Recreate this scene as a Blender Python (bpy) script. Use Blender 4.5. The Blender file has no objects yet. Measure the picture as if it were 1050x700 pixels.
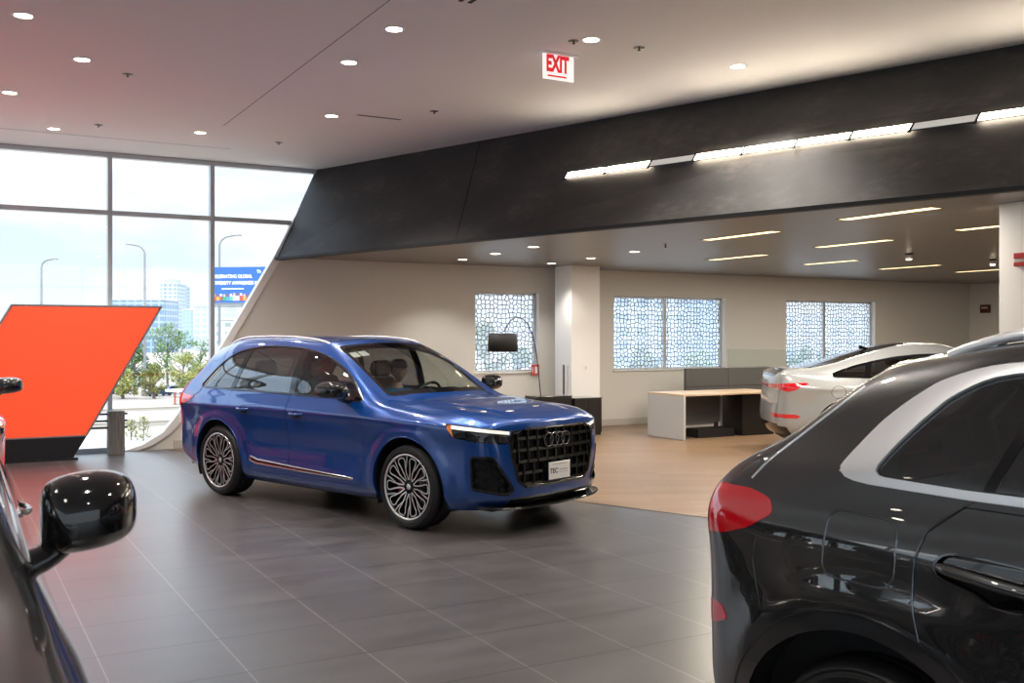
import bpy, bmesh, math, random
import numpy as np
from mathutils import Vector, Matrix
from mathutils.bvhtree import BVHTree

random.seed(7)
SC = bpy.context.scene
COL = SC.collection
R = math.radians

# ------------------------------------------------------------------ frame of the place
# X runs along the far wall (to the right), Y runs towards the far wall, Z is up.
# The camera stands at (0, 0, EYE) and looks 29.3 degrees to the right of +Y.
EYE = 1.74
FPX = 1036.0          # focal length in pixels of the 1050 px wide frame
HOR = 344.0           # row of the horizon
CX = 525.0
cR = (0.8722, -0.4891)      # camera right in the place
cF = (0.4891, 0.8722)       # camera forward in the place
WALL = 16.12                # distance of the far wall


def cam2w(a, b):
    """a metres right of and b metres in front of the camera -> X, Y"""
    return (cR[0] * a + cF[0] * b, cR[1] * a + cF[1] * b)


def ray(px, py):
    k = (px - CX) / FPX
    m = (HOR - py) / FPX
    x, y = cam2w(k, 1.0)
    return x, y, m


def at_y(px, py, Y):
    x, y, m = ray(px, py)
    t = Y / y
    return (x * t, Y, EYE + m * t)


def at_z(px, py, z):
    x, y, m = ray(px, py)
    t = (z - EYE) / m
    return (x * t, y * t, z)


def at_d(px, py, D):
    x, y, m = ray(px, py)
    return (x * D, y * D, EYE + m * D)


# ------------------------------------------------------------------ tags
def tag(o, label=None, cat=None, group=None, kind=None):
    if label: o['label'] = label
    if cat: o['category'] = cat
    if group: o['group'] = group
    if kind: o['kind'] = kind
    return o


def empty(name, label, cat, loc=(0, 0, 0), rz=0.0, group=None):
    o = bpy.data.objects.new(name, None)
    COL.objects.link(o)
    o.empty_display_size = 0.1
    o.location = loc
    o.rotation_euler = (0, 0, rz)
    return tag(o, label, cat, group)


def copy_tree(o, parent=None):
    c = o.copy()
    COL.objects.link(c)
    if parent is not None:
        c.parent = parent
    for ch in [x for x in bpy.data.objects if x.parent == o and x != c]:
        copy_tree(ch, c)
    return c


# ------------------------------------------------------------------ materials
MATS = {}


def mat(name, color=(0.8, 0.8, 0.8), rough=0.5, metal=0.0, coat=0.0, coat_rough=0.03, emit=None, estr=0.0,
        spec=0.5, alpha=1.0, trans=0.0, ior=1.45, cior=1.5):
    if name in MATS:
        return MATS[name]
    m = bpy.data.materials.new(name)
    m.use_nodes = True
    b = m.node_tree.nodes['Principled BSDF']
    b.inputs['Base Color'].default_value = (*color, 1)
    b.inputs['Roughness'].default_value = rough
    b.inputs['Metallic'].default_value = metal
    b.inputs['Coat Weight'].default_value = coat
    b.inputs['Coat Roughness'].default_value = coat_rough
    b.inputs['Specular IOR Level'].default_value = spec
    b.inputs['Coat IOR'].default_value = cior
    b.inputs['Transmission Weight'].default_value = trans
    b.inputs['IOR'].default_value = ior
    if emit:
        b.inputs['Emission Color'].default_value = (*emit, 1)
        b.inputs['Emission Strength'].default_value = estr
    MATS[name] = m
    return m


class NT:
    """little node-building helper"""
    def __init__(self, m):
        self.m = m
        self.t = m.node_tree
        self.b = self.t.nodes.get('Principled BSDF')

    def n(self, typ, **kw):
        nd = self.t.nodes.new(typ)
        for k, v in kw.items():
            if k.startswith('i_'):
                key = k[2:].replace('_', ' ')
                nd.inputs[key].default_value = v
            else:
                setattr(nd, k, v)
        return nd

    def l(self, a, b):
        self.t.links.new(a, b)

    def pos(self, scale=(1, 1, 1), rot=(0, 0, 0), loc=(0, 0, 0), obj=False):
        mp = self.n('ShaderNodeMapping')
        mp.inputs['Scale'].default_value = scale
        mp.inputs['Rotation'].default_value = rot
        mp.inputs['Location'].default_value = loc
        if obj:
            g = self.n('ShaderNodeTexCoord')
            self.l(g.outputs['Object'], mp.inputs['Vector'])
        else:
            g = self.n('ShaderNodeNewGeometry')
            self.l(g.outputs['Position'], mp.inputs['Vector'])
        return mp.outputs['Vector']

    def noise(self, vec, scale=5, detail=4, rough=0.5):
        nd = self.n('ShaderNodeTexNoise')
        nd.inputs['Scale'].default_value = scale
        nd.inputs['Detail'].default_value = detail
        nd.inputs['Roughness'].default_value = rough
        self.l(vec, nd.inputs['Vector'])
        return nd.outputs['Fac']

    def ramp(self, fac, stops):
        nd = self.n('ShaderNodeValToRGB')
        cr = nd.color_ramp
        while len(cr.elements) < len(stops):
            cr.elements.new(0.5)
        for e, (p, c) in zip(cr.elements, stops):
            e.position = p
            e.color = (*c, 1) if len(c) == 3 else c
        self.l(fac, nd.inputs['Fac'])
        return nd.outputs['Color']

    def math(self, op, a, b=None, c=None):
        nd = self.n('ShaderNodeMath', operation=op)
        for i, v in enumerate((a, b, c)):
            if v is None: continue
            if isinstance(v, (int, float)):
                nd.inputs[i].default_value = v
            else:
                self.l(v, nd.inputs[i])
        return nd.outputs[0]

    def mixc(self, fac, a, b):
        nd = self.n('ShaderNodeMix', data_type='RGBA')
        for key, v in ((0, fac), (6, a), (7, b)):
            if isinstance(v, (int, float)):
                nd.inputs[key].default_value = v
            elif isinstance(v, tuple):
                nd.inputs[key].default_value = (*v, 1)
            else:
                self.l(v, nd.inputs[key])
        return nd.outputs[2]

    def bump(self, h, strength=0.2, dist=0.01):
        nd = self.n('ShaderNodeBump')
        nd.inputs['Strength'].default_value = strength
        nd.inputs['Distance'].default_value = dist
        self.l(h, nd.inputs['Height'])
        self.l(nd.outputs['Normal'], self.b.inputs['Normal'])

    def col(self, c):
        self.l(c, self.b.inputs['Base Color'])

    def rough(self, r):
        self.l(r, self.b.inputs['Roughness'])


def clear_glass(name, tint=(1, 1, 1), refl=1.0, rough=0.0, f0=0.045):
    """thin pane: fresnel reflection over tinted transparency"""
    if name in MATS:
        return MATS[name]
    m = bpy.data.materials.new(name)
    m.use_nodes = True
    t = m.node_tree
    t.nodes.remove(t.nodes['Principled BSDF'])
    out = t.nodes['Material Output']
    tr = t.nodes.new('ShaderNodeBsdfTransparent')
    tr.inputs['Color'].default_value = (*tint, 1)
    gl = t.nodes.new('ShaderNodeBsdfGlossy')
    gl.inputs['Roughness'].default_value = rough
    gl.inputs['Color'].default_value = (refl, refl, refl, 1)
    lw = t.nodes.new('ShaderNodeLayerWeight')
    pwn = t.nodes.new('ShaderNodeMath'); pwn.operation = 'POWER'; pwn.inputs[1].default_value = 5.0
    t.links.new(lw.outputs['Facing'], pwn.inputs[0])
    fr = t.nodes.new('ShaderNodeMath'); fr.operation = 'MULTIPLY_ADD'; fr.inputs[1].default_value = 1.0 - f0; fr.inputs[2].default_value = f0
    t.links.new(pwn.outputs[0], fr.inputs[0])
    lw.inputs['Blend'].default_value = 0.5
    mx = t.nodes.new('ShaderNodeMixShader')
    t.links.new(fr.outputs[0], mx.inputs[0])
    t.links.new(tr.outputs[0], mx.inputs[1])
    t.links.new(gl.outputs[0], mx.inputs[2])
    t.links.new(mx.outputs[0], out.inputs['Surface'])
    MATS[name] = m
    return m


# ------------------------------------------------------------------ mesh builder
class MB:
    def __init__(self):
        self.v = []
        self.f = []
        self.mi = []
        self.sm = []

    def add(self, vs, fs, mi=0, smooth=False):
        o = len(self.v)
        self.v += [tuple(p) for p in vs]
        for f in fs:
            self.f.append([i + o for i in f])
            self.mi.append(mi)
            self.sm.append(smooth)

    def box(self, c, s, rz=0.0, mi=0, rot=None):
        hx, hy, hz = s[0] / 2, s[1] / 2, s[2] / 2
        M = rot if rot is not None else Matrix.Rotation(rz, 3, 'Z')
        vs = []
        for dx, dy, dz in ((-1, -1, -1), (1, -1, -1), (1, 1, -1), (-1, 1, -1), (-1, -1, 1), (1, -1, 1), (1, 1, 1), (-1, 1, 1)):
            p = M @ Vector((dx * hx, dy * hy, dz * hz)) + Vector(c)
            vs.append(p)
        self.add(vs, [(3, 2, 1, 0), (4, 5, 6, 7), (0, 1, 5, 4), (1, 2, 6, 5), (2, 3, 7, 6), (3, 0, 4, 7)], mi)

    def b2(self, a, b, mi=0):
        """axis aligned box from corner a to corner b"""
        self.box(((a[0] + b[0]) / 2, (a[1] + b[1]) / 2, (a[2] + b[2]) / 2),
                 (abs(a[0] - b[0]), abs(a[1] - b[1]), abs(a[2] - b[2])), 0, mi)

    def bar(self, p, q, w, h, mi=0, up=(0, 0, 1)):
        """box from p to q, w wide across, h along up"""
        p = Vector(p); q = Vector(q)
        d = (q - p); L = d.length; d.normalize()
        u = Vector(up)
        s = d.cross(u)
        if s.length < 1e-6: s = d.orthogonal()
        s.normalize(); u = s.cross(d).normalized()
        M = Matrix((d, s, u)).transposed()
        self.box((p + q) / 2, (L, w, h), 0, mi, rot=M)

    def tube(self, pts, r, n=8, mi=0, caps=True, smooth=True):
        pts = [Vector(p) for p in pts]
        rs = r if isinstance(r, (list, tuple)) else [r] * len(pts)
        rings = []
        prev = None
        for i, p in enumerate(pts):
            if i == 0: t = pts[1] - p
            elif i == len(pts) - 1: t = p - pts[i - 1]
            else: t = (pts[i + 1] - pts[i - 1])
            t.normalize()
            if prev is None:
                a = t.orthogonal().normalized()
            else:
                a = prev - t * prev.dot(t)
                if a.length < 1e-6: a = t.orthogonal()
                a.normalize()
            prev = a
            b = t.cross(a)
            rings.append([p + (a * math.cos(2 * math.pi * k / n) + b * math.sin(2 * math.pi * k / n)) * rs[i] for k in range(n)])
        vs = [v for rg in rings for v in rg]
        fs = []
        for i in range(len(rings) - 1):
            for k in range(n):
                k2 = (k + 1) % n
                fs.append((i * n + k, i * n + k2, (i + 1) * n + k2, (i + 1) * n + k))
        self.add(vs, fs, mi, smooth)
        if caps:
            self.add(rings[0], [tuple(range(n))[::-1]], mi)
            self.add(rings[-1], [tuple(range(n))], mi)

    def lathe(self, prof, n=32, c=(0, 0, 0), axis='Z', mi=0, smooth=True, closed=False):
        """prof: list of (r, h)"""
        vs = []
        for k in range(n):
            a = 2 * math.pi * k / n
            for r, h in prof:
                x, y = r * math.cos(a), r * math.sin(a)
                if axis == 'Z': p = (x, y, h)
                elif axis == 'Y': p = (x, h, -y)
                else: p = (h, x, y)
                vs.append((p[0] + c[0], p[1] + c[1], p[2] + c[2]))
        m = len(prof)
        fs = []
        lim = m if closed else m - 1
        for k in range(n):
            k2 = (k + 1) % n
            for j in range(lim):
                j2 = (j + 1) % m
                fs.append((k * m + j, k2 * m + j, k2 * m + j2, k * m + j2))
        self.add(vs, fs, mi, smooth)

    def prism(self, poly, frm, to, mi=0, smooth=False):
        """poly: list of 3D points; extruded from +frm to +to vectors"""
        n = len(poly)
        a = [Vector(p) + Vector(frm) for p in poly]
        b = [Vector(p) + Vector(to) for p in poly]
        fs = [tuple(range(n))[::-1], tuple(range(n, 2 * n))]
        self.add(a + b, fs, mi)
        o = len(self.v) - 2 * n
        for k in range(n):
            k2 = (k + 1) % n
            self.f.append([o + k, o + k2, o + n + k2, o + n + k])
            self.mi.append(mi); self.sm.append(smooth)

    def quad(self, a, b, c, d, mi=0):
        self.add([a, b, c, d], [(0, 1, 2, 3)], mi)

    def build(self, name, mats, parent=None, bevel=0.0, smooth_angle=None, fix=True):
        me = bpy.data.meshes.new(name)
        me.from_pydata([tuple(p) for p in self.v], [], self.f)
        if not isinstance(mats, (list, tuple)): mats = [mats]
        for m in mats: me.materials.append(m)
        for p, mi, s in zip(me.polygons, self.mi, self.sm):
            p.material_index = mi
            p.use_smooth = s
        if fix:
            bm = bmesh.new(); bm.from_mesh(me)
            bmesh.ops.delete(bm, geom=[v for v in bm.verts if not v.link_faces], context='VERTS')
            bmesh.ops.recalc_face_normals(bm, faces=bm.faces)
            bm.to_mesh(me); bm.free()
        o = bpy.data.objects.new(name, me)
        COL.objects.link(o)
        if parent is not None: o.parent = parent
        if bevel > 0:
            b = o.modifiers.new('bevel', 'BEVEL')
            b.width = bevel; b.segments = 2; b.limit_method = 'ANGLE'; b.angle_limit = R(40)
        return o


def text_mesh(body, size, name, m, parent=None, loc=(0, 0, 0), rot=(0, 0, 0), ext=0.001, align='CENTER', sx=1.0, bold=0.0):
    cu = bpy.data.curves.new(name + '_c', 'FONT')
    cu.body = body
    cu.size = size
    cu.extrude = ext
    cu.offset = bold
    cu.align_x = align
    cu.align_y = 'CENTER'
    tmp = bpy.data.objects.new(name + '_t', cu)
    COL.objects.link(tmp)
    dg = bpy.context.evaluated_depsgraph_get()
    dg.update()
    me = bpy.data.meshes.new_from_object(tmp.evaluated_get(dg))
    bpy.data.objects.remove(tmp)
    bpy.data.curves.remove(cu)
    me.materials.clear()
    me.materials.append(m)
    o = bpy.data.objects.new(name, me)
    COL.objects.link(o)
    o.location = loc
    o.rotation_euler = rot
    o.scale = (sx, 1, 1)
    if parent is not None: o.parent = parent
    return o
# =================================================================== camera and picture settings
cam_data = bpy.data.cameras.new('camera')
cam = bpy.data.objects.new('camera', cam_data)
COL.objects.link(cam)
SC.camera = cam
cam.location = (0, 0, EYE)
cam.rotation_euler = (R(90), 0, -math.atan2(cF[0], cF[1]))
cam_data.sensor_width = 36.0
cam_data.lens = FPX / 1050.0 * 36.0
cam_data.shift_y = -(350.0 - HOR) / 1050.0
cam_data.clip_start = 0.05
cam_data.clip_end = 3000
cam_data.dof.use_dof = True
cam_data.dof.focus_distance = 9.6
cam_data.dof.aperture_fstop = 6.3

SC.view_settings.view_transform = 'Standard'
SC.view_settings.look = 'None'
SC.view_settings.gamma = 1.0
SC.view_settings.use_curve_mapping = False
SC.view_settings.exposure = 0.72
SC.render.film_transparent = False
try:
    SC.cycles.use_denoising = True
    SC.cycles.denoiser = 'OPENIMAGEDENOISE'
    SC.cycles.max_bounces = 8
    SC.cycles.diffuse_bounces = 4
    SC.cycles.glossy_bounces = 4
    SC.cycles.transmission_bounces = 6
    SC.cycles.transparent_max_bounces = 16
    SC.cycles.sample_clamp_indirect = 2.5
    SC.cycles.caustics_reflective = False
    SC.cycles.caustics_refractive = False
except Exception:
    pass

# =================================================================== world: bright hazy sky with soft clouds
w = bpy.data.worlds.new('world')
SC.world = w
w.use_nodes = True
wt = w.node_tree
bg = wt.nodes['Background']
tc = wt.nodes.new('ShaderNodeTexCoord')
sep = wt.nodes.new('ShaderNodeSeparateXYZ')
wt.links.new(tc.outputs['Generated'], sep.inputs[0])
grad = wt.nodes.new('ShaderNodeValToRGB')
grad.color_ramp.elements[0].position = 0.0
grad.color_ramp.elements[0].color = (0.78, 0.88, 1.0, 1)
grad.color_ramp.elements[1].position = 0.55
grad.color_ramp.elements[1].color = (0.42, 0.66, 1.0, 1)
wt.links.new(sep.outputs['Z'], grad.inputs['Fac'])
mp = wt.nodes.new('ShaderNodeMapping')
mp.inputs['Scale'].default_value = (1.6, 1.6, 4.5)
wt.links.new(tc.outputs['Generated'], mp.inputs['Vector'])
nz = wt.nodes.new('ShaderNodeTexNoise')
nz.inputs['Scale'].default_value = 2.6
nz.inputs['Detail'].default_value = 6
nz.inputs['Roughness'].default_value = 0.55
wt.links.new(mp.outputs['Vector'], nz.inputs['Vector'])
cr = wt.nodes.new('ShaderNodeValToRGB')
cr.color_ramp.elements[0].position = 0.42
cr.color_ramp.elements[1].position = 0.60
wt.links.new(nz.outputs['Fac'], cr.inputs['Fac'])
mx = wt.nodes.new('ShaderNodeMix'); mx.data_type = 'RGBA'
wt.links.new(cr.outputs['Color'], mx.inputs[0])
wt.links.new(grad.outputs['Color'], mx.inputs[6])
mx.inputs[7].default_value = (1.0, 1.0, 1.0, 1)
wt.links.new(mx.outputs[2], bg.inputs['Color'])
bst = wt.nodes.new('ShaderNodeMapRange')     # overcast sky: the zenith is brighter than the horizon
bst.inputs['From Min'].default_value = 0.12; bst.inputs['From Max'].default_value = 1.0
bst.inputs['To Min'].default_value = 0.80; bst.inputs['To Max'].default_value = 4.6
wt.links.new(sep.outputs['Z'], bst.inputs['Value'])
wt.links.new(bst.outputs[0], bg.inputs['Strength'])

sun = bpy.data.lights.new('sun', 'SUN')
sun.energy = 1.4
sun.angle = R(3)
sun.color = (1.0, 0.96, 0.9)
so = bpy.data.objects.new('sun', sun)
COL.objects.link(so)
# from behind the building (camera side, high): lights the town, never the showroom floor
so.rotation_euler = (R(38), 0, R(-25))

# =================================================================== room materials
M_wall = mat('painted_wall', (0.70, 0.685, 0.65), 0.75)
k = NT(M_wall); k.bump(k.noise(k.pos(), 60, 3), 0.05, 0.002)
M_white = mat('white_trim', (0.90, 0.90, 0.89), 0.45)
M_ceil = mat('ceiling_paint', (0.92, 0.91, 0.895), 0.8)
k = NT(M_ceil); k.bump(k.noise(k.pos(), 40, 3), 0.04, 0.002)
M_alu = mat('aluminium_mullion', (0.50, 0.51, 0.53), 0.35, 0.7)
M_dark = mat('dark_metal', (0.03, 0.03, 0.035), 0.45)
M_black = mat('black_matte', (0.012, 0.012, 0.013), 0.6)
M_glass = clear_glass('window_glass', (0.97, 0.985, 0.98))


# grey porcelain tiles
M_tile = mat('grey_floor_tile', (0.1, 0.1, 0.1), 0.3)
k = NT(M_tile)
S0, SS = 0.715, 0.6525
D0, DS = 4.588, 0.6435
g = k.n('ShaderNodeNewGeometry')
sp = k.n('ShaderNodeSeparateXYZ'); k.l(g.outputs['Position'], sp.inputs[0])
u = k.math('DIVIDE', k.math('SUBTRACT', sp.outputs['X'], S0), SS)
v = k.math('DIVIDE', k.math('SUBTRACT', sp.outputs['Y'], D0), DS)
fu = k.math('ABSOLUTE', k.math('SUBTRACT', k.math('FRACT', k.math('ADD', u, 0.5)), 0.5))
fv = k.math('ABSOLUTE', k.math('SUBTRACT', k.math('FRACT', k.math('ADD', v, 0.5)), 0.5))
lu = k.math('LESS_THAN', fu, 0.0062)
lv = k.math('LESS_THAN', fv, 0.0105)
cmb = k.n('ShaderNodeCombineXYZ')
k.l(k.math('FLOOR', u), cmb.inputs[0]); k.l(k.math('FLOOR', v), cmb.inputs[1])
wn = k.n('ShaderNodeTexWhiteNoise', noise_dimensions='2D')
k.l(cmb.outputs[0], wn.inputs['Vector'])
nf = k.noise(k.pos(scale=(0.6, 2.0, 1)), 2.0, 3, 0.5)
nf2 = k.noise(k.pos(scale=(1.0, 5, 1)), 7, 3, 0.5)
val = k.math('ADD', k.math('MULTIPLY', nf, 0.9), k.math('MULTIPLY', nf2, 0.1))
base = k.ramp(val, [(0.30, (0.052, 0.047, 0.049)), (0.70, (0.080, 0.074, 0.077))])
base = k.mixc(k.math('MULTIPLY', wn.outputs['Value'], 0.22), base, (0.034, 0.031, 0.031))
base = k.mixc(lu, base, (0.17, 0.16, 0.155))  # joints along Y painted lighter: their highlight is put into the colour
base = k.mixc(k.math('MULTIPLY', lv, 0.95), base, (0.012, 0.011, 0.011))
k.col(base)
k.rough(k.math('ADD', k.math('MULTIPLY', nf, 0.06), 0.285))
k.b.inputs['Specular IOR Level'].default_value = 1.0
hgt = k.math('SUBTRACT', 1.0, k.math('MAXIMUM', lu, lv))

# light oak planks
M_wood = mat('oak_planks', (0.4, 0.25, 0.15), 0.35)
k = NT(M_wood)
vec = k.pos(rot=(0, 0, R(29)))
br = k.n('ShaderNodeTexBrick')
br.inputs['Scale'].default_value = 1.0
br.inputs['Mortar Size'].default_value = 0.003
br.inputs['Brick Width'].default_value = 0.95
br.inputs['Row Height'].default_value = 0.14
br.offset = 0.37
br.inputs['Color1'].default_value = (0.0, 0, 0, 1)
br.inputs['Color2'].default_value = (1, 1, 1, 1)
br.inputs['Mortar'].default_value = (0.5, 0.5, 0.5, 1)
k.l(vec, br.inputs['Vector'])
gn = k.noise(k.pos(rot=(0, 0, R(29)), scale=(1.2, 22, 1)), 3, 6, 0.6)
c1 = k.ramp(gn, [(0.3, (0.155, 0.092, 0.050)), (0.7, (0.24, 0.152, 0.090))])
c2 = k.mixc(k.math('MULTIPLY', br.outputs['Color'], 0.45), c1, (0.30, 0.215, 0.145))
c3 = k.mixc(k.math('MULTIPLY', br.outputs['Fac'], 0.75), c2, (0.10, 0.06, 0.035))
k.col(c3)
k.rough(k.math('ADD', k.math('MULTIPLY', gn, 0.15), 0.30))

# dark plaster of the leaning bulkhead
M_plaster = mat('dark_plaster', (0.03, 0.03, 0.03), 0.5)
k = NT(M_plaster)
n1 = k.noise(k.pos(scale=(1, 1, 1.6)), 1.3, 9, 0.66)
n2 = k.noise(k.pos(scale=(1, 1, 2.5)), 7, 6, 0.65)
vv = k.math('ADD', k.math('MULTIPLY', n1, 0.6), k.math('MULTIPLY', n2, 0.4))
k.col(k.ramp(vv, [(0.30, (0.022, 0.021, 0.022)), (0.52, (0.040, 0.038, 0.038)), (0.70, (0.085, 0.079, 0.074))]))
k.rough(k.math('ADD', k.math('MULTIPLY', n2, 0.25), 0.55))
k.bump(n2, 0.15, 0.01)

# linear panel soffit
M_soffit = mat('soffit_slats', (0.12, 0.11, 0.10), 0.36)
k = NT(M_soffit)
wv = k.n('ShaderNodeTexWave', wave_type='BANDS', bands_direction='X')
wv.inputs['Scale'].default_value = 5.2
wv.inputs['Distortion'].default_value = 0.0
k.l(k.pos(), wv.inputs['Vector'])
ns = k.noise(k.pos(scale=(30, 0.5, 1)), 1.5, 4, 0.6)
cc = k.ramp(ns, [(0.35, (0.150, 0.140, 0.130)), (0.65, (0.235, 0.222, 0.208))])
ln = k.math('LESS_THAN', wv.outputs['Fac'], 0.035)
k.col(k.mixc(k.math('MULTIPLY', ln, 0.6), cc, (0.035, 0.033, 0.03)))
k.rough(k.math('ADD', k.math('MULTIPLY', ns, 0.12), 0.30))
k.b.inputs['Specular IOR Level'].default_value = 0.7

M_lamp = mat('lamp_glow', (1, 1, 1), 0.4, emit=(1.0, 0.86, 0.66), estr=14.0)
M_led = mat('led_lens_glow', (1, 1, 1), 0.4, emit=(1.0, 0.85, 0.66), estr=17.0)
M_led_off = mat('led_lens_off_glow', (0.55, 0.56, 0.54), 0.35, emit=(1.0, 0.97, 0.92), estr=0.18)  # unlit segments, given a faint glow of their own to read grey
M_strip = mat('soffit_strip_glow', (1, 1, 1), 0.4, emit=(1.0, 0.72, 0.36), estr=1.5)

CEIL = 4.47
SOF = 3.0
XL, XR, YB = -12.0, 21.9, -9.0     # room limits: left glass front, right wall, glass front behind the camera

# =================================================================== floor
def struct(o, name=None):
    o['kind'] = 'structure'
    return o

# the oak area starts along a line parallel to the bulkhead
wp = Vector((5.83, 8.82)); wd = Vector((0.37, -0.929)).normalized()
def on_line(p, d, Y):
    t = (Y - p.y) / d.y
    return p.x + d.x * t
xa = on_line(wp, wd, WALL); xb = on_line(wp, wd, YB)
m = MB()
m.prism([(XL, YB, 0), (xb, YB, 0), (xa, WALL, 0), (XL, WALL, 0)], (0, 0, -0.25), (0, 0, 0))
struct(m.build('floor', M_tile))
m = MB()
m.prism([(xb, YB, 0), (XR, YB, 0), (XR, WALL, 0), (xa, WALL, 0)], (0, 0, -0.25), (0, 0, 0.0))
struct(m.build('floor_oak', M_wood))
m = MB()
dx = 0.012
m.prism([(xb - dx, YB, 0), (xb + dx, YB, 0), (xa + dx, WALL, 0), (xa - dx, WALL, 0)], (0, 0, 0.0005), (0, 0, 0.003))
struct(m.build('trim_1', mat('threshold_strip', (0.12, 0.10, 0.08), 0.4, 0.6)))

# =================================================================== bulkhead lines
bb = Vector((4.66, WALL)); bdir = Vector((3.245, -10.83)).normalized()      # lower edge, z = SOF
tb = Vector((5.33, WALL)); tdir = Vector((3.48, -10.22)).normalized()       # upper edge, z = CEIL
bx = on_line(bb, bdir, YB); tx = on_line(tb, tdir, YB)

m = MB()
m.prism([(XL, YB, CEIL), (tx + 0.3, YB, CEIL), (tb.x + 0.3, WALL, CEIL), (XL, WALL, CEIL)], (0, 0, 0), (0, 0, 0.3))
struct(m.build('ceiling', M_ceil))
m = MB()
m.prism([(bx + 0.10, YB, SOF), (XR, YB, SOF), (XR, WALL, SOF), (bb.x + 0.10, WALL, SOF)], (0, 0, 0), (0, 0, 0.12))
struct(m.build('ceiling_soffit', M_soffit))
# leaning dark face, built as a slab 0.12 thick and split into plaster panels
def bulk_pt(t, h, off=0.0):
    """t metres from far wall (Y distance), h 0 bottom .. 1 top"""
    Y = WALL - t
    lo = Vector((on_line(bb, bdir, Y), Y, SOF))
    hi = Vector((on_line(tb, tdir, Y), Y, CEIL))
    p = lo.lerp(hi, h)
    return p + Vector((-0.94, -0.28, 0.0)) * off
m = MB()
T = WALL - YB
seg = [0, 3.55, 13.5, 19.5, T]
for a, b in zip(seg[:-1], seg[1:]):
    a2 = a + (0.006 if a > 0 else 0); b2 = b - (0.006 if b < T else 0)
    sl = 0.55 if a > 0 else 0; sl2 = 0.55 if b < T else 0
    f = [bulk_pt(a2 + sl, 0), bulk_pt(b2 + sl2, 0), bulk_pt(b2, 1), bulk_pt(a2, 1)]
    bk = [bulk_pt(a2 + sl, 0, -0.15), bulk_pt(b2 + sl2, 0, -0.15), bulk_pt(b2, 1, -0.15), bulk_pt(a2, 1, -0.15)]
    m.add(f + bk, [(0, 1, 2, 3), (7, 6, 5, 4), (0, 4, 5, 1), (1, 5, 6, 2), (2, 6, 7, 3), (3, 7, 4, 0)])
m.quad(bulk_pt(0, 0, -0.03), bulk_pt(T, 0, -0.03), bulk_pt(T, 1, -0.03), bulk_pt(0, 1, -0.03))
struct(m.build('wall_bulkhead', M_plaster))
# black trim strip along the lower edge
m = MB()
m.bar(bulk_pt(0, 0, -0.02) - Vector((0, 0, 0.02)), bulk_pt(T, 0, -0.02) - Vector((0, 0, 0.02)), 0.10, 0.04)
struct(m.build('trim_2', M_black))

# =================================================================== far wall with openings
G = [at_y(px, py, WALL) for px, py in ((326.7, 176.8), (298, 229.6), (279, 266), (248, 319), (217, 371), (198.6, 398.6), (182.9, 422.9), (167, 442.9), (145.7, 455.7), (128, 461.0))]
edge = [(p[0], max(p[2], 0.012)) for p in G]         # slanting glass edge, top to bottom (x, z)
O_ = [at_y(px, py, WALL) for px, py in ((334, 176.8), (306, 229.6), (287, 266), (256, 319), (225, 371), (207, 398.6), (190, 427), (174.5, 444), (157, 455.7), (140, 462.0))]
outer = [(p[0], max(p[2], 0.0)) for p in O_]
edge[0] = (edge[0][0], CEIL); outer[0] = (outer[0][0] + 0.02, CEIL)
outer[-1] = (outer[-1][0], 0.0); edge[-1] = (edge[-1][0], 0.012)

def rect_win(x0, x1, y0, y1):
    a = at_y(x0, y0, WALL); b = at_y(x1, y0, WALL); c = at_y(x0, y1, WALL); d = at_y(x1, y1, WALL)
    return a[0], b[0], (c[2] + d[2]) / 2, (a[2] + b[2]) / 2
def wz(px, py): return at_y(px, py, WALL)
def wx(px): return at_y(px, 300, WALL)[0]
wins = []
for (x0, x1, ytl, ybl, mul) in ((487.5, 552.5, 299, 382, None), (629.5, 743.5, 303, 379.5, 685.5), (806, 897.5, 307.5, 379, 849)):
    X0, X1 = wx(x0), wx(x1)
    zt = wz(x0, ytl)[2]; zb = wz(x0, ybl)[2]
    wins.append((X0, X1, zb, zt, wx(mul) if mul else None))

m = MB()
TH = 0.30
# wall polygon right of the slanting edge, cut in columns around the windows
xs = [outer[0][0]]
def wall_rect(m, x0, x1, z0, z1):
    m.b2((x0, WALL, z0), (x1, WALL + TH, z1))
w1 = wins[0][0]
poly = [(x, WALL, z) for x, z in outer] + [(w1, WALL, 0), (w1, WALL, CEIL)]
m.prism(poly, (0, 0, 0), (0, TH, 0))
prev = None
for i, (X0, X1, z0, z1, mu) in enumerate(wins):
    wall_rect(m, X0, X1, 0, z0); wall_rect(m, X0, X1, z1, CEIL)
    nxt = wins[i + 1][0] if i < 2 else XR
    wall_rect(m, X1, nxt, 0, CEIL)
struct(m.build('wall_far', M_wall))

# white curved return along the glass
m = MB()
for i in range(len(edge) - 1):
    a, b = edge[i], edge[i + 1]; c, d = outer[i + 1], outer[i]
    m.prism([(a[0], 0, a[1]), (b[0], 0, b[1]), (c[0], 0, c[1]), (d[0], 0, d[1])], (0, WALL - 0.035, 0), (0, WALL + 0.12, 0))
struct(m.build('trim_3', M_white))

# baseboard of far wall
m = MB()
m.b2((outer[-3][0] + 0.05, WALL - 0.014, 0), (XR, WALL, 0.13))
struct(m.build('baseboard_far', mat('baseboard_paint', (0.55, 0.52, 0.48), 0.5), bevel=0.004))

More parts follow.
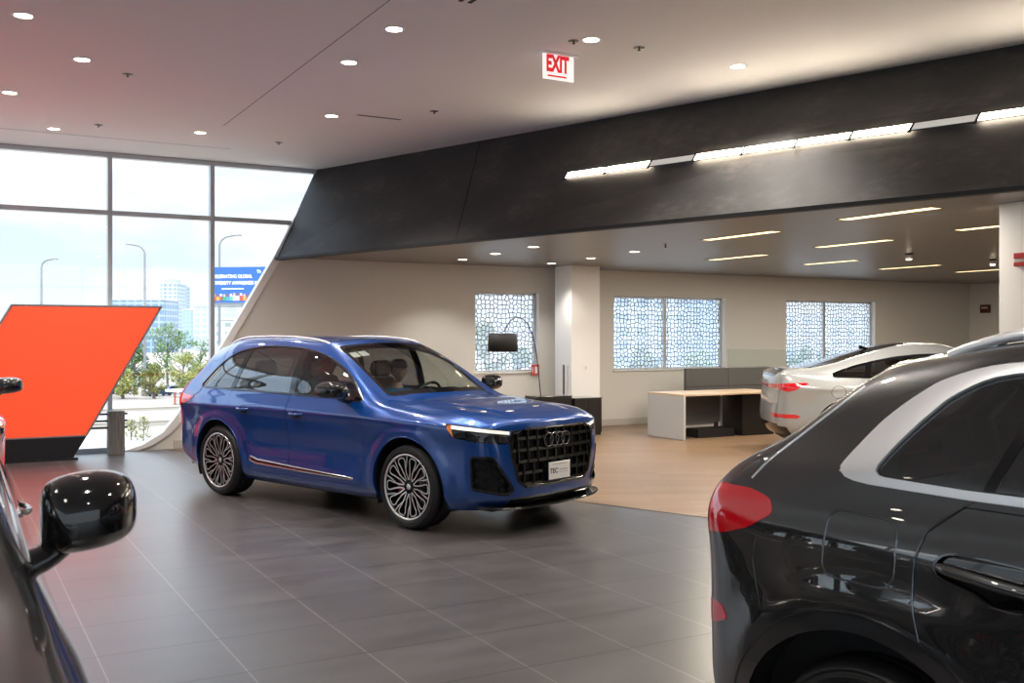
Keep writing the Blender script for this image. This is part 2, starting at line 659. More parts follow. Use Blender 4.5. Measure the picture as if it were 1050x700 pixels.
# =================================================================== big glass front: frame, mullions, panes
mx_ = [wx(112.5), wx(217.3)]
stp = mx_[1] - mx_[0]
muls = [mx_[1] - stp * i for i in range(0, 11)]
ZT = wz(217, 224)[2]
def edge_x(z):
    for (xa_, za_), (xb_, zb_) in zip(edge[:-1], edge[1:]):
        if za_ >= z >= zb_:
            return xa_ + (xb_ - xa_) * (za_ - z) / max(1e-6, za_ - zb_)
    return edge[-1][0]
m = MB()
for X in muls:
    ztop = CEIL
    zbot = 0.0
    if X > edge[-1][0]:
        for z in np.linspace(3, 0.02, 120):
            if edge_x(z) < X: zbot = z; break
    m.b2((X - 0.032, WALL - 0.05, zbot), (X + 0.032, WALL + 0.10, ztop))
m.b2((XL, WALL - 0.03, ZT - 0.035), (edge_x(ZT), WALL + 0.10, ZT + 0.035))
m.b2((XL, WALL - 0.04, CEIL - 0.07), (edge[0][0], WALL + 0.10, CEIL - 0.001))
m.b2((XL, WALL - 0.03, 0.0), (edge[-1][0], WALL + 0.10, 0.07))
wf = struct(m.build('window_1', M_alu))
m = MB()
gp = [(XL, WALL + 0.03, 0.01)] + [(x, WALL + 0.03, z) for x, z in edge[::-1]] + [(XL, WALL + 0.03, CEIL)]
m.prism(gp, (0, 0, 0), (0, 0.012, 0))
gl = m.build('glass', M_glass, wf)

# patterned-film windows of the far wall
M_film = bpy.data.materials.new('lattice_film'); M_film.use_nodes = True
def film():
    t = M_film.node_tree
    k = NT(M_film)
    t.nodes.remove(k.b)
    vec = k.pos(rot=(R(90), 0, 0), scale=(1, 1, 1))
    # lattice of rounded cells: voronoi edges in the plane of the pane
    g_ = k.n('ShaderNodeNewGeometry'); sp_ = k.n('ShaderNodeSeparateXYZ'); cb_ = k.n('ShaderNodeCombineXYZ')
    k.l(g_.outputs['Position'], sp_.inputs[0]); k.l(sp_.outputs['X'], cb_.inputs[0]); k.l(sp_.outputs['Z'], cb_.inputs[1])
    vo = k.n('ShaderNodeTexVoronoi', feature='DISTANCE_TO_EDGE', voronoi_dimensions='2D')
    vo.inputs['Scale'].default_value = 12.0
    vo.inputs['Randomness'].default_value = 0.62
    k.l(cb_.outputs[0], vo.inputs['Vector'])
    lines = k.math('LESS_THAN', vo.outputs['Distance'], 0.08)
    tr = k.n('ShaderNodeBsdfTransparent'); tr.inputs['Color'].default_value = (0.93, 0.95, 0.96, 1)
    df = k.n('ShaderNodeBsdfDiffuse'); df.inputs['Color'].default_value = (0.10, 0.11, 0.115, 1)
    tl = k.n('ShaderNodeBsdfTranslucent'); tl.inputs['Color'].default_value = (0.80, 0.86, 0.90, 1)
    m1 = k.n('ShaderNodeMixShader'); m1.inputs[0].default_value = 0.25
    k.l(tr.outputs[0], m1.inputs[1]); k.l(tl.outputs[0], m1.inputs[2])
    m2 = k.n('ShaderNodeMixShader')
    k.l(lines, m2.inputs[0]); k.l(m1.outputs[0], m2.inputs[1]); k.l(df.outputs[0], m2.inputs[2])
    k.l(m2.outputs[0], t.nodes['Material Output'].inputs['Surface'])
film()
M_frame = mat('window_frame_grey', (0.55, 0.56, 0.57), 0.4, 0.3)
for n_, (X0, X1, z0, z1, mu) in enumerate(wins):
    m = MB()
    yf = WALL + 0.12
    fw = 0.035
    m.b2((X0, yf, z0), (X0 + fw, yf + 0.06, z1)); m.b2((X1 - fw, yf, z0), (X1, yf + 0.06, z1))
    m.b2((X0, yf, z0), (X1, yf + 0.06, z0 + fw)); m.b2((X0, yf, z1 - fw), (X1, yf + 0.06, z1))
    if mu: m.b2((mu - 0.03, yf - 0.01, z0), (mu + 0.03, yf + 0.06, z1))
    f = struct(m.build('window_%d' % (n_ + 2), M_frame))
    m = MB()
    m.b2((X0 + fw, yf + 0.03, z0 + fw), (X1 - fw, yf + 0.034, z1 - fw))
    m.build('film_pane', M_film, f)
    m = MB()
    m.b2((X0 - 0.02, WALL - 0.03, z0 - 0.025), (X1 + 0.02, WALL + 0.125, z0 + 0.002))
    m.build('window_sill', M_wall, f)

# =================================================================== other walls (seen in reflections)
m = MB()
m.b2((XR, YB, 0), (XR + 0.3, WALL + TH, CEIL))
struct(m.build('wall_right', M_wall))
# left glass front
def glass_front(idx, axis, c, lo, hi, step):
    m = MB()
    def bx_(a0, a1, z0, z1, d0=-0.06, d1=0.1):
        if axis == 'X': m.b2((c + d0, a0, z0), (c + d1, a1, z1))
        else: m.b2((a0, c + d0, z0), (a1, c + d1, z1))
    a = lo
    while a <= hi + 0.01:
        bx_(a - 0.04, a + 0.04, 0, CEIL); a += step
    bx_(lo, hi, ZT - 0.04, ZT + 0.04); bx_(lo, hi, 0, 0.1); bx_(lo, hi, CEIL - 0.1, CEIL)
    f = struct(m.build('window_%d' % idx, M_alu))
    m = MB()
    if axis == 'X': m.b2((c + 0.02, lo, 0.05), (c + 0.035, hi, CEIL - 0.02))
    else: m.b2((lo, c + 0.02, 0.05), (hi, c + 0.035, CEIL - 0.02))
    m.build('glass', M_glass, f)
glass_front(5, 'X', XL, YB, WALL, 1.5)
glass_front(6, 'Y', YB, XL, 8.0, 1.5)
m = MB(); m.b2((8.0, YB - 0.3, 0), (XR + 0.3, YB, CEIL))
struct(m.build('wall_near', M_wall))
# =================================================================== columns
def cw(a, b): return cam2w(a, b)
c0 = cw(1.063, 18.05)
m = MB(); m.b2((c0[0], c0[1], 0), (c0[0] + 0.61, c0[1] + 0.56, SOF))
struct(m.build('wall_pillar', M_white, bevel=0.004))
# right pillar near the camera
p = at_z(1024.5, 209, SOF)
m = MB(); m.b2((p[0], p[1] - 1.3, 0), (p[0] + 0.9, p[1], SOF))
struct(m.build('wall_pillar_right', M_white, bevel=0.004))
PIL = p
# =================================================================== vehicle body generator
def lerp(a, b, t): return a + (b - a) * t


def interp(xs, keys):
    """piecewise-cubic (pchip-like) interpolation; keys sorted by descending x"""
    ks = sorted(keys)
    kx = [k[0] for k in ks]; ky = [k[1] for k in ks]
    n = len(kx)
    d = [(ky[i + 1] - ky[i]) / (kx[i + 1] - kx[i]) for i in range(n - 1)]
    m = [d[0]] + [0 if d[i - 1] * d[i] <= 0 else 2 * d[i - 1] * d[i] / (d[i - 1] + d[i]) for i in range(1, n - 1)] + [d[-1]]
    out = []
    for x in xs:
        if x <= kx[0]: out.append(ky[0]); continue
        if x >= kx[-1]: out.append(ky[-1]); continue
        i = max(j for j in range(n - 1) if kx[j] <= x)
        h = kx[i + 1] - kx[i]; t = (x - kx[i]) / h
        out.append((2 * t**3 - 3 * t**2 + 1) * ky[i] + (t**3 - 2 * t**2 + t) * h * m[i] + (-2 * t**3 + 3 * t**2) * ky[i + 1] + (t**3 - t**2) * h * m[i + 1])
    return out


XLOW = [.72, .58, .38, .12, -.16, -.44, -.74, -1.06, -1.42, -1.80, -2.20, -2.60, -3.0, -3.36, -3.68, -3.90]
XTOP = [.86, .66, .40, .12, -.16, -.50, -.95, -1.42, -1.70, -2.0, -2.32, -2.66, -3.0, -3.32, -3.60, -3.80]


def body_cage(warp):
    """half cage (y >= 0) as dict of grids; returns verts, faces of the FULL mesh plus count"""
    V = []; F = []
    N = len(XLOW)
    taper_k = [(.95, .80), (.72, .885), (.58, .945), (.38, .985), (.12, 1.0), (-3.0, 1.0), (-3.36, .992), (-3.68, .962), (-3.90, .905), (-4.1, .85)]
    yrow = [.865, .925, .955, .962, .972, .982, .930]
    zrow = [[(1, .22), (-3.0, .22), (-3.9, .30)],
            [(1, .31), (.4, .31), (-3.0, .31), (-3.9, .40)],
            [(1, .46), (0, .47), (-3.0, .50), (-3.9, .54)],
            [(1, .62), (0, .66), (-3.0, .70), (-3.9, .71)],
            [(1, .77), (.4, .81), (0, .84), (-3.0, .88), (-3.9, .88)],
            [(1, .895), (.4, .945), (0, .968), (-1, .995), (-3.0, 1.02), (-3.9, 1.02)],
            [(1, .92), (.72, .945), (.38, 1.01), (.12, 1.03), (-.16, 1.055), (-.44, 1.082), (-.74, 1.108), (-1.4, 1.125), (-2.6, 1.14), (-3.4, 1.15), (-3.9, 1.15)]]
    hood_c = [(.95, .990), (.86, 1.012), (.66, 1.056), (.40, 1.088), (.12, 1.105), (-.16, 1.130), (-.50, 1.155)]
    def hz(x, y):
        z = interp([x], hood_c)[0]
        t = abs(y) / .95
        return z - .022 * t**2 - .085 * max(0, (t - .62) / .38)**2.0
    S = [[None] * N for _ in range(10)]
    for r in range(7):
        tp = interp(XLOW, taper_k)
        zs = interp(XLOW, zrow[r])
        for i, x in enumerate(XLOW):
            S[r][i] = [x, yrow[r] * tp[i], zs[i]]
    # lower rows tuck in under the bumpers
    S[0][0][1] *= .93; S[0][-1][1] *= .93
    S[0][0][0] -= .03; S[0][-1][0] += .05
    S[5][0][0] -= .02
    # hood part
    for i in range(0, 5):
        tp = interp([XLOW[i]], taper_k)[0]
        if i == 0: tp = .885
        for r, y in ((6, .915), (7, .83), (8, .745), (9, .65)):
            yy = y * tp
            x = lerp(XLOW[i], XTOP[i], min(1, max(0, (.93 - y) / .28)))
            S[r][i] = [x, yy, hz(x, yy) if r > 6 else S[6][i][2]]
    S[6][0] = [.79, .78, .928]; S[7][0] = [.835, .705, .958]; S[8][0] = [.862, .61, .976]; S[9][0] = [.885, .50, .987]
    # cowl, screen, roof sides
    up = {5: [(-.46, .86, 1.115), (-.48, .79, 1.128), (-.50, .715, 1.138)],
          6: [(-.80, .868, 1.225), (-.875, .795, 1.33), (-.95, .690, 1.405)],
          7: [(-1.16, .872, 1.285), (-1.29, .80, 1.46), (-1.42, .655, 1.625)]}
    for i in range(8, N):
        xt = XTOP[i]; xl = XLOW[i]
        yt = interp([xt], [(-1.4, .655), (-1.7, .665), (-2.3, .675), (-3.0, .672), (-3.4, .655), (-3.8, .60)])[0]
        zt = interp([xt], [(-1.42, 1.625), (-1.70, 1.662), (-2.0, 1.680), (-2.4, 1.688), (-2.9, 1.680), (-3.3, 1.655), (-3.8, 1.590)])[0]
        f = interp([xt], [(-3.0, 1.0), (-3.32, .985), (-3.6, .95), (-3.8, .90)])[0]
        up[i] = [(lerp(xl, xt, .30), .882 * f, 1.305 + .0 * i), (lerp(xl, xt, .62), .808 * f, 1.485 - .05 * (1 - f) * 5), (xt, yt, zt)]
    for i, l in up.items():
        for r, p in zip((7, 8, 9), l): S[r][i] = list(p)
    ys = [.48, .32, .16, 0.0]
    T = [[None] * N for _ in range(4)]
    for k in range(4):
        for i in range(N):
            sx, sy, sz = S[9][i]
            f = ys[k] / .66
            y = sy * f
            if i < 5:
                x = lerp(sx, sx + (.045 if i == 0 else .03), 1 - f * f)
                z = hz(x, y) + (0 if i else -.008)
            elif i == 5:
                x = -.50 + .11 * (1 - f * f); z = 1.138 + .026 * (1 - f * f)
            elif i == 6:
                x = -.95 + .10 * (1 - f * f); z = 1.405 + .028 * (1 - f * f)
            elif i == 7:
                x = -1.42 + .09 * (1 - f * f); z = 1.625 + .045 * (1 - f * f)
            else:
                x = sx - (.06 if i == N - 1 else 0.02 if i == N - 2 else 0) * (1 - f * f); z = sz + .052 * (1 - f**2.2)
            T[k][i] = [x, y, z]
    # front face
    xc = [.865, .935, .955, .955, .945, .915]
    top = [S[6][0], S[7][0], S[8][0], S[9][0], T[0][0], T[1][0], T[2][0], T[3][0]]
    Fr = [[None] * 8 for _ in range(5)]
    zf = [.235, .315, .45, .60, .76]
    for r in range(5):
        yc = S[r][0][1]; xk = S[r][0][0]
        for m_, tpnt in enumerate(top):
            y = min(tpnt[1] * 1.0, yc * .93)
            if m_ == 0: y = yc * .93
            f = y / yc
            x = xc[r] - (xc[r] - xk) * (0.30 * f**2 + 0.70 * f**7)
            z = lerp(zf[r], S[r][0][2], f**2)
            Fr[r][m_] = [x, y, z]
    # rear face
    xr = [-3.95, -4.03, -4.07, -4.06, -4.04, -4.03, -4.0, -3.955, -3.89]
    Re = [[None] * 4 for _ in range(9)]
    for r in range(9):
        cx_, cy, cz = S[r][-1]
        for k, f in enumerate((.78, .5, .25, 0)):
            Re[r][k] = [xr[r] + (cx_ - xr[r]) * (.35 * f**2 + .65 * f**5) , cy * f, cz + (.0 if r > 5 else 0)]
    # ---- assemble with indices
    idx = {}
    def vid(key, p):
        if key not in idx:
            idx[key] = len(V); V.append(warp(*p))
        return idx[key]
    for r in range(10):
        for i in range(N): vid(('S', r, i), S[r][i])
    for kk in range(4):
        for i in range(N): vid(('T', kk, i), T[kk][i])
    for r in range(5):
        for m_ in range(8): vid(('F', r, m_), Fr[r][m_])
    for r in range(9):
        for kk in range(4): vid(('R', r, kk), Re[r][kk])
    for r in range(9):
        for i in range(N - 1):
            F.append([idx['S', r, i], idx['S', r, i + 1], idx['S', r + 1, i + 1], idx['S', r + 1, i]])
    strip = [('S', 9)] + [('T', kk) for kk in range(4)]
    for a, b in zip(strip[:-1], strip[1:]):
        for i in range(N - 1):
            F.append([idx[a[0], a[1], i], idx[a[0], a[1], i + 1], idx[b[0], b[1], i + 1], idx[b[0], b[1], i]])
    topk = [('S', 6, 0), ('S', 7, 0), ('S', 8, 0), ('S', 9, 0), ('T', 0, 0), ('T', 1, 0), ('T', 2, 0), ('T', 3, 0)]
    for r in range(5):
        lo = [('S', r, 0)] + [('F', r, m_) for m_ in range(8)]
        hi = ([('S', r + 1, 0)] + [('F', r + 1, m_) for m_ in range(8)]) if r < 4 else ([('S', 5, 0)] + topk)
        for m_ in range(8):
            F.append([idx[lo[m_ + 1]], idx[lo[m_]], idx[hi[m_]], idx[hi[m_ + 1]]])
    topr = [('T', kk, N - 1) for kk in range(4)]
    for r in range(9):
        lo = [('S', r, N - 1)] + [('R', r, kk) for kk in range(4)]
        hi = ([('S', r + 1, N - 1)] + [('R', r + 1, kk) for kk in range(4)]) if r < 8 else ([('S', 9, N - 1)] + topr)
        for kk in range(4):
            F.append([idx[lo[kk]], idx[lo[kk + 1]], idx[hi[kk + 1]], idx[hi[kk]]])
    # mirror
    n0 = len(V); mp_ = {}
    for i in range(n0):
        if abs(V[i][1]) < 1e-6: mp_[i] = i
        else:
            mp_[i] = len(V); V.append((V[i][0], -V[i][1], V[i][2]))
    F += [[mp_[i] for i in f][::-1] for f in list(F)]
    # crease between fascia and bonnet edge, and tail lip
    creases = []
    for a, b in zip(topk[:-1], topk[1:]): creases.append((idx[a], idx[b], .45))
    for a, b in zip([('S', 9, N - 1)] + topr[:-1], topr): creases.append((idx[a], idx[b], .7))
    return V, F, creases, mp_


def limit_fit(V, F, creases, mp_, levels=3, iters=4):
    """Catmull-Clark surface that passes through the given points"""
    target = np.array(V)
    cage = target.copy()
    me = bpy.data.meshes.new('tmp')
    me.from_pydata([tuple(v) for v in cage], [], F)
    at = me.attributes.new('crease_edge', 'FLOAT', 'EDGE')
    cd = {}
    for a, b, c in creases:
        cd[frozenset((a, b))] = c; cd[frozenset((mp_[a], mp_[b]))] = c
    for e in me.edges:
        at.data[e.index].value = cd.get(frozenset(e.vertices), 0.0)
    o = bpy.data.objects.new('tmp', me); COL.objects.link(o)
    md = o.modifiers.new('s', 'SUBSURF'); md.levels = 1; md.use_limit_surface = True
    n = len(V)
    for it in range(iters):
        dg = bpy.context.evaluated_depsgraph_get(); dg.update()
        ev = o.evaluated_get(dg).to_mesh()
        co = np.empty(len(ev.vertices) * 3); ev.vertices.foreach_get('co', co)
        co = co.reshape(-1, 3)[:n]
        o.evaluated_get(dg).to_mesh_clear()
        cage += (target - co) * .85
        me.vertices.foreach_set('co', cage.astype(np.float32).ravel()); me.update()
    md.levels = levels
    dg = bpy.context.evaluated_depsgraph_get(); dg.update()
    out = bpy.data.meshes.new_from_object(o.evaluated_get(dg))
    bpy.data.objects.remove(o); bpy.data.meshes.remove(me)
    return out


def sstep(a, b, x):
    t = min(1, max(0, (x - a) / (b - a)))
    return t * t * (3 - 2 * t)


class Panels:
    """dense half body (y>=0) that can be cut along outlines"""
    def __init__(self, warp, disp, levels=3):
        V, F, cr_, mp_ = body_cage(warp)
        me = limit_fit(V, F, cr_, mp_, levels)
        n = len(me.vertices)
        co = np.empty(n * 3); me.vertices.foreach_get('co', co); co = co.reshape(-1, 3)
        no = np.empty(n * 3); me.vertex_normals.foreach_get('vector', no); no = no.reshape(-1, 3)
        for i in range(n):
            x, y, z = co[i]
            s = -1 if y < 0 else 1
            d = disp(x, abs(y), z, no[i])
            co[i, 1] += s * d[1]; co[i, 0] += d[0]; co[i, 2] += d[2]
        me.vertices.foreach_set('co', co.ravel().astype(np.float32)); me.update()
        me.vertex_normals.foreach_get('vector', no2 := np.empty(n * 3)); no = no2.reshape(-1, 3)
        bm = bmesh.new(); bm.from_mesh(me)
        bm.verts.ensure_lookup_table()
        N = bm.verts.layers.float_vector.new('N')
        for v in bm.verts:
            nn = Vector(no[v.index])
            if abs(v.co.y) < 1e-5: nn.y = 0; nn.normalize(); v.co.y = 0
            v[N] = nn
        bmesh.ops.delete(bm, geom=[v for v in bm.verts if v.co.y < -1e-5], context='VERTS')
        self.P = bm.faces.layers.int.new('part')
        self.N = bm.verts.layers.float_vector['N']
        self.P = bm.faces.layers.int['part']
        self.bm = bm
        bm.normal_update()
        self.bvh = BVHTree.FromBMesh(bm)
        self.names = {0: 'body'}
        bpy.data.meshes.remove(me)

    # projections -> (axis A, axis B, direction D, face filter)
    def proj(self, kind):
        if kind == 'side': return Vector((1, 0, 0)), Vector((0, 0, 1)), Vector((0, 1, 0)), 0.12
        if kind == 'top': return Vector((1, 0, 0)), Vector((0, 1, 0)), Vector((0, 0, 1)), 0.10
        if kind == 'front': return Vector((0, 1, 0)), Vector((0, 0, 1)), Vector((1, 0, 0)), 0.10
        if kind == 'rear': return Vector((0, 1, 0)), Vector((0, 0, 1)), Vector((-1, 0, 0)), 0.10
        if kind == 'fc':
            d = Vector((.7071, .7071, 0)); return Vector((-.7071, .7071, 0)), Vector((0, 0, 1)), d, 0.10
        if kind == 'rc':
            d = Vector((-.7071, .7071, 0)); return Vector((.7071, .7071, 0)), Vector((0, 0, 1)), d, 0.10

    def cut(self, kind, pts, part=None, only=None, nmin=None, closed=True, within=None):
        A, B, D, nm = self.proj(kind)
        if nmin is not None: nm = nmin
        bm = self.bm
        pts = [Vector(p) for p in pts]
        lo = Vector((min(p.x for p in pts), min(p.y for p in pts))); hi = Vector((max(p.x for p in pts), max(p.y for p in pts)))
        def box(f):
            a = [v.co.dot(A) for v in f.verts]; b = [v.co.dot(B) for v in f.verts]
            return min(a), max(a), min(b), max(b)
        cand = {}
        for f in bm.faces:
            if only is not None and f[self.P] not in only: continue
            if f.normal.dot(D) < nm: continue
            if within and not within(f.calc_center_median()): continue
            q = box(f)
            if q[1] < lo.x or q[0] > hi.x or q[3] < lo.y or q[2] > hi.y: continue
            cand[f] = q
        segs = list(zip(pts, pts[1:] + pts[:1])) if closed else list(zip(pts[:-1], pts[1:]))
        for p, q in segs:
            d = q - p
            if d.length < 1e-6: continue
            nrm2 = Vector((-d.y, d.x)).normalized()
            x0, x1 = min(p.x, q.x) - 1e-4, max(p.x, q.x) + 1e-4
            y0, y1 = min(p.y, q.y) - 1e-4, max(p.y, q.y) + 1e-4
            sel = []
            for f, b in cand.items():
                if b[1] < x0 or b[0] > x1 or b[3] < y0 or b[2] > y1: continue
                s = [(Vector((v.co.dot(A), v.co.dot(B))) - p).dot(nrm2) for v in f.verts]
                if min(s) < -1e-6 and max(s) > 1e-6: sel.append(f)
            if not sel: continue
            for f in sel: del cand[f]
            geom = set(sel)
            for f in sel:
                geom.update(f.verts); geom.update(f.edges)
            n3 = (A * nrm2.x + B * nrm2.y)
            co = A * p.x + B * p.y
            ret = bmesh.ops.bisect_plane(bm, geom=list(geom), dist=1e-5, plane_co=co, plane_no=n3)
            for g in ret['geom']:
                if isinstance(g, bmesh.types.BMFace) and g.is_valid and g.calc_area() > 1e-12: cand[g] = box(g)
        if part is None: return
        if isinstance(part, str):
            pid = [k_ for k_, v_ in self.names.items() if v_ == part]
            if pid: pid = pid[0]
            else:
                pid = max(self.names) + 1; self.names[pid] = part
        else: pid = part
        poly = pts
        def inside(x, y):
            c = False; j = len(poly) - 1
            for i_ in range(len(poly)):
                a, b = poly[i_], poly[j]
                if (a.y > y) != (b.y > y) and x < (b.x - a.x) * (y - a.y) / (b.y - a.y) + a.x: c = not c
                j = i_
            return c
        for f in cand:
            if not f.is_valid: continue
            c = f.calc_center_median()
            if inside(c.dot(A), c.dot(B)): f[self.P] = pid

    def hit(self, kind, a, b):
        A, B, D, _ = self.proj(kind)
        o = A * a + B * b + D * 6
        loc, nrm, i, d = self.bvh.ray_cast(o, -D)
        return (loc, nrm) if loc is not None else (None, None)

    def emit(self, parent, part, name, mats, side='both', push=0.0, thick=0.0, matfn=None, inner=None, center=None):
        """faces of a part -> mesh object. side: 'both' (one mesh), 'L', 'R'"""
        pid = [k_ for k_, v_ in self.names.items() if v_ == part][0]
        vs = []; ns = []; fs = []; mp1 = {}
        faces = [f for f in self.bm.faces if f[self.P] == pid]
        if not faces: return None
        for f in faces:
            ids = []
            for v in f.verts:
                if v not in mp1:
                    n_ = v[self.N].copy()
                    if n_.length > 0: n_.normalize()
                    mp1[v] = len(vs); vs.append(v.co - n_ * push); ns.append(n_)
                ids.append(mp1[v])
            fs.append(ids)
        if thick > 0:
            # inner skin and rim
            n0 = len(vs)
            cnt = {}
            for f in fs:
                for a, b in zip(f, f[1:] + f[:1]):
                    cnt[(a, b)] = cnt.get((a, b), 0) + 1
            rim = [(a, b) for (a, b) in cnt if (b, a) not in cnt]
            rmp = {}
            def rv(i_):
                if i_ not in rmp:
                    rmp[i_] = len(vs); vs.append(vs[i_] - ns[i_] * thick); ns.append(None)
                return rmp[i_]
            rimdup = {}
            def rd(i_):
                if i_ not in rimdup:
                    rimdup[i_] = len(vs); vs.append(vs[i_].copy()); ns.append(None)
                return rimdup[i_]
            for a, b in rim:
                if abs(vs[a].y) < 1e-4 and abs(vs[b].y) < 1e-4 and side == 'both': continue
                fs.append([rd(b), rd(a), rv(a), rv(b)])
        nv = len(vs)
        V_ = []; N_ = []; F_ = []
        if side in ('both', 'L'):
            V_ += [v.copy() for v in vs]; N_ += ns; F_ += [list(f) for f in fs]
        if side in ('both', 'R'):
            o = len(V_)
            V_ += [Vector((v.x, -v.y, v.z)) for v in vs]
            N_ += [None if n_ is None else Vector((n_.x, -n_.y, n_.z)) for n_ in ns]
            F_ += [[i_ + o for i_ in f][::-1] for f in fs]
        if side == 'both':
            # weld centre line
            key = {}; re = {}
            for i_, v in enumerate(V_):
                if abs(v.y) < 1e-5 and N_[i_] is not None:
                    kk = (round(v.x, 5), round(v.z, 5))
                    if kk in key: re[i_] = key[kk]
                    else: key[kk] = i_
            if re:
                F2 = []
                for f in F_:
                    g = [re.get(i_, i_) for i_ in f]
                    h = [g[j] for j in range(len(g)) if g[j] != g[j - 1]]
                    if len(h) >= 3: F2.append(h)
                F_ = F2
        me = bpy.data.meshes.new(name)
        off = Vector(center) if center else Vector((0, 0, 0))
        me.from_pydata([tuple(v - off) for v in V_], [], F_)
        if not isinstance(mats, (list, tuple)): mats = [mats]
        for m_ in mats: me.materials.append(m_)
        for p_ in me.polygons: p_.use_smooth = True
        if matfn:
            for p_ in me.polygons: p_.material_index = matfn(Vector(p_.center) + off, Vector(p_.normal))
        me.update()
        vn = [tuple(v.vector) for v in me.vertex_normals]
        me.normals_split_custom_set_from_vertices([tuple(n_) if n_ is not None else vn[i_] for i_, n_ in enumerate(N_)])
        o = bpy.data.objects.new(name, me); COL.objects.link(o)
        o.parent = parent; o.location = off
        return o

    def ribbon(self, kind, pts, w, h, mb, side='both', closed=False, mi=0, sink=0.004, step=0.03, prof=None):
        """bead of width w standing h proud, following a projected polyline"""
        P = [Vector(p) for p in pts]
        if closed: P.append(P[0])
        Q = []
        for a, b in zip(P[:-1], P[1:]):
            n_ = max(1, int((b - a).length / step))
            for j in range(n_): Q.append(a.lerp(b, j / n_))
        Q.append(P[-1])
        pts3 = []
        for q in Q:
            l, n_ = self.hit(kind, q.x, q.y)
            if l is not None: pts3.append((l, n_))
        if len(pts3) < 2: return
        rings = []
        m_ = len(pts3)
        for i_ in range(m_):
            l, n_ = pts3[i_]
            a = pts3[max(0, i_ - 1)][0]; b = pts3[min(m_ - 1, i_ + 1)][0]
            if closed and i_ in (0, m_ - 1): a = pts3[m_ - 2][0]; b = pts3[1][0]
            t = (b - a).normalized()
            s = n_.cross(t).normalized()
            ww = w(i_ / (m_ - 1)) if callable(w) else w
            rings.append([l - s * ww / 2 - n_ * sink, l - s * ww / 2 + n_ * h * .5, l - s * ww * .28 + n_ * h, l + s * ww * .28 + n_ * h, l + s * ww / 2 + n_ * h * .5, l + s * ww / 2 - n_ * sink])
        kx = 6
        for sg in ((1,) if side == 'L' else (-1,) if side == 'R' else (1, -1)):
            vs = [(v.x, v.y * sg, v.z) for rg in rings for v in rg]
            fs = []
            for i_ in range(m_ - 1):
                for j in range(kx):
                    j2 = (j + 1) % kx
                    f = (i_ * kx + j, i_ * kx + j2, (i_ + 1) * kx + j2, (i_ + 1) * kx + j)
                    fs.append(f if sg > 0 else f[::-1])
            fs.append(tuple(range(kx)) if sg < 0 else tuple(range(kx))[::-1])
            o_ = (m_ - 1) * kx
            fs.append(tuple(range(o_, o_ + kx)) if sg > 0 else tuple(range(o_, o_ + kx))[::-1])
            mb.add(vs, fs, mi, False)


def rounded(pts, r=0.03, n=4):
    """round the corners of a polygon; r may be a list"""
    out = []
    m_ = len(pts)
    for i_ in range(m_):
        p0 = Vector(pts[i_ - 1][:2]); p = Vector(pts[i_][:2]); p1 = Vector(pts[(i_ + 1) % m_][:2])
        rr = r[i_] if isinstance(r, (list, tuple)) else r
        a = (p0 - p); b = (p1 - p)
        la = min(rr, a.length * .45); lb = min(rr, b.length * .45)
        if rr <= 0: out.append(tuple(p)); continue
        s = p + a.normalized() * la; e = p + b.normalized() * lb
        for j in range(n + 1):
            t = j / n
            out.append(tuple(s * (1 - t)**2 + p * 2 * t * (1 - t) + e * t * t))
    return out


def arc(cx_, cz, r, a0, a1, n=24):
    return [(cx_ + r * math.cos(R(lerp(a0, a1, i_ / n))), cz + r * math.sin(R(lerp(a0, a1, i_ / n)))) for i_ in range(n + 1)]


# ------------------------------------------------------------------ vehicle materials
M_black = mat('black_matte', (0.012, 0.012, 0.013), 0.6)
def paint(name, col, metal=0.5, rough=0.28, cior=1.9):
    m = mat(name, col, rough, metal, coat=1.0, coat_rough=0.012, cior=cior)
    return m

M_blue = paint('blue_paint', (0.0002, 0.053, 0.265), 0.38, 0.30, 1.65)
M_bpaint = paint('black_paint', (0.008, 0.008, 0.009), 0.0, 0.35, 2.15)
M_wpaint = paint('white_paint', (0.34, 0.36, 0.385), 0.15, 0.35)
M_rpaint = paint('red_paint', (0.62, 0.006, 0.010), 0.2, 0.3)
M_gloss = mat('black_gloss', (0.006, 0.006, 0.007), 0.08, coat=0.6)
M_plast = mat('black_plastic', (0.018, 0.018, 0.019), 0.5)
M_gap = mat('shut_gap', (0.004, 0.004, 0.004), 0.8)
M_chrome = mat('bright_trim', (0.82, 0.83, 0.85), 0.16, 1.0)
M_satin = mat('satin_aluminium', (0.86, 0.87, 0.90), 0.34, 0.8)
M_dchrome = mat('dark_chrome', (0.16, 0.165, 0.175), 0.18, 1.0)
M_tyre = mat('tyre_rubber', (0.014, 0.014, 0.015), 0.62)
M_rimface = mat('machined_rim', (0.80, 0.80, 0.80), 0.30, 0.85)
M_rimdark = mat('rim_dark', (0.012, 0.012, 0.014), 0.3, 0.3)
M_disc = mat('brake_disc_steel', (0.30, 0.30, 0.31), 0.32, 1.0)
M_redcal = mat('red_caliper', (0.62, 0.012, 0.018), 0.35)
M_tint = clear_glass('tinted_car_glass', (0.58, 0.62, 0.60), f0=.05)
M_sidegl = clear_glass('front_side_glass', (0.84, 0.88, 0.86), f0=.10)
M_dtint = clear_glass('privacy_car_glass', (0.36, 0.37, 0.38), f0=.17)
M_cabin = mat('cabin_trim', (0.016, 0.016, 0.018), 0.7)
M_leather = mat('black_leather', (0.022, 0.021, 0.021), 0.45)
M_lens = clear_glass('lamp_lens', (0.92, 0.93, 0.95))
M_redlens = mat('red_lens', (0.60, 0.006, 0.014), 0.08, coat=1.0, cior=2.2)
M_redglow = mat('red_light_bar', (0.7, 0.01, 0.02), 0.15, coat=1.0, emit=(1.0, 0.02, 0.03), estr=0.35)
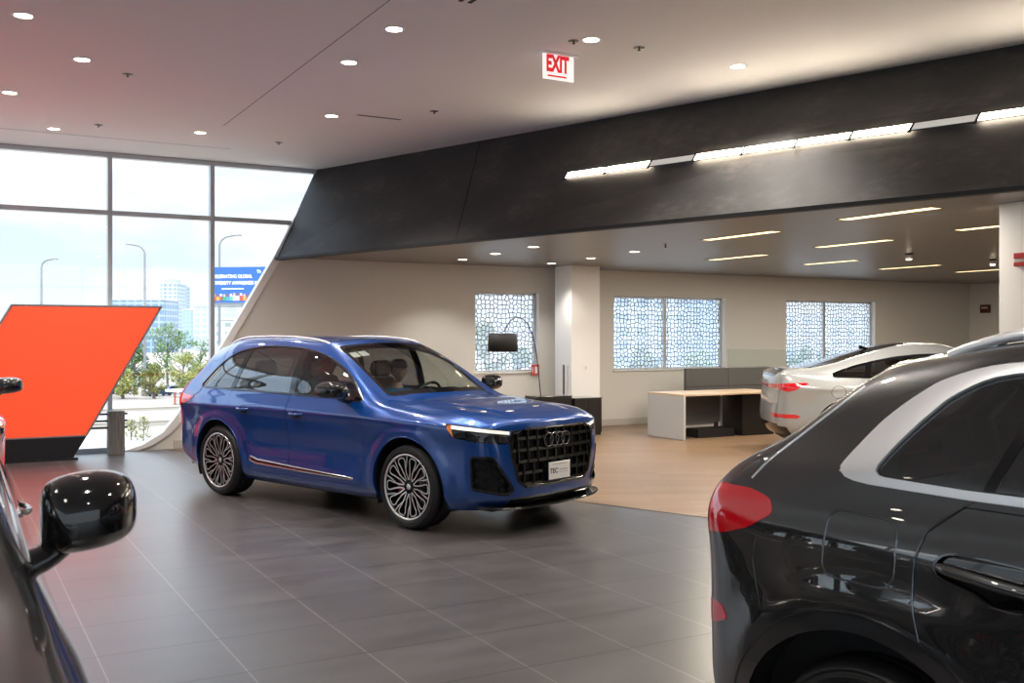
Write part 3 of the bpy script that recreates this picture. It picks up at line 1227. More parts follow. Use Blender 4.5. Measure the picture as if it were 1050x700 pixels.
M_drl = mat('daylight_strip', (0.8, 0.8, 0.78), 0.2, emit=(1.0, 0.95, 0.8), estr=0.5)
M_amber = mat('amber_reflector', (0.75, 0.22, 0.05), 0.15, coat=1.0)
M_lampin = mat('lamp_housing', (0.05, 0.05, 0.055), 0.25, 0.6)
M_plate = mat('plate_white', (0.75, 0.74, 0.72), 0.4)
M_ink = mat('ink_black', (0.02, 0.02, 0.02), 0.6)
M_grille = mat('grille_black', (0.006, 0.006, 0.006), 0.20, spec=0.35)


# ------------------------------------------------------------------ wheel
def wheel_parts(r=0.382, rr=0.288, wdt=0.285, style='basket'):
    """meshes of one wheel, axle along Y, outer face at -Y; returns dict name -> (mesh builder, mats)"""
    t = MB()
    hw = wdt / 2
    prof = [(rr + .004, -hw + .022), (rr + .016, -hw + .006), (rr + .04, -hw - .002), (r - .035, -hw + .002), (r - .012, -hw + .020), (r - .001, -hw + .05),
            (r - .001, -.045), (r - .010, -.043), (r - .010, -.035), (r - .001, -.033), (r, 0.0), (r - .010, .002), (r - .010, .010), (r - .001, .012), (r - .001, .045), (r - .010, .047), (r - .010, .055), (r - .001, .057),
            (r - .001, hw - .05), (r - .012, hw - .020), (r - .035, hw - .002), (rr + .04, hw + .002), (rr + .016, hw - .006), (rr + .004, hw - .022), (rr - .012, hw - .03), (rr - .012, -hw + .03)]
    t.lathe(prof, 56, axis='Y', closed=True)
    for rad in (rr + .03, rr + .055):
        t.lathe([(rad, -hw - .0035), (rad + .003, -hw - .0045), (rad + .006, -hw - .0035), (rad + .003, -hw + .002)], 56, axis='Y', closed=True)
    rim = MB()
    # barrel and lip
    rim.lathe([(rr - .004, -hw + .016), (rr + .010, -hw + .004), (rr + .012, -hw + .014), (rr - .002, -hw + .026), (rr - .016, -hw + .05), (rr - .03, 0), (rr - .02, hw - .03), (rr + .002, hw - .02), (rr + .004, hw - .012), (rr - .03, hw - .024), (rr - .042, 0), (rr - .028, -hw + .05), (rr - .012, -hw + .022)], 64, axis='Y', closed=True, mi=1)
    rim.lathe([(rr - .006, -hw + .006), (rr + .009, -hw + .0015), (rr + .010, -hw + .012), (rr - .006, -hw + .014)], 64, axis='Y', closed=True, mi=0)
    def pt(rad, ang, y): return Vector((rad * math.cos(ang), y, -rad * math.sin(ang)))
    yf = lambda rad: -hw + .012 + .030 * (1 - rad / rr)**1.5 + (.0 if rad > .1 else .0)
    def spoke(path, w0, w1, depth=.03):
        # path: list of (rad, ang); machined face with dark flanks
        n_ = len(path)
        pp = [pt(a, b, yf(a)) for a, b in path]
        vs = []
        for i_, p_ in enumerate(pp):
            a = pp[max(0, i_ - 1)]; b = pp[min(n_ - 1, i_ + 1)]
            tt = (b - a).normalized(); s = Vector((0, 1, 0)).cross(tt).normalized()
            w_ = lerp(w0, w1, i_ / (n_ - 1)) / 2
            vs += [p_ - s * w_, p_ + s * w_, p_ + s * (w_ + .004) + Vector((0, depth, 0)), p_ - s * (w_ + .004) + Vector((0, depth, 0))]
        fs0 = []; fs1 = []
        for i_ in range(n_ - 1):
            o = i_ * 4
            fs0.append((o, o + 1, o + 5, o + 4))
            fs1 += [(o + 1, o + 2, o + 6, o + 5), (o + 2, o + 3, o + 7, o + 6), (o + 3, o, o + 4, o + 7)]
        rim.add(vs, fs0, 0); base_ = len(rim.v) - len(vs)
        for f in fs1:
            rim.f.append([base_ + q for q in f]); rim.mi.append(1); rim.sm.append(False)
    K = 10
    for k_ in range(K):
        a0 = 2 * math.pi * (k_ + .5) / K + .1
        if style == 'basket':
            h_ = math.pi / K
            ro = rr - .022
            # U loop: two legs joined by a rounded end near the rim
            loop = [(.062, a0 - .25), (.12, a0 - .125), (.19, a0 - .150), (ro - .035, a0 - .180), (ro - .010, a0 - .150), (ro, a0 - .08), (ro, a0 + .08), (ro - .010, a0 + .150), (ro - .035, a0 + .180), (.19, a0 + .150), (.12, a0 + .125), (.062, a0 + .25)]
            spoke(loop, .0115, .0115)
            spoke([(.155, a0 + .14), (.21, a0 + h_ * .86), (rr - .004, a0 + h_)], .010, .013)
        else:
            if k_ % 2 == 0:
                for s_ in (-1, 1):
                    spoke([(.055, a0 + s_ * .25), (.14, a0 + s_ * .16), (rr - .004, a0 + s_ * .19)], .026, .016)
                    spoke([(.14, a0 + s_ * .19), (rr - .004, a0 + s_ * .36)], .012, .010)
    # hub
    rim.lathe([(0.0, -hw + .028), (.030, -hw + .028), (.034, -hw + .033), (.036, -hw + .042), (.072, -hw + .036), (.080, -hw + .048), (.080, -hw + .085), (0, -hw + .085)], 32, axis='Y', mi=1)
    rim.lathe([(.0, -hw + .026), (.026, -hw + .027), (.029, -hw + .031)], 24, axis='Y', mi=0)
    for k_ in range(5):
        c = pt(.056, 2 * math.pi * k_ / 5 + .3, -hw + .036)
        rim.lathe([(.0, -.012), (.0075, -.012), (.0085, -.004), (.0085, .01)], 8, c=c, axis='Y', mi=1)
    disc = MB()
    disc.lathe([(.08, -.02), (.20, -.02), (.20, .012), (.08, .012)], 48, axis='Y', closed=True)
    disc.lathe([(.0, -.04), (.085, -.04), (.09, -.02), (.09, .05), (.0, .05)], 32, axis='Y')
    cal = MB()
    ns_ = 8
    vs = []
    for i_ in range(ns_ + 1):
        a = R(lerp(142, 218, i_ / ns_))
        for rad, y in ((.135, -.055), (.21, -.055), (.225, -.03), (.225, .045), (.135, .045)):
            vs.append(pt(rad, a, y))
    fs = []
    for i_ in range(ns_):
        for j in range(5):
            j2 = (j + 1) % 5
            fs.append((i_ * 5 + j, i_ * 5 + j2, i_ * 5 + 5 + j2, i_ * 5 + 5 + j))
    fs += [tuple(range(5)), tuple(range(ns_ * 5, ns_ * 5 + 5))[::-1]]
    cal.add(vs, fs)
    return {'tyre': (t, M_tyre), 'rim': (rim, [M_rimface, M_rimdark]), 'brake_disc': (disc, M_disc), 'brake_caliper': (cal, M_redcal)}


WHEEL_CACHE = {}
def add_wheel(parent, x, y, z, r, rr, style='basket', steer=0.0, side=-1, wdt=0.285, spin=0.0, cal_mat=None):
    """side -1: right-hand wheel (outer face towards -Y)"""
    key = (r, rr, style, wdt)
    if key not in WHEEL_CACHE:
        d = {}
        for nm, (mb, mm) in wheel_parts(r, rr, wdt, style).items():
            o = mb.build(nm, mm, None)
            d[nm] = o.data
            bpy.data.objects.remove(o)
        WHEEL_CACHE[key] = d
    w_ = bpy.data.objects.new('wheel', None); COL.objects.link(w_)
    w_.empty_display_size = .1
    w_.parent = parent; w_.location = (x, y, z)
    w_.rotation_euler = (0, 0, (math.pi if side > 0 else 0) + steer)
    for nm, me in WHEEL_CACHE[key].items():
        o = bpy.data.objects.new(nm, me); COL.objects.link(o); o.parent = w_
        if nm in ('rim',): o.rotation_euler = (0, spin, 0)
        if nm == 'brake_caliper' and side > 0: o.rotation_euler = (0, math.pi, 0)
        if nm == 'brake_caliper' and cal_mat: 
            o.material_slots[0].link = 'OBJECT'; o.material_slots[0].material = cal_mat
    return w_
# =================================================================== sport utility vehicle
def inset(poly, d):
    """shrink a closed polygon by d"""
    n = len(poly)
    area = sum(poly[i][0] * poly[(i + 1) % n][1] - poly[(i + 1) % n][0] * poly[i][1] for i in range(n))
    s = 1 if area > 0 else -1
    out = []
    for i in range(n):
        p0 = Vector(poly[i - 1]); p = Vector(poly[i]); p1 = Vector(poly[(i + 1) % n])
        a = (p - p0); b = (p1 - p)
        if a.length < 1e-7: a = b
        if b.length < 1e-7: b = a
        a.normalize(); b.normalize()
        n1 = Vector((-a.y, a.x)) * s; n2 = Vector((-b.y, b.x)) * s
        m_ = (n1 + n2)
        if m_.length < 1e-6: m_ = n1
        m_.normalize()
        c = max(.35, m_.dot(n1))
        out.append(tuple(p + m_ * d / c))
    return out


def smoothpoly(pts, n=6, closed=False):
    """Catmull-Rom through points (2D)"""
    P = [Vector(p) for p in pts]
    out = []
    m_ = len(P)
    rng = range(m_ if closed else m_ - 1)
    for i in rng:
        p0 = P[(i - 1) % m_] if closed or i > 0 else P[0]
        p1 = P[i]; p2 = P[(i + 1) % m_]
        p3 = P[(i + 2) % m_] if closed or i + 2 < m_ else P[-1]
        for j in range(n):
            t = j / n
            out.append(tuple(.5 * ((2 * p1) + (p2 - p0) * t + (2 * p0 - 5 * p1 + 4 * p2 - p3) * t * t + (3 * p1 - p0 - 3 * p2 + p3) * t**3)))
    if not closed: out.append(tuple(P[-1]))
    return out


def mirror_unit(parent, loc, side, shell_m, cap_m=None, base=None, s=1.0, lower_m=None):
    """door mirror. side +1 left, -1 right; origin where the arm meets the door"""
    e = bpy.data.objects.new('door_mirror', None); COL.objects.link(e); e.parent = parent
    e.empty_display_size = .1
    e.location = loc; e.scale = (s, s, s)
    sg = side
    # shell: rounded body built from cross sections along y (outwards)
    def shell(z0, z1, name, m_, top=True):
        mb = MB()
        secs = [(.035, .050, .0, .062, -.045), (.050, .088, -.0, .075, -.058), (.09, .112, .0, .086, -.066), (.15, .118, -.004, .088, -.068), (.21, .112, -.010, .083, -.066), (.255, .092, -.020, .070, -.060), (.283, .060, -.034, .048, -.048), (.293, .022, -.045, .018, -.030)]
        rings = []
        for (y, depth, xo, hu, hd) in secs:
            ring = []
            n = 20
            for k in range(n):
                a = 2 * math.pi * k / n
                ca, sa = math.cos(a), math.sin(a)
                # forward half is a bull nose, rear is flat (glass)
                x = xo + (depth * abs(ca)**.85 if ca > 0 else -.028 * abs(ca)**.35)
                z = (hu if sa > 0 else -hd) * (abs(sa)**.75) * (1 if sa > 0 else -1)
                ring.append(Vector((x, sg * y, z + .02 * (y / .29))))
            rings.append(ring)
        vs = []; fs = []
        n = 20
        for rg in rings: vs += rg
        keep = []
        for i in range(len(rings) - 1):
            for k in range(n):
                k2 = (k + 1) % n
                f = (i * n + k, i * n + k2, (i + 1) * n + k2, (i + 1) * n + k)
                if (not (12 <= k < 19)) == top: keep.append(f)
        if top:
            keep.append(tuple(range(n))); keep.append(tuple(range((len(rings) - 1) * n, len(rings) * n)))
        mb.add(vs, keep, 0, True)
        o = mb.build(name, m_, e)
        ss = o.modifiers.new('s', 'SUBSURF'); ss.levels = 2; ss.render_levels = 2
        o.location = (0, 0, .075)
        return o
    shell(0, 1, 'mirror_shell', shell_m, True)
    shell(0, 1, 'mirror_lower_shell', lower_m or M_gloss, False)
    mb = MB()
    # glass plate, set in the rear face
    pts = [(-.031, sg * .055, -.035), (-.031, sg * .055, .045), (-.031, sg * .20, .058), (-.031, sg * .255, .04), (-.031, sg * .27, .0), (-.031, sg * .24, -.03)]
    mb.prism(pts, (-.003, 0, .085), (.0, 0, .085))
    mb.build('mirror_glass', mat('mirror_silver', (.9, .9, .9), .02, 1.0), e)
    mb = MB()
    # arm
    vs = []
    secs = [(-.045, .080, -.006, .030, .06), (.02, .070, .0, .028, .052), (.08, .058, .022, .030, .048), (.13, .045, .045, .022, .040)]
    for (y, dx_, z, hz_, dxb) in secs:
        for (qx, qz) in ((dx_, 0), (dx_ * .6, hz_), (-dxb * .6, hz_), (-dxb, 0), (-dxb * .6, -hz_), (dx_ * .6, -hz_)):
            vs.append((qx, sg * y, z + qz))
    fs = [(i * 6 + k, i * 6 + (k + 1) % 6, i * 6 + 6 + (k + 1) % 6, i * 6 + 6 + k) for i in range(3) for k in range(6)]
    fs += [tuple(range(6)), tuple(range(18, 24))]
    mb.add(vs, fs, 0, True)
    a = mb.build('mirror_arm', M_gloss, e)
    ss = a.modifiers.new('s', 'SUBSURF'); ss.levels = 1; ss.render_levels = 1
    return e


def seat(parent, x, y, m_, rows=1, w=.50):
    e = bpy.data.objects.new('seat', None); COL.objects.link(e); e.parent = parent; e.location = (x, y, 0)
    e.empty_display_size = .1
    def cushion(name, secs, m_):
        """secs: list of (centre x, z, half thickness, half width, tilt)"""
        mb = MB(); vs = []
        for (cx_, cz, ht, hw, tl) in secs:
            d = Vector((math.cos(tl), 0, math.sin(tl)))
            for k in range(12):
                a = 2 * math.pi * k / 12
                c, s = math.cos(a), math.sin(a)
                u_ = abs(c)**.5 * (1 if c > 0 else -1) * ht
                v_ = abs(s)**.5 * (1 if s > 0 else -1) * hw
                bol = .035 * (abs(v_) / hw)**4 if c > 0 else 0
                p_ = Vector((cx_, 0, cz)) + d * (u_ + bol)
                vs.append((p_.x, v_, p_.z))
        n = len(secs)
        fs = [(i * 12 + k, i * 12 + (k + 1) % 12, i * 12 + 12 + (k + 1) % 12, i * 12 + 12 + k) for i in range(n - 1) for k in range(12)]
        fs += [tuple(range(12)), tuple(range((n - 1) * 12, n * 12))]
        mb.add(vs, fs, 0, True)
        o = mb.build(name, m_, e)
        return o
    hw = w / 2
    t = R(-14)
    cushion('backrest', [(-.16, .62, .05, hw * .8, 0), (-.17, .70, .085, hw, 0), (-.20, .90, .08, hw * .98, -t), (-.25, 1.10, .065, hw * .92, -t), (-.29, 1.24, .05, hw * .72, -t), (-.30, 1.27, .02, hw * .5, -t)], m_)
    cushion('headrest', [(-.30, 1.28, .02, .07, -t), (-.305, 1.31, .045, .125, -t), (-.315, 1.38, .05, .13, -t), (-.325, 1.44, .04, .11, -t), (-.33, 1.46, .015, .06, -t)], m_)
    mb = MB()
    mb.box((.10, 0, .60), (.50, w, .16)); o = mb.build('seat_cushion', m_, e, bevel=.05)
    return e


def make_suv(name, label, loc, rz, paint_m, spec, group=None):
    root = empty(name, label, 'car', loc, rz, group)
    W = spec['warp']
    wb = spec['wb']
    WR = spec.get('wr', .382)
    AR = spec.get('arch', .445)
    CZ = WR
    xr_ = -wb
    P = Panels(W, spec['disp'], spec.get('levels', 3))
    lo_trim = spec.get('lower', paint_m)

    # ---- lower cladding / sill
    if spec.get('sill_black'):
        P.cut('side', [(.9, .30), (.9, .05), (xr_ - 1.2, .05), (xr_ - 1.2, .33), (xr_, .33), (-.5, .315)], 'sill')
    # ---- bonnet
    if spec.get('bonnet', True):
        hb = smoothpoly([(.79, -.03), (.785, .2), (.745, .42), (.70, .545), (.60, .655), (.40, .735), (.10, .785), (-.20, .80), (-.45, .795)], 3) + [(-.50, .62), (-.455, .40), (-.43, .2), (-.425, -.03)]
        hb = [spec['w2'](x, y) for x, y in hb]
        P.cut('top', hb, 'shut_gap')
        P.cut('top', inset(hb, .0045), 'bonnet')
    # ---- windscreen and cowl
    ws = [(-.40, -.04), (-.42, .25), (-.475, .52), (-.53, .66), (-.56, .685), (-.95, .668), (-1.30, .632), (-1.375, .612), (-1.385, .58), (-1.35, .3), (-1.335, -.04)]
    ws = [spec['w2'](x, y) for x, y in ws]
    P.cut('top', ws, 'window_frit')
    wi = inset(ws, .035)
    wi[0] = (wi[0][0] - .055, -.04); wi[1] = (wi[1][0] - .055, wi[1][1]); wi[2] = (wi[2][0] - .05, wi[2][1]); wi[3] = (wi[3][0] - .035, wi[3][1])
    wi[-1] = (wi[-1][0], -.04)
    P.cut('top', rounded(wi, .04, 3), 'windscreen')
    # ---- side windows
    dlo = spec['dlo']
    P.cut('side', dlo, 'window_frit', within=lambda c: c.z > 1.0)
    for nm, poly in spec['glass']:
        P.cut('side', poly, nm, within=lambda c: c.z > 1.0)
    # ---- rear window and tailgate
    rw = [(-.03, spec['rw'][1]), (-.03, spec['rw'][0]), (.56, spec['rw'][0]), (.60, spec['rw'][0] + .02), (.50, spec['rw'][1] - .02), (.46, spec['rw'][1])]
    P.cut('rear', rw, 'window_frit')
    P.cut('rear', inset(rw, .02)[:0] + [(-.03, spec['rw'][1] - .02), (-.03, spec['rw'][0] + .02), (.55, spec['rw'][0] + .025), (.455, spec['rw'][1] - .03)], 'rear_window')
    for f in spec.get('extra_cuts', []): f(P)
    if spec.get('cabin_low'):
        rwt = [(-1.95, -.03), (-1.97, .30), (-2.02, .56), (-3.40, .66), (-3.58, .40), (-3.62, -.03)]
        P.cut('top', rwt, 'rear_window')
    # ---- doors
    for nm, poly in spec['doors']:
        P.cut('side', poly, 'shut_gap', only=(0,))
        P.cut('side', inset(poly, .0035), nm, only=(0, [k_ for k_, v_ in P.names.items() if v_ == 'shut_gap'][0]))
    # ---- front: grille, headlamps, intakes, splitter
    if spec.get('front', True):
        P.cut('front', spec['grille'], 'void_grille')
        P.cut('fc', spec['headlamp'], 'headlamp_void')
        P.cut('fc', spec['intake'], 'void_intake', within=lambda c: c.x > .2)
        P.cut('front', [(-.03, .20), (.56, .20), (.60, .26), (.56, .325), (-.03, .325)], 'splitter')
    # ---- rear lamps and bumper
    P.cut('rc', spec['taillamp'], 'tail_lamp')
    P.cut('rear', spec['lightbar'], 'tail_lamp', only=(0,))
    for nm, kd, poly in spec.get('rear_parts', []): P.cut(kd, poly, nm)
    # ---- wheel arches
    for cx_ in (0.0, xr_):
        if spec.get('clad'):
            P.cut('side', arc(cx_, CZ, AR + .055, 0, 360, 56), 'arch_trim' if cx_ else 'arch_trim_b', within=lambda c: c.z < 1.0)
        P.cut('side', arc(cx_, CZ, AR, 0, 360, 56), 'void_arch', within=lambda c: c.z < 1.0)

    # ---- emit
    names = set(P.names.values())
    P.emit(root, 'body', 'body_shell', paint_m, thick=.028)
    if 'bonnet' in names: P.emit(root, 'bonnet', 'bonnet', paint_m)
    if 'shut_gap' in names: P.emit(root, 'shut_gap', 'shut_line', M_gap, push=.004)
    for an in ('arch_trim', 'arch_trim_b'):
        if an in names:
            for sd in ('L', 'R'): P.emit(root, an, 'arch_trim', spec['clad'], side=sd, push=-.006, thick=.035)
    if 'rear_diffuser' in names: P.emit(root, 'rear_diffuser', 'rear_diffuser', M_gloss)
    if 'sill' in names: P.emit(root, 'sill', 'sill', M_plast)
    P.emit(root, 'window_frit', 'window_surround', M_gloss, push=.002, thick=.012)
    P.emit(root, 'windscreen', 'windscreen', M_tint, push=.003)
    P.emit(root, 'rear_window', 'rear_window', M_dtint, push=.003)
    for sd in ('L', 'R'):
        sg = 1 if sd == 'L' else -1
        dm = {}
        for nm, poly in spec['doors']:
            dm[nm] = P.emit(root, nm, 'door', paint_m, side=sd)
        for nm, poly in spec.get('glass_emit', spec['glass']):
            gm = spec.get('glassmat', {}).get(nm, M_dtint if 'quarter' in nm or 'rear' in nm else M_sidegl)
            P.emit(root, nm, 'side_window', gm, side=sd, push=.005)
        o = P.emit(root, 'tail_lamp', 'tail_lamp', M_redlens, side=sd, push=-.002, thick=.03)
        if 'bumper_reflector' in names: P.emit(root, 'bumper_reflector', 'bumper_reflector', M_redlens, side=sd, push=-.003, thick=.02)
        for nm, (hx, hz_, hl) in spec['handles'].items():
            d_ = dm.get(nm)
            l0, n0 = P.hit('side', hx, hz_)
            if l0 is None: continue
            mb = MB()
            cup = [(hx + .066 * math.cos(t_) , hz_ + .040 * math.sin(t_)) for t_ in [2 * math.pi * q / 20 for q in range(20)]]
            c3 = [P.hit('side', a, b) for a, b in cup]
            vs = [l + n_ * .0012 for l, n_ in c3] + [l0 + n0 * .0022]
            vs = [(v.x, v.y * sg, v.z) for v in vs]
            mb.add(vs, [(q, (q + 1) % 20, 20) for q in range(20)], 0, True)
            mb.build('handle_cup', M_gap, d_)
            mb = MB()
            pts = []
            for q in range(9):
                t_ = q / 8
                x = hx + hl * (.5 - t_)
                l, n_ = P.hit('side', x, hz_ + .004)
                off = .004 + .030 * math.sin(math.pi * min(1, max(0, t_)))**.5
                p_ = l + n_ * off
                pts.append((p_.x, p_.y * sg, p_.z + .004))
            mb.tube(pts, [.010, .012, .013, .0135, .0135, .0135, .013, .012, .010], 10)
            mb.build('door_handle', spec.get('handle_m', paint_m), d_)
    # window bright trim
    if spec.get('dlo_trim'):
        for sd in ('L', 'R'):
            mb = MB()
            P.ribbon('side', spec['dlo_line'], spec['dlo_trim'][0], spec['dlo_trim'][1], mb, side=sd, closed=spec.get('dlo_closed', True), step=.04)
            mb.build('window_trim', spec['dlo_trim'][2], root)
    for nm, kd, pts, w_, h_, mm in spec.get('ribbons', []):
        for sd in ('L', 'R'):
            mb = MB()
            P.ribbon(kd, pts, w_, h_, mb, side=sd, step=.04)
            mb.build(nm, mm, root)
    # arch lips
    for cx_ in (0.0, xr_):
        for sd in ('L', 'R'):
            mb = MB()
            rr = AR + (.058 if spec.get('clad') else .006)
            P.ribbon('side', [p for p in arc(cx_, CZ, rr, -14, 194, 40) if p[1] > .26], .010, .005 if not spec.get('clad') else .010, mb, side=sd, step=.05)
            mb.build('arch_lip', spec.get('lip_m', paint_m), root)

    # ---- front details
    if spec.get('front', True):
        build_front(root, P, spec, paint_m)
    # ---- liners, floor pan, cabin tub
    for cx_ in (0.0, xr_):
        for sg in (1, -1):
            mb = MB()
            n = 20; vs = []
            for q in range(n + 1):
                a = R(lerp(-25, 205, q / n))
                for y in (.50, .935):
                    vs.append((cx_ + (AR + .012) * math.cos(a), sg * y, CZ + (AR + .012) * math.sin(a)))
            fs = [(2 * q, 2 * q + 1, 2 * q + 3, 2 * q + 2) for q in range(n)]
            mb.add(vs, fs, 0, True)
            mb.add([(cx_ + (AR + .012) * math.cos(R(lerp(-25, 205, q / n))), sg * .50, CZ + (AR + .012) * math.sin(R(lerp(-25, 205, q / n)))) for q in range(n + 1)], [tuple(range(n + 1))], 0)
            mb.build('wheel_liner', M_black, root)
    fl = spec['x0'] + .86; rl = spec['x1']
    mb = MB()
    mb.box(((xr_ + AR + .03 - AR - .03) / 2 * 1.0, 0, .27), (wb - 2 * AR - .06, 1.66, .14))
    mb.box(((fl - AR) / 2 + AR / 2 + .0, 0, .27), (.40, 1.0, .12)) if False else None
    mb.b2((.78, -.46, .20), (rl + .25, .46, .34))
    mb.b2((.80, -.70, .215), (AR + .03, .70, .34)); mb.b2((xr_ - AR - .03, -.76, .26), (rl + .22, .76, .40))
    mb.build('floor_pan', M_black, root)
    mb = MB()
    yb = spec.get('tub_y', .835)
    xa_, xb_ = -.50, rl + .22
    mb.b2((xa_, -yb, .40), (xb_, yb, .43))
    tz = 1.085 * (spec.get('ds', 1.0))
    mb.b2((xa_, -yb, .40), (xb_ + .25, -yb + .03, tz)); mb.b2((xa_, yb - .03, .40), (xb_ + .25, yb, tz))
    mb.b2((xa_, -yb, .40), (xa_ + .03, yb, tz - .03)); mb.b2((xb_ + .25 - .02, -yb, .40), (xb_ + .25, yb, tz - .05))
    mb.build('cabin_tub', M_cabin, root)
    # dashboard
    mb = MB()
    sc = spec.get('ds', 1.0)
    prof = [(-.52, .98), (-.50, 1.055), (-.62, 1.085), (-.86, 1.075), (-.98, 1.03), (-1.0, .95), (-.90, .84), (-.78, .62), (-.52, .60)]
    mb.prism([(x, -.80, z * sc) for x, z in prof], (0, 0, 0), (0, 1.60, 0))
    mb.build('dashboard', M_cabin, root, bevel=.012)
    mb = MB()
    prof = [(-.84, 1.06), (-.86, 1.12), (-.93, 1.135), (-1.02, 1.10), (-1.02, 1.04)]
    mb.prism([(x, .20, z * sc) for x, z in prof], (0, 0, 0), (0, .36, 0))
    mb.build('instrument_hood', M_cabin, root, bevel=.012)
    # steering wheel
    sw = bpy.data.objects.new('steering_wheel', None); COL.objects.link(sw); sw.parent = root
    sw.location = (-1.12, .38, 1.075 * sc); sw.rotation_euler = (0, R(-66), 0); sw.empty_display_size = .1
    mb = MB()
    pts = [(.185 * math.cos(2 * math.pi * q / 36), .185 * math.sin(2 * math.pi * q / 36), 0) for q in range(37)]
    mb.tube(pts, .015, 10, caps=False)
    mb.build('wheel_ring', M_leather, sw)
    mb = MB()
    mb.lathe([(0, .0), (.05, .0), (.062, -.02), (.05, -.05), (0, -.05)], 20)
    for a in (R(90), R(-90), R(180)):
        mb.bar((.04 * math.cos(a), .04 * math.sin(a), -.015), (.18 * math.cos(a), .18 * math.sin(a), -.004), .035, .012)
    mb.build('hub', M_cabin, sw)
    # seats, headliner, pillars' inner trim
    for (sx, sy) in spec.get('seats', [(-1.72, .38), (-1.72, -.38), (-2.62, .40), (-2.62, -.40)]):
        seat(root, sx, sy, M_leather)
    mb = MB()
    hz1 = spec['head_z']
    hx0, hx1 = spec.get('head_x', (-1.50, -3.40))
    mb.b2((hx0, -.56, hz1 - .02), (hx1, .56, hz1))
    mb.build('headliner', mat('headliner_grey', (.10, .10, .10), .9), root)
    # ---- mirrors
    for sg in (1, -1):
        mx1 = spec['mirror']
        mirror_unit(root, (mx1[0], sg * mx1[1], mx1[2]), sg, spec.get('mirror_m', M_gloss), s=mx1[3])
    # ---- wheels
    st = spec.get('steer', 0.0)
    for sg in (1, -1):
        add_wheel(root, 0, sg * spec.get('track', .825), CZ, WR, spec.get('rim', .288), spec.get('wheel', 'basket'), st, sg, spin=.2)
        add_wheel(root, xr_, sg * spec.get('track', .825), CZ, WR, spec.get('rim', .288), spec.get('wheel', 'basket'), 0, sg, spin=.5)
    # roof rails
    if spec.get('rails'):
        for sg in (1, -1):
            mb = MB()
            pts = []
            (xa_, xb_, yy) = spec['rails']
            for q in range(25):
                t_ = q / 24
                x = lerp(xa_, xb_, t_)
                l, n_ = P.hit('top', x, yy)
                if l is None: continue
                off = .026 * min(1, 6 * t_, 6 * (1 - t_))**.6 - .004
                pts.append((l.x, l.y * sg, l.z + off))
            for sh in (0,):
                mb.tube(pts, spec.get('rail_r', .014), 10)
            for q in (0, 1, 23, 24):
                pass
            rl_ = mb.build('roof_rail', spec.get('rail_m', M_satin), root)
            mb = MB()
            for t_ in (.06, .5, .94):
                q = int(t_ * 24)
                p_ = pts[min(q, len(pts) - 1)]
                mb.box((p_[0], p_[1], p_[2] - .02), (.10, .018, .04))
            mb.build('rail_foot', spec.get('rail_m', M_satin), rl_)
    # shark fin
    l, n_ = P.hit('top', spec.get('fin_x', spec['x1'] + .55), 0.0)
    if l is not None:
        mb = MB()
        mb.add([(l.x + .10, 0, l.z - .005), (l.x - .07, .022, l.z - .005), (l.x - .07, -.022, l.z - .005), (l.x - .055, 0, l.z + .055), (l.x - .085, 0, l.z + .055), (l.x - .09, 0, l.z - .005)],
               [(0, 1, 3), (0, 3, 2), (1, 5, 4, 3), (2, 3, 4, 5), (0, 2, 5, 1)], 0)
        mb.build('antenna_fin', spec.get('fin_m', paint_m), root)
    for f in spec.get('post', []): f(root, P)
    P.bm.free()
    return root


def rings_emblem(parent, c, r, tube, m_, axis='X'):
    """four interlocked rings in the YZ plane facing X"""
    mb = MB()
    for k_ in range(4):
        y = (k_ - 1.5) * r * 1.32
        pts = []
        for q in range(33):
            a = 2 * math.pi * q / 32
            pts.append((c[0] + (.002 if k_ % 2 else 0), c[1] + y + r * math.cos(a), c[2] + r * math.sin(a)))
        mb.tube(pts, tube, 8, caps=False)
    return mb.build('ring_emblem', m_, parent)


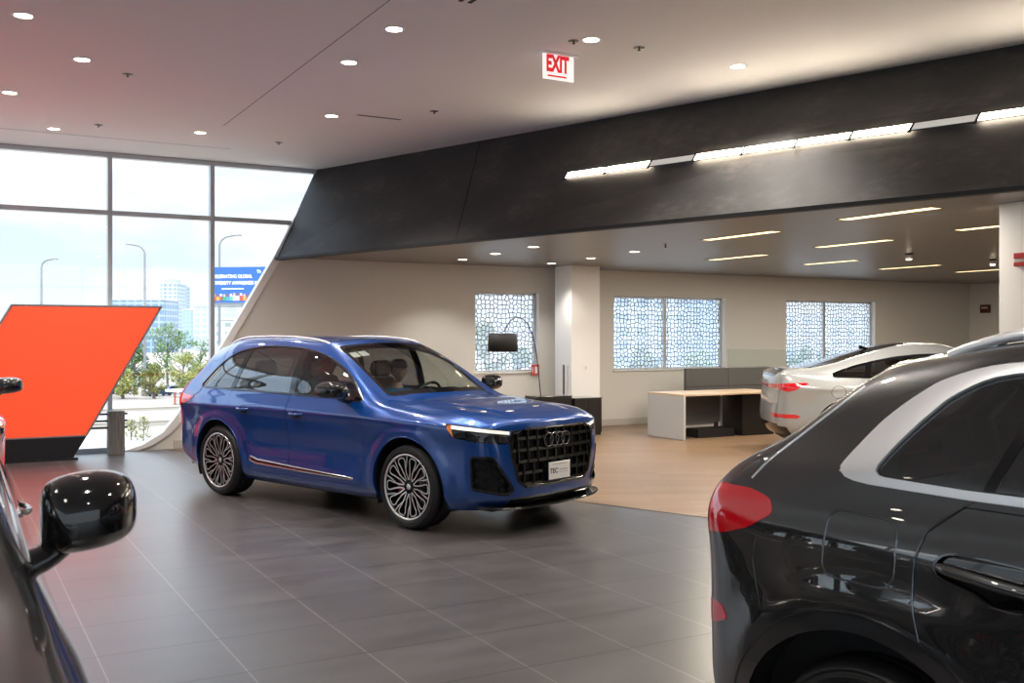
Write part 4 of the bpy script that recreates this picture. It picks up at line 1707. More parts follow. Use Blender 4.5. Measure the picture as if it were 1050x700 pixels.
def build_front(root, P, spec, paint_m):
    # grille: recessed dark net with staggered blocks and a frame
    gp = spec['grille']
    full = gp[1:-1] if gp[0][0] < 0 else gp
    gx0, gtilt = spec['grille_x']
    g = bpy.data.objects.new('grille', None); COL.objects.link(g); g.parent = root; g.empty_display_size = .1
    def gx(y, z):
        l, n_ = P.hit('front', abs(y), z)
        if l is None: return gx0
        return l.x
    zs_ = [p[1] for p in gp]; z0, z1 = min(zs_), max(zs_)
    def half_w(z):
        w_ = 0
        n = len(gp)
        for i in range(n):
            a, b = gp[i], gp[(i + 1) % n]
            if (a[1] - z) * (b[1] - z) <= 0 and abs(a[1] - b[1]) > 1e-6:
                t = (z - a[1]) / (b[1] - a[1]); w_ = max(w_, a[0] + (b[0] - a[0]) * t)
        return w_
    # backing following the outline
    mb = MB()
    nz_, ny_ = 12, 16
    vs = []
    for i in range(nz_ + 1):
        z = lerp(z0 + .002, z1 - .002, i / nz_); hw = half_w(z) + .01
        for j in range(ny_ + 1):
            y = lerp(-hw, hw, j / ny_)
            vs.append((gx(y * .98, z) - .045, y, z))
    fs = [(i * (ny_ + 1) + j, i * (ny_ + 1) + j + 1, (i + 1) * (ny_ + 1) + j + 1, (i + 1) * (ny_ + 1) + j) for i in range(nz_) for j in range(ny_)]
    mb.add(vs, fs, 0, True)
    mb.build('grille_backing', M_black, g)
    # blocks: rows of hollow cells, staggered, leaning faces
    mb = MB()
    rows = 5
    rh = (z1 - z0) / rows
    cw_ = .125
    for r_ in range(rows):
        zc = z0 + rh * (r_ + .5)
        hw = half_w(zc) - .012
        n = int(2 * hw / cw_)
        off = (cw_ / 2 if r_ % 2 else 0)
        y = -hw + ((2 * hw) % cw_) / 2 - off
        while y < hw:
            ya, yb = max(-hw, y + .006), min(hw, y + cw_ - .006)
            if yb - ya > .02:
                ym = (ya + yb) / 2
                x = gx(ym, zc) - .004
                zt, zb = zc + rh * .48, zc - rh * .48
                # frame of the cell: vertical blade pair and a slanted bridge
                for yy in (ya, yb):
                    mb.add([(x, yy - .006, zt), (x, yy + .006, zt), (x, yy + .006, zb), (x, yy - .006, zb), (x - .035, yy - .004, zt), (x - .035, yy + .004, zt), (x - .035, yy + .004, zb), (x - .035, yy - .004, zb)],
                           [(0, 3, 2, 1), (0, 4, 7, 3), (1, 2, 6, 5)], 0)
                mb.add([(x - .002, ya, zb + rh * .30), (x - .002, yb, zb + rh * .30), (x + .004, yb - .012, zb + rh * .04), (x + .004, ya + .012, zb + rh * .04), (x - .03, ya, zb + rh * .42), (x - .03, yb, zb + rh * .42), (x - .03, ya, zb), (x - .03, yb, zb)],
                       [(0, 1, 2, 3), (4, 5, 1, 0), (3, 2, 7, 6)], 0)
            y += cw_
    mb.build('grille_mesh', M_grille, g)
    # frame
    mb = MB()
    P.ribbon('front', [(max(a, .0), b) for a, b in gp][1:-1] if False else [(a, b) for a, b in gp if a > .001], .030, .010, mb, step=.04)
    # top and bottom bars over the centre
    for zz in (z1, z0):
        pts = [(gx(y, zz - .003 if zz == z1 else zz + .003) + .004, y, zz) for y in np.linspace(-.42, .42, 15)]
        mb.tube(pts, .013, 6)
    mb.build('grille_frame', M_gloss, g)
    ez = lerp(z0, z1, .78)
    rings_emblem(g, (gx(0, ez) + .012, 0, ez), .060, .008, M_dchrome)
    # number plate holder and plate
    e = bpy.data.objects.new('number_plate', None); COL.objects.link(e); e.parent = root; e.empty_display_size = .1
    pz = lerp(z0, z1, .22)
    px = gx(0, pz) + .028
    mb = MB(); mb.box((px, 0, pz), (.006, .305, .155)); mb.build('plate_panel', M_plate, e, bevel=.003)
    mb = MB(); mb.box((px - .008, 0, pz), (.012, .32, .17)); mb.build('plate_holder', M_gloss, e, bevel=.003)
    t1 = text_mesh('TEC', .062, 'plate_lettering', M_ink, e, (px + .0036, -.083, pz - .003), (R(90), 0, R(90)), bold=.0012)
    mb = MB()
    mb.box((px + .0036, .055, pz + .004), (.001, .13, .008)); mb.box((px + .0036, .055, pz - .018), (.001, .13, .004))
    mb.box((px + .0036, .0, pz + .058), (.001, .22, .006))
    mb.build('plate_print', mat('plate_print_grey', (.35, .35, .36), .6), e)
    # headlamps
    A, B, D, _ = P.proj('fc')
    hl = spec['headlamp']
    for sd, sg in (('L', 1), ('R', -1)):
        h = bpy.data.objects.new('headlamp', None); COL.objects.link(h); h.parent = root; h.empty_display_size = .1
        P.emit(h, 'headlamp_void', 'lamp_lens', M_lens, side=sd, push=.001)
        P.emit(h, 'headlamp_void', 'lamp_bowl', M_lampin, side=sd, push=.055, thick=-.05)
        # daylight strip along the upper edge, projectors beneath
        pid = None
        def fpt(a, z, dep):
            l, n_ = P.hit('fc', a, z)
            if l is None: return None
            q = l - D * dep
            return (q.x, q.y * sg, q.z)
        def edge(a, top):
            best = None
            n = len(hl)
            vals = []
            for i in range(n):
                p_, q_ = hl[i], hl[(i + 1) % n]
                if (p_[0] - a) * (q_[0] - a) <= 0 and abs(p_[0] - q_[0]) > 1e-6:
                    t = (a - p_[0]) / (q_[0] - p_[0]); vals.append(p_[1] + (q_[1] - p_[1]) * t)
            return (max(vals) if top else min(vals)) if vals else None
        a0, a1 = min(p_[0] for p_ in hl), max(p_[0] for p_ in hl)
        mb = MB()
        up = []; dn = []
        for q in range(13):
            a = lerp(a0 + .012, a1 - .055, q / 12)
            zt = edge(a, True)
            up.append(fpt(a, zt - .012, .010)); dn.append(fpt(a, zt - .040, .012))
        for i in range(12):
            if None in (up[i], up[i + 1], dn[i], dn[i + 1]): continue
            d3 = Vector((D.x, D.y * sg, 0)) * -.01
            mb.prism([up[i], up[i + 1], dn[i + 1], dn[i]], (0, 0, 0), d3)
        mb.build('daylight_strip', M_drl, h)
        for q in range(3):
            a = lerp(a0 + .07, a1 - .13, q / 2)
            zt, zb = edge(a, True), edge(a, False)
            zc = lerp(zb, zt, .34)
            c = fpt(a, zc, .030)
            if c is None: continue
            mb = MB()
            mb.box(c, (.05, .085, min(.055, (zt - zb) * .45)), sg * R(35))
            mb.build('lamp_projector', mat('projector_glass', (.12, .12, .13), .05, .8), h, bevel=.006)
        # amber corner
        mb = MB()
        am = [(a1 - .050, edge(a1 - .05, True) - .006), (a1 - .014, edge(a1 - .014, True) - .008), (a1 - .016, edge(a1 - .016, False) + .008), (a1 - .072, edge(a1 - .072, False) + .004)]
        pp = [fpt(a, z, .006) for a, z in am]
        if None not in pp:
            d3 = Vector((D.x, D.y * sg, 0)) * -.008
            mb.prism(pp, (0, 0, 0), d3)
            mb.build('amber_reflector', M_amber, h)
        # side intake
        it = bpy.data.objects.new('side_intake', None); COL.objects.link(it); it.parent = root; it.empty_display_size = .1
        P.emit(it, 'void_intake', 'intake_backing', M_black, side=sd, push=.05)
        mb = MB()
        ii = spec['intake']
        P.ribbon('fc', ii, .022, .008, mb, side=sd, closed=True, step=.03)
        mb.build('intake_frame', M_gloss, it)
        mb = MB()
        ca = sum(p_[0] for p_ in ii) / len(ii); cz = sum(p_[1] for p_ in ii) / len(ii)
        for q in range(5):
            for s_ in range(4):
                a = lerp(-.22, .06, q / 4); z = lerp(.41, .63, s_ / 3)
                # inside test
                c_ = False; j = len(ii) - 1
                for i in range(len(ii)):
                    p1, p2 = ii[i], ii[j]
                    if (p1[1] > z) != (p2[1] > z) and a < (p2[0] - p1[0]) * (z - p1[1]) / (p2[1] - p1[1]) + p1[0]: c_ = not c_
                    j = i
                if not c_: continue
                c = fpt(a, z, .02)
                if c: mb.box(c, (.03, .035, .045), sg * R(40), rot=(Matrix.Rotation(sg * R(40), 3, 'Z') @ Matrix.Rotation(R(35), 3, 'X')))
        if mb.v: mb.build('intake_mesh', M_grille, it)
        mb = MB()
        l1 = fpt(ii[0][0] - .02, .47, .012); l2 = fpt(lerp(ii[0][0], ii[2][0], .55), .505, .006)
        if l1 and l2: mb.bar(l1, l2, .02, .008)
        mb.build('intake_blade', M_satin, it)
    # splitter
    P.emit(root, 'splitter', 'front_splitter', M_gloss)
    mb = MB()
    ys = np.linspace(-.80, .80, 27)
    vs = []
    for y in ys:
        f = abs(y) / .86
        x = spec['x0'] + .005 - .20 * f**6 - .02 * f**2
        for (dx_, dz_) in ((0, .0), (.012, .012), (.0, .022), (-.10, .022), (-.10, 0)):
            vs.append((x + dx_, y, .218 + .035 * f**3 + dz_))
    fs = [(i * 5 + k_, i * 5 + (k_ + 1) % 5, i * 5 + 5 + (k_ + 1) % 5, i * 5 + 5 + k_) for i in range(26) for k_ in range(5)]
    fs += [tuple(range(5)), tuple(range(26 * 5, 27 * 5))]
    mb.add(vs, fs)
    mb.build('splitter_lip', M_gloss, root)


# ------------------------------------------------------------------ spec of the large blue SUV
def disp_A(x, y, z, n):
    d = [0.0, 0.0, 0.0]
    wy = sstep(.35, .8, abs(n[1]))
    if wy > 0 and z < 1.2:
        for cx_ in (0.0, -3.0):
            r = math.hypot(x - cx_, z - .382)
            d[1] += wy * .020 * sstep(.60, .465, r) * sstep(1.0, .85, z)
            d[1] += wy * .010 * sstep(.75, .35, abs(x - cx_)) * sstep(.72, .90, z) * sstep(1.03, .97, z)
        m_ = sstep(-.45, -.75, x) * sstep(-2.62, -2.30, x)
        d[1] -= wy * m_ * .022 * math.exp(-((z - .60) / .13)**2)
        d[1] += wy * m_ * .016 * sstep(.46, .38, z)
        # shoulder crease
        zc = .972 + .012 * (-x) / 3.0
        d[1] += wy * .009 * max(0.0, 1 - abs(z - zc) / .07) * sstep(.75, .45, x)
    if n[2] > .7 and x > -.5 and z > .9:
        yc = lerp(.40, .60, min(1, max(0, (.85 - x) / 1.3)))
        d[2] += .010 * sstep(yc + .06, yc - .02, y) * sstep(.95, .6, x)
    return d


def wid(x, y, z):
    # the tail of the roof leans forward
    w_ = sstep(-2.75, -3.85, x)
    return (x + w_ * .30 * sstep(1.08, 1.45, z), y, z)


dlo_A = smoothpoly([(-.665, 1.135), (-.90, 1.315), (-1.15, 1.450), (-1.42, 1.545), (-1.75, 1.600), (-2.2, 1.625), (-2.55, 1.612), (-2.82, 1.572), (-3.02, 1.50), (-3.18, 1.40), (-3.32, 1.285), (-3.415, 1.195)], 4) + [(-3.395, 1.170), (-3.1, 1.166), (-2.6, 1.162), (-2.0, 1.155), (-1.4, 1.143), (-.95, 1.131), (-.70, 1.122)]


def clip_poly(poly, x0, x1, slant0=0, slant1=0, zref=1.14, d=0.012):
    """part of an outline between two (slanting) vertical lines, shrunk by d"""
    p = inset(poly, d)
    def clipl(pts, f):
        out = []
        for i in range(len(pts)):
            a, b = pts[i - 1], pts[i]
            fa, fb = f(a), f(b)
            if (fa >= 0) != (fb >= 0):
                t = fa / (fa - fb); out.append((a[0] + (b[0] - a[0]) * t, a[1] + (b[1] - a[1]) * t))
            if fb >= 0: out.append(b)
        return out
    p = clipl(p, lambda q: q[0] - (x0 + slant0 * (q[1] - zref)))
    p = clipl(p, lambda q: (x1 + slant1 * (q[1] - zref)) - q[0])
    out = []
    for q in p:
        if not out or (Vector(q) - Vector(out[-1])).length > .006: out.append(q)
    if (Vector(out[0]) - Vector(out[-1])).length < .006: out.pop()
    return out


SPEC_A = dict(
    warp=wid, w2=lambda x, y: (x, y), disp=disp_A, wb=3.0, x0=.955, x1=-4.07,
    dlo=dlo_A, dlo_line=inset(dlo_A, -.004), dlo_trim=(.013, .005, M_dchrome), dlo_closed=True,
    glass=[('front_window', clip_poly(dlo_A, -1.70, 0, .02, 0)),
           ('rear_side_window', clip_poly(dlo_A, -2.76, -1.80, .28, .02)),
           ('quarter_window', clip_poly(dlo_A, -4, -2.84, 0, .30))],
    doors=[('front_door', smoothpoly([(-.625, 1.112), (-.60, .95), (-.60, .72), (-.625, .52), (-.66, .36)], 3) + [(-.68, .325), (-1.755, .325), (-1.755, 1.143)] + [(-1.2, 1.133), (-.8, 1.12)]),
           ('rear_door', [(-1.762, 1.143), (-1.762, .325), (-2.36, .325)] + smoothpoly([(-2.42, .345), (-2.475, .50), (-2.56, .68), (-2.68, .84), (-2.76, .98), (-2.80, 1.150)], 3) + [(-2.4, 1.152)])],
    grille=[(-.03, .918), (.46, .911), (.545, .895), (.588, .82), (.575, .72), (.50, .475), (.43, .425), (-.03, .418)],
    grille_x=(.94, 0),
    headlamp=rounded([(-.236, .915), (-.10, .934), (.10, .957), (.30, .976), (.345, .970), (.290, .858), (.10, .822), (-.12, .802), (-.205, .800)], .012, 2),
    intake=rounded([(.120, .690), (-.075, .692), (-.262, .400), (-.20, .362), (.105, .420)], .03, 4),
    taillamp=rounded([(-2.62, .985), (-2.20, .965), (-2.05, .945), (-1.86, 1.00), (-1.80, 1.065), (-2.05, 1.085), (-2.62, 1.075)], .015, 3),
    lightbar=[(-.03, .985), (.55, .985), (.55, 1.035), (-.03, 1.035)],
    rear_parts=[('rear_diffuser', 'rear', [(-.03, .1), (.70, .1), (.66, .44), (-.03, .44)])],
    rw=(1.20, 1.50), head_z=1.62,
    handles={'front_door': (-1.58, .955, .21), 'rear_door': (-2.48, .965, .21)},
    ribbons=[('sill_strip', 'side', [(-2.42, .452), (-2.30, .425), (-1.5, .402), (-.74, .385)], (lambda t: .062 * (1 - t * .60)), .010, M_chrome),
             ('sill_strip_inlay', 'side', [(-2.40, .449), (-2.30, .427), (-1.5, .404), (-.80, .387)], (lambda t: .032 * (1 - t * .55)), .014, M_gloss)],
    mirror=(-.86, .935, 1.12, 1.12), mirror_m=M_gloss,
    rails=(-1.50, -3.25, .625), rail_r=.013, seats=[(-1.56, .38), (-1.72, -.38), (-2.62, .40), (-2.62, -.40)],
)
# =================================================================== black SUV at the right edge (seen close, from its rear quarter)
def pw(v, tab):
    """monotone table lookup"""
    return interp([v], tab)[0]

ZB = [(-.2, -.2), (.0, .0), (.22, .22), (.38, .39), (.70, .765), (.88, .955), (1.02, 1.115), (1.15, 1.262), (1.305, 1.385), (1.485, 1.520), (1.66, 1.690), (1.74, 1.752), (1.9, 1.9)]
WBB = 2.85
def xB(x):
    if x > 0: return x * .96
    if x > -3.0: return x * WBB / 3.0
    return -WBB + (x + 3.0) * .72
def warp_B(x, y, z):
    zz = pw(z, ZB) if x < -.2 else lerp(pw(z, ZB), z * 1.03, sstep(-.2, .6, x))
    xx = xB(x)
    xr = xx + WBB
    w_ = sstep(1.0, -.55, xr)
    s = .30 * sstep(1.16, 1.45, zz) + .42 * max(0, zz - 1.42) / .27 * (1 if zz > 1.42 else 0) * .55
    return (xx + w_ * s, y * .985, zz)
def disp_B(x, y, z, n):
    d = [0.0, 0.0, 0.0]
    wy = sstep(.35, .8, abs(n[1]))
    if wy > 0 and z < 1.3:
        for cx_ in (0.0, -WBB):
            r = math.hypot(x - cx_, z - .385)
            d[1] += wy * .014 * sstep(.66, .50, r) * sstep(1.05, .90, z)
        m_ = sstep(-.55, -.85, x) * sstep(-2.40, -2.10, x)
        d[1] -= wy * m_ * .022 * math.exp(-((z - .62) / .13)**2)
        # shoulder: a crease at 1.13 with a face below it that leans out down to 0.90
        T_ = ((.22, .0), (.45, .020), (.60, .030), (.80, .030), (.90, .026), (.96, .016), (1.13, -.018), (1.20, -.016), (1.30, .0))
        for (za, da), (zb, db) in zip(T_[:-1], T_[1:]):
            if za <= z < zb: d[1] += wy * lerp(da, db, (z - za) / (zb - za)) * sstep(-3.62, -3.2, x)
    return d
def rB(pts): return [(-WBB + a, b) for a, b in pts]
outer_B = smoothpoly(rB([(-.092, 1.325), (-.052, 1.382), (.013, 1.466), (.105, 1.548), (.195, 1.603), (.372, 1.650), (.75, 1.672), (1.20, 1.655), (1.60, 1.580), (1.90, 1.455), (2.10, 1.315), (2.185, 1.235)]), 4) + rB([(2.17, 1.212), (1.6, 1.225), (.9, 1.243), (.314, 1.252), (.007, 1.264), (-.045, 1.270), (-.078, 1.279), (-.096, 1.294), (-.100, 1.310)])
outer_B = outer_B[:]
inner_B = smoothpoly(rB([(.030, 1.325), (.075, 1.389), (.152, 1.481), (.238, 1.560), (.389, 1.620), (.75, 1.645), (1.20, 1.630), (1.60, 1.555), (1.88, 1.430), (2.05, 1.310), (2.11, 1.258)]), 4) + rB([(2.09, 1.243), (1.6, 1.252), (.9, 1.270), (.314, 1.279), (.06, 1.291), (.036, 1.296), (.026, 1.308)])
def pre_B(P):
    pass
def ww(x, y):
    a = warp_B(x, y, 1.16); return (a[0], a[1])
hand_B = smoothpoly(rB([(.245, 1.055), (.285, 1.093), (.42, 1.092), (.54, 1.080), (.60, 1.055), (.60, 1.010), (.55, .968), (.49, .958), (.42, .962), (.365, .992), (.30, 1.010), (.255, 1.025)]), 4, True)
fuel_B = rounded(rB([(-.130, .965), (.118, .955), (.122, 1.165), (-.120, 1.178)]), .055, 5)
seam_B = smoothpoly(rB([(.345, 1.256), (.275, 1.205), (.210, 1.145), (.182, 1.05), (.185, .93), (.212, .81)]), 4)

def cuts_B(P):
    P.cut('side', hand_B, 'handle_recess')
def post_B(root, P):
    for sd, sg in (('L', 1), ('R', -1)):
        P.emit(root, 'handle_recess', 'handle_recess', M_gloss, side=sd, push=.016, thick=-.016)
        P.emit(root, 'bright_trim', 'window_trim', M_satin, side=sd, push=-.010, thick=.016)
        mb = MB()
        pts = []
        for q in range(15):
            t_ = q / 14
            x = -WBB + lerp(.255, .605, t_); z = lerp(1.052, 1.012, t_)
            l, n_ = P.hit('side', x, z)
            p_ = l + n_ * (-.004 + .030 * math.sin(math.pi * t_)**.5)
            pts.append((p_.x, p_.y * sg, p_.z))
        mb.tube(pts, [.012] + [.017] * 13 + [.012], 12)
        mb.build('door_handle', M_bpaint, root)

SPEC_B = dict(
    warp=warp_B, w2=ww, disp=disp_B, wb=WBB, wr=.350, arch=.455, x0=.93, x1=-WBB - .88, levels=3,
    dlo=outer_B, clad=M_bpaint, lip_m=M_dchrome,
    glass=[], handles={}, mirror=(-.86, .92, 1.20, 1.0), mirror_m=M_gloss,
    doors=[('front_door', rB([(2.20, 1.18), (2.22, .95), (2.20, .36), (1.17, .34), (1.17, 1.215)])),
           ('rear_door', rB([(1.163, 1.215), (1.163, .34), (.60, .35), (.50, .50), (.42, .63), (.31, .72), (.212, .81), (.185, .93), (.182, 1.05), (.210, 1.145), (.275, 1.200), (.315, 1.232)]))],
    grille=[(-.03, .90), (.44, .893), (.52, .878), (.56, .80), (.55, .72), (.48, .475), (.42, .425), (-.03, .418)],
    grille_x=(.92, 0),
    headlamp=rounded([(-.232, .88), (-.10, .90), (.10, .925), (.30, .952), (.32, .938), (.265, .84), (.10, .80), (-.12, .782), (-.205, .780)], .012, 2),
    intake=rounded([(.08, .665), (-.075, .668), (-.245, .405), (-.20, .370), (.07, .430)], .03, 4),
    taillamp=rounded([(-2.04, 1.055), (-1.82, 1.025), (-1.75, 1.034), (-1.66, 1.070), (-1.595, 1.13), (-1.62, 1.178), (-1.70, 1.202), (-1.82, 1.204), (-2.04, 1.19)], .02, 3),
    lightbar=[(-.03, 1.10), (.5, 1.10), (.5, 1.14), (-.03, 1.14)],
    rear_parts=[('rear_diffuser', 'rear', [(-.03, .1), (.60, .1), (.56, .44), (-.03, .44)]),
                ('bumper_reflector', 'rc', rounded([(-2.00, .700), (-1.80, .698), (-1.735, .728), (-1.77, .775), (-2.00, .765)], .015, 3))],
    rw=(1.36, 1.58), head_z=1.60, head_x=(-1.5, -2.60), tub_y=.80, ds=1.08,
    ribbons=[('fuel_flap', 'side', fuel_B + [fuel_B[0]], .007, .003, M_dchrome),  # metal-coloured beads paint in the light that the shut-line edges catch
             ('door_seam_glint', 'side', seam_B, .006, .0025, M_dchrome),
             ('bumper_seam_glint', 'side', rB([(-.40, 1.04), (-.41, .97), (-.38, .86), (-.36, .80)]), .005, .002, M_dchrome),
             ('handle_edge_glint', 'side', hand_B + [hand_B[0]], .010, .004, M_dchrome),
             ('tailgate_seam_glint', 'side', rB([(-.455, 1.235), (-.40, 1.30), (-.30, 1.395), (-.20, 1.49), (-.13, 1.565)]), .008, .004, M_satin)],
    rails=(xB(-1.55), -WBB + .12, .585), rail_r=.019,
    seats=[(-1.66, .38), (-1.66, -.38), (-2.45, .38), (-2.45, -.38)],
    extra_cuts=[cuts_B], post=[post_B], wheel='twin', rim=.265, track=.80,
)
# bright trim first, then glass inside it
SPEC_B['glass'] = []
def cuts_B2(P):
    P.cut('side', inset(outer_B, .0), 'bright_trim', within=lambda c: c.z > 1.1)
    P.cut('side', inner_B, 'window_frit', within=lambda c: c.z > 1.1)
    for nm, poly in GLASS_B:
        P.cut('side', poly, nm, within=lambda c: c.z > 1.1)
GLASS_B = [('front_window', clip_poly(inner_B, -WBB + 1.22, 9, .02, 0, 1.26, .006)),
           ('rear_side_window', clip_poly(inner_B, -WBB + .385, -WBB + 1.14, .42, .02, 1.26, .006)),
           ('quarter_window', clip_poly(inner_B, -9, -WBB + .350, 0, .42, 1.26, .004))]
SPEC_B['extra_cuts'] = [cuts_B2, cuts_B]
SPEC_B['glass_emit'] = GLASS_B

# =================================================================== white coupe-backed car in the distance
def warp_C(x, y, z):
    k_ = 1.0 - .80 * sstep(-1.7, -4.0, x)**1.0
    zz = z * .965 + (.03 if z > .6 else 0)
    if z > 1.12: zz = 1.11 + (z - 1.12) * .90 * k_ + .05 * sstep(-3.0, -3.9, x)
    xx = x * .975
    return (xx, y * .97, zz)
def disp_C(x, y, z, n):
    d = disp_A(x, y, z, n)
    return d
dlo_C = smoothpoly([(-.66, 1.115), (-.92, 1.270), (-1.25, 1.405), (-1.65, 1.465), (-2.1, 1.44), (-2.5, 1.37), (-2.85, 1.28), (-3.10, 1.19)], 4) + [(-3.10, 1.150), (-2.3, 1.140), (-1.4, 1.120), (-.72, 1.105)]
SPEC_C = dict(
    warp=warp_C, w2=lambda x, y: (x * .975, y * .97), disp=disp_C, wb=2.93, x0=.93, x1=-3.95, levels=2,
    dlo=dlo_C, dlo_line=inset(dlo_C, -.004), dlo_trim=(.022, .006, M_gloss),
    glass=[('front_window', clip_poly(dlo_C, -1.68, 0, .02, 0)), ('rear_side_window', clip_poly(dlo_C, -2.60, -1.78, .25, .02)), ('quarter_window', clip_poly(dlo_C, -4, -2.68, 0, .25))],
    doors=[('front_door', [(-.60, 1.09), (-.58, .72), (-.64, .36), (-1.70, .33), (-1.70, 1.115)]), ('rear_door', [(-1.71, 1.115), (-1.71, .33), (-2.30, .34), (-2.44, .55), (-2.62, .84), (-2.72, 1.13)])],
    grille=[(-.03, .87), (.42, .865), (.50, .85), (.545, .78), (.535, .70), (.47, .46), (.41, .42), (-.03, .41)], grille_x=(.92, 0),
    headlamp=rounded([(-.225, .855), (-.10, .87), (.10, .89), (.28, .92), (.31, .915), (.25, .82), (.10, .79), (-.12, .765), (-.20, .765)], .012, 2),
    intake=rounded([(.08, .645), (-.075, .648), (-.235, .405), (-.19, .370), (.07, .425)], .03, 4),
    taillamp=[(-2.70, .975), (-2.18, .965), (-2.02, .925), (-1.93, .955), (-1.79, 1.05), (-1.83, 1.062), (-2.1, 1.050), (-2.70, 1.015)],
    lightbar=[(-.03, .985), (.55, .985), (.55, 1.012), (-.03, 1.012)],
    rear_parts=[('rear_diffuser', 'rear', [(-.03, .1), (.78, .1), (.72, .46), (-.03, .46)]),
                ('rear_diffuser', 'rc', [(-2.7, .1), (-1.98, .1), (-2.06, .42), (-2.7, .46)]),
                ('bumper_reflector', 'rc', [(-2.4, .555), (-1.93, .545), (-1.89, .575), (-1.95, .605), (-2.4, .610)])],
    rw=(1.14, 1.40), head_z=1.40, head_x=(-1.4, -1.9),
    handles={'front_door': (-1.52, .95, .2), 'rear_door': (-2.40, .955, .2)},
    ribbons=[('fuel_flap', 'side', [(-3.05 + .10 * math.cos(t_ * math.pi / 10), .93 + .09 * math.sin(t_ * math.pi / 10)) for t_ in range(21)], .006, .002, M_gap)],
    mirror=(-.86, .91, 1.08, 1.0), sill_black=True, wheel='twin', seats=[(-1.66, .38), (-1.66, -.38)], track=.80,
    cabin_low=True, fin_m=M_gloss, fin_x=-2.45,
)
# =================================================================== ceiling fittings
def downlight_proto(r, m_lens, energy, spot=R(120)):
    def make(loc, label, group, watt=energy, col=(1.0, 0.93, 0.84), light=True):
        e = empty('recessed_downlight', label, 'ceiling light', loc, 0, group)
        mb = MB()
        mb.lathe([(r * 1.0, .03), (r * 1.0, -.001), (r * 1.12, -.006), (r * 1.30, -.004), (r * 1.32, .004)], 28)
        mb.build('trim_ring', M_white, e)
        mb = MB()
        mb.lathe([(0, -.003), (r * .6, -.0028), (r * .97, -.0022), (r * .97, .004), (0, .004)], 24)
        mb.build('lens', m_lens, e)
        if light:
            ld = bpy.data.lights.new('downlight_beam', 'SPOT')
            ld.energy = watt; ld.color = col; ld.spot_size = spot; ld.spot_blend = .6; ld.shadow_soft_size = r
            lo = bpy.data.objects.new('downlight_beam', ld); COL.objects.link(lo)
            lo.location = (0, 0, -.02); lo.parent = e
        return e
    return make

dl_main = downlight_proto(.072, M_lamp, 170)
main_pts = [((0.58, 9.56), 'recessed ceiling downlight nearest the top left corner of the picture'),
            ((1.18, 10.80), 'recessed ceiling downlight beside a small dark sprinkler, upper left'),
            ((0.63, 12.67), 'recessed ceiling downlight at the left edge, above the glass front'),
            ((1.25, 14.60), 'recessed ceiling downlight tucked beside the slot diffuser on its left part'),
            ((2.99, 13.91), 'recessed ceiling downlight near the right end of the slot diffuser'),
            ((4.19, 12.06), 'recessed ceiling downlight beside the ceiling access panel'),
            ((3.52, 9.61), 'recessed ceiling downlight between the ceiling seam and the access panel'),
            ((3.49, 8.37), 'recessed ceiling downlight near the top of the ceiling seam, on its right'),
            ((5.20, 7.78), 'recessed ceiling downlight just right of the exit sign'),
            ((7.01, 7.82), 'recessed ceiling downlight closest to the dark leaning bulkhead')]
for (x, y), lab in main_pts:
    dl_main((x, y, CEIL), lab, 'downlights in the white ceiling')
# the same rows go on over the camera (they light the near cars and mirror in their paint)
i_ = 0
for (x, y) in [(-1.6, 9.6), (-1.6, 12.6), (-4.2, 12.6), (-4.2, 9.6), (0.6, 6.3), (3.5, 5.2), (5.9, 4.6), (-2.2, 5.2), (0.6, 2.4), (3.5, 1.6), (6.6, 1.4), (-2.4, 1.6), (1.2, -1.4), (4.2, -1.6), (7.4, -1.8), (-5.4, 4.4), (-5.4, 0.4), (1.0, -5.0), (4.6, -5.0)]:
    e = dl_main((x, y, CEIL), 'recessed ceiling downlight out of the picture, over the near cars', 'downlights above and behind the viewer')

dl_sof = downlight_proto(.075, mat('soffit_lamp_glow', (1, 1, 1), .4, emit=(1.0, .80, .55), estr=9), 70)
for (x, y), lab in (((7.47, 15.0), 'round soffit downlight closest to the small lattice window'),
                    ((7.38, 13.68), 'round soffit downlight in the leftmost row, middle one'),
                    ((7.28, 12.36), 'round soffit downlight closest to the bulkhead edge, leftmost row'),
                    ((9.22, 15.03), 'dim round soffit downlight directly in front of the white pillar'),
                    ((9.16, 13.71), 'round soffit downlight just right of the pillar top'),
                    ((9.03, 12.34), 'round soffit downlight farthest right, beside a sprinkler')):
    dl_sof((x, y, SOF), lab, 'round downlights in the grey soffit')

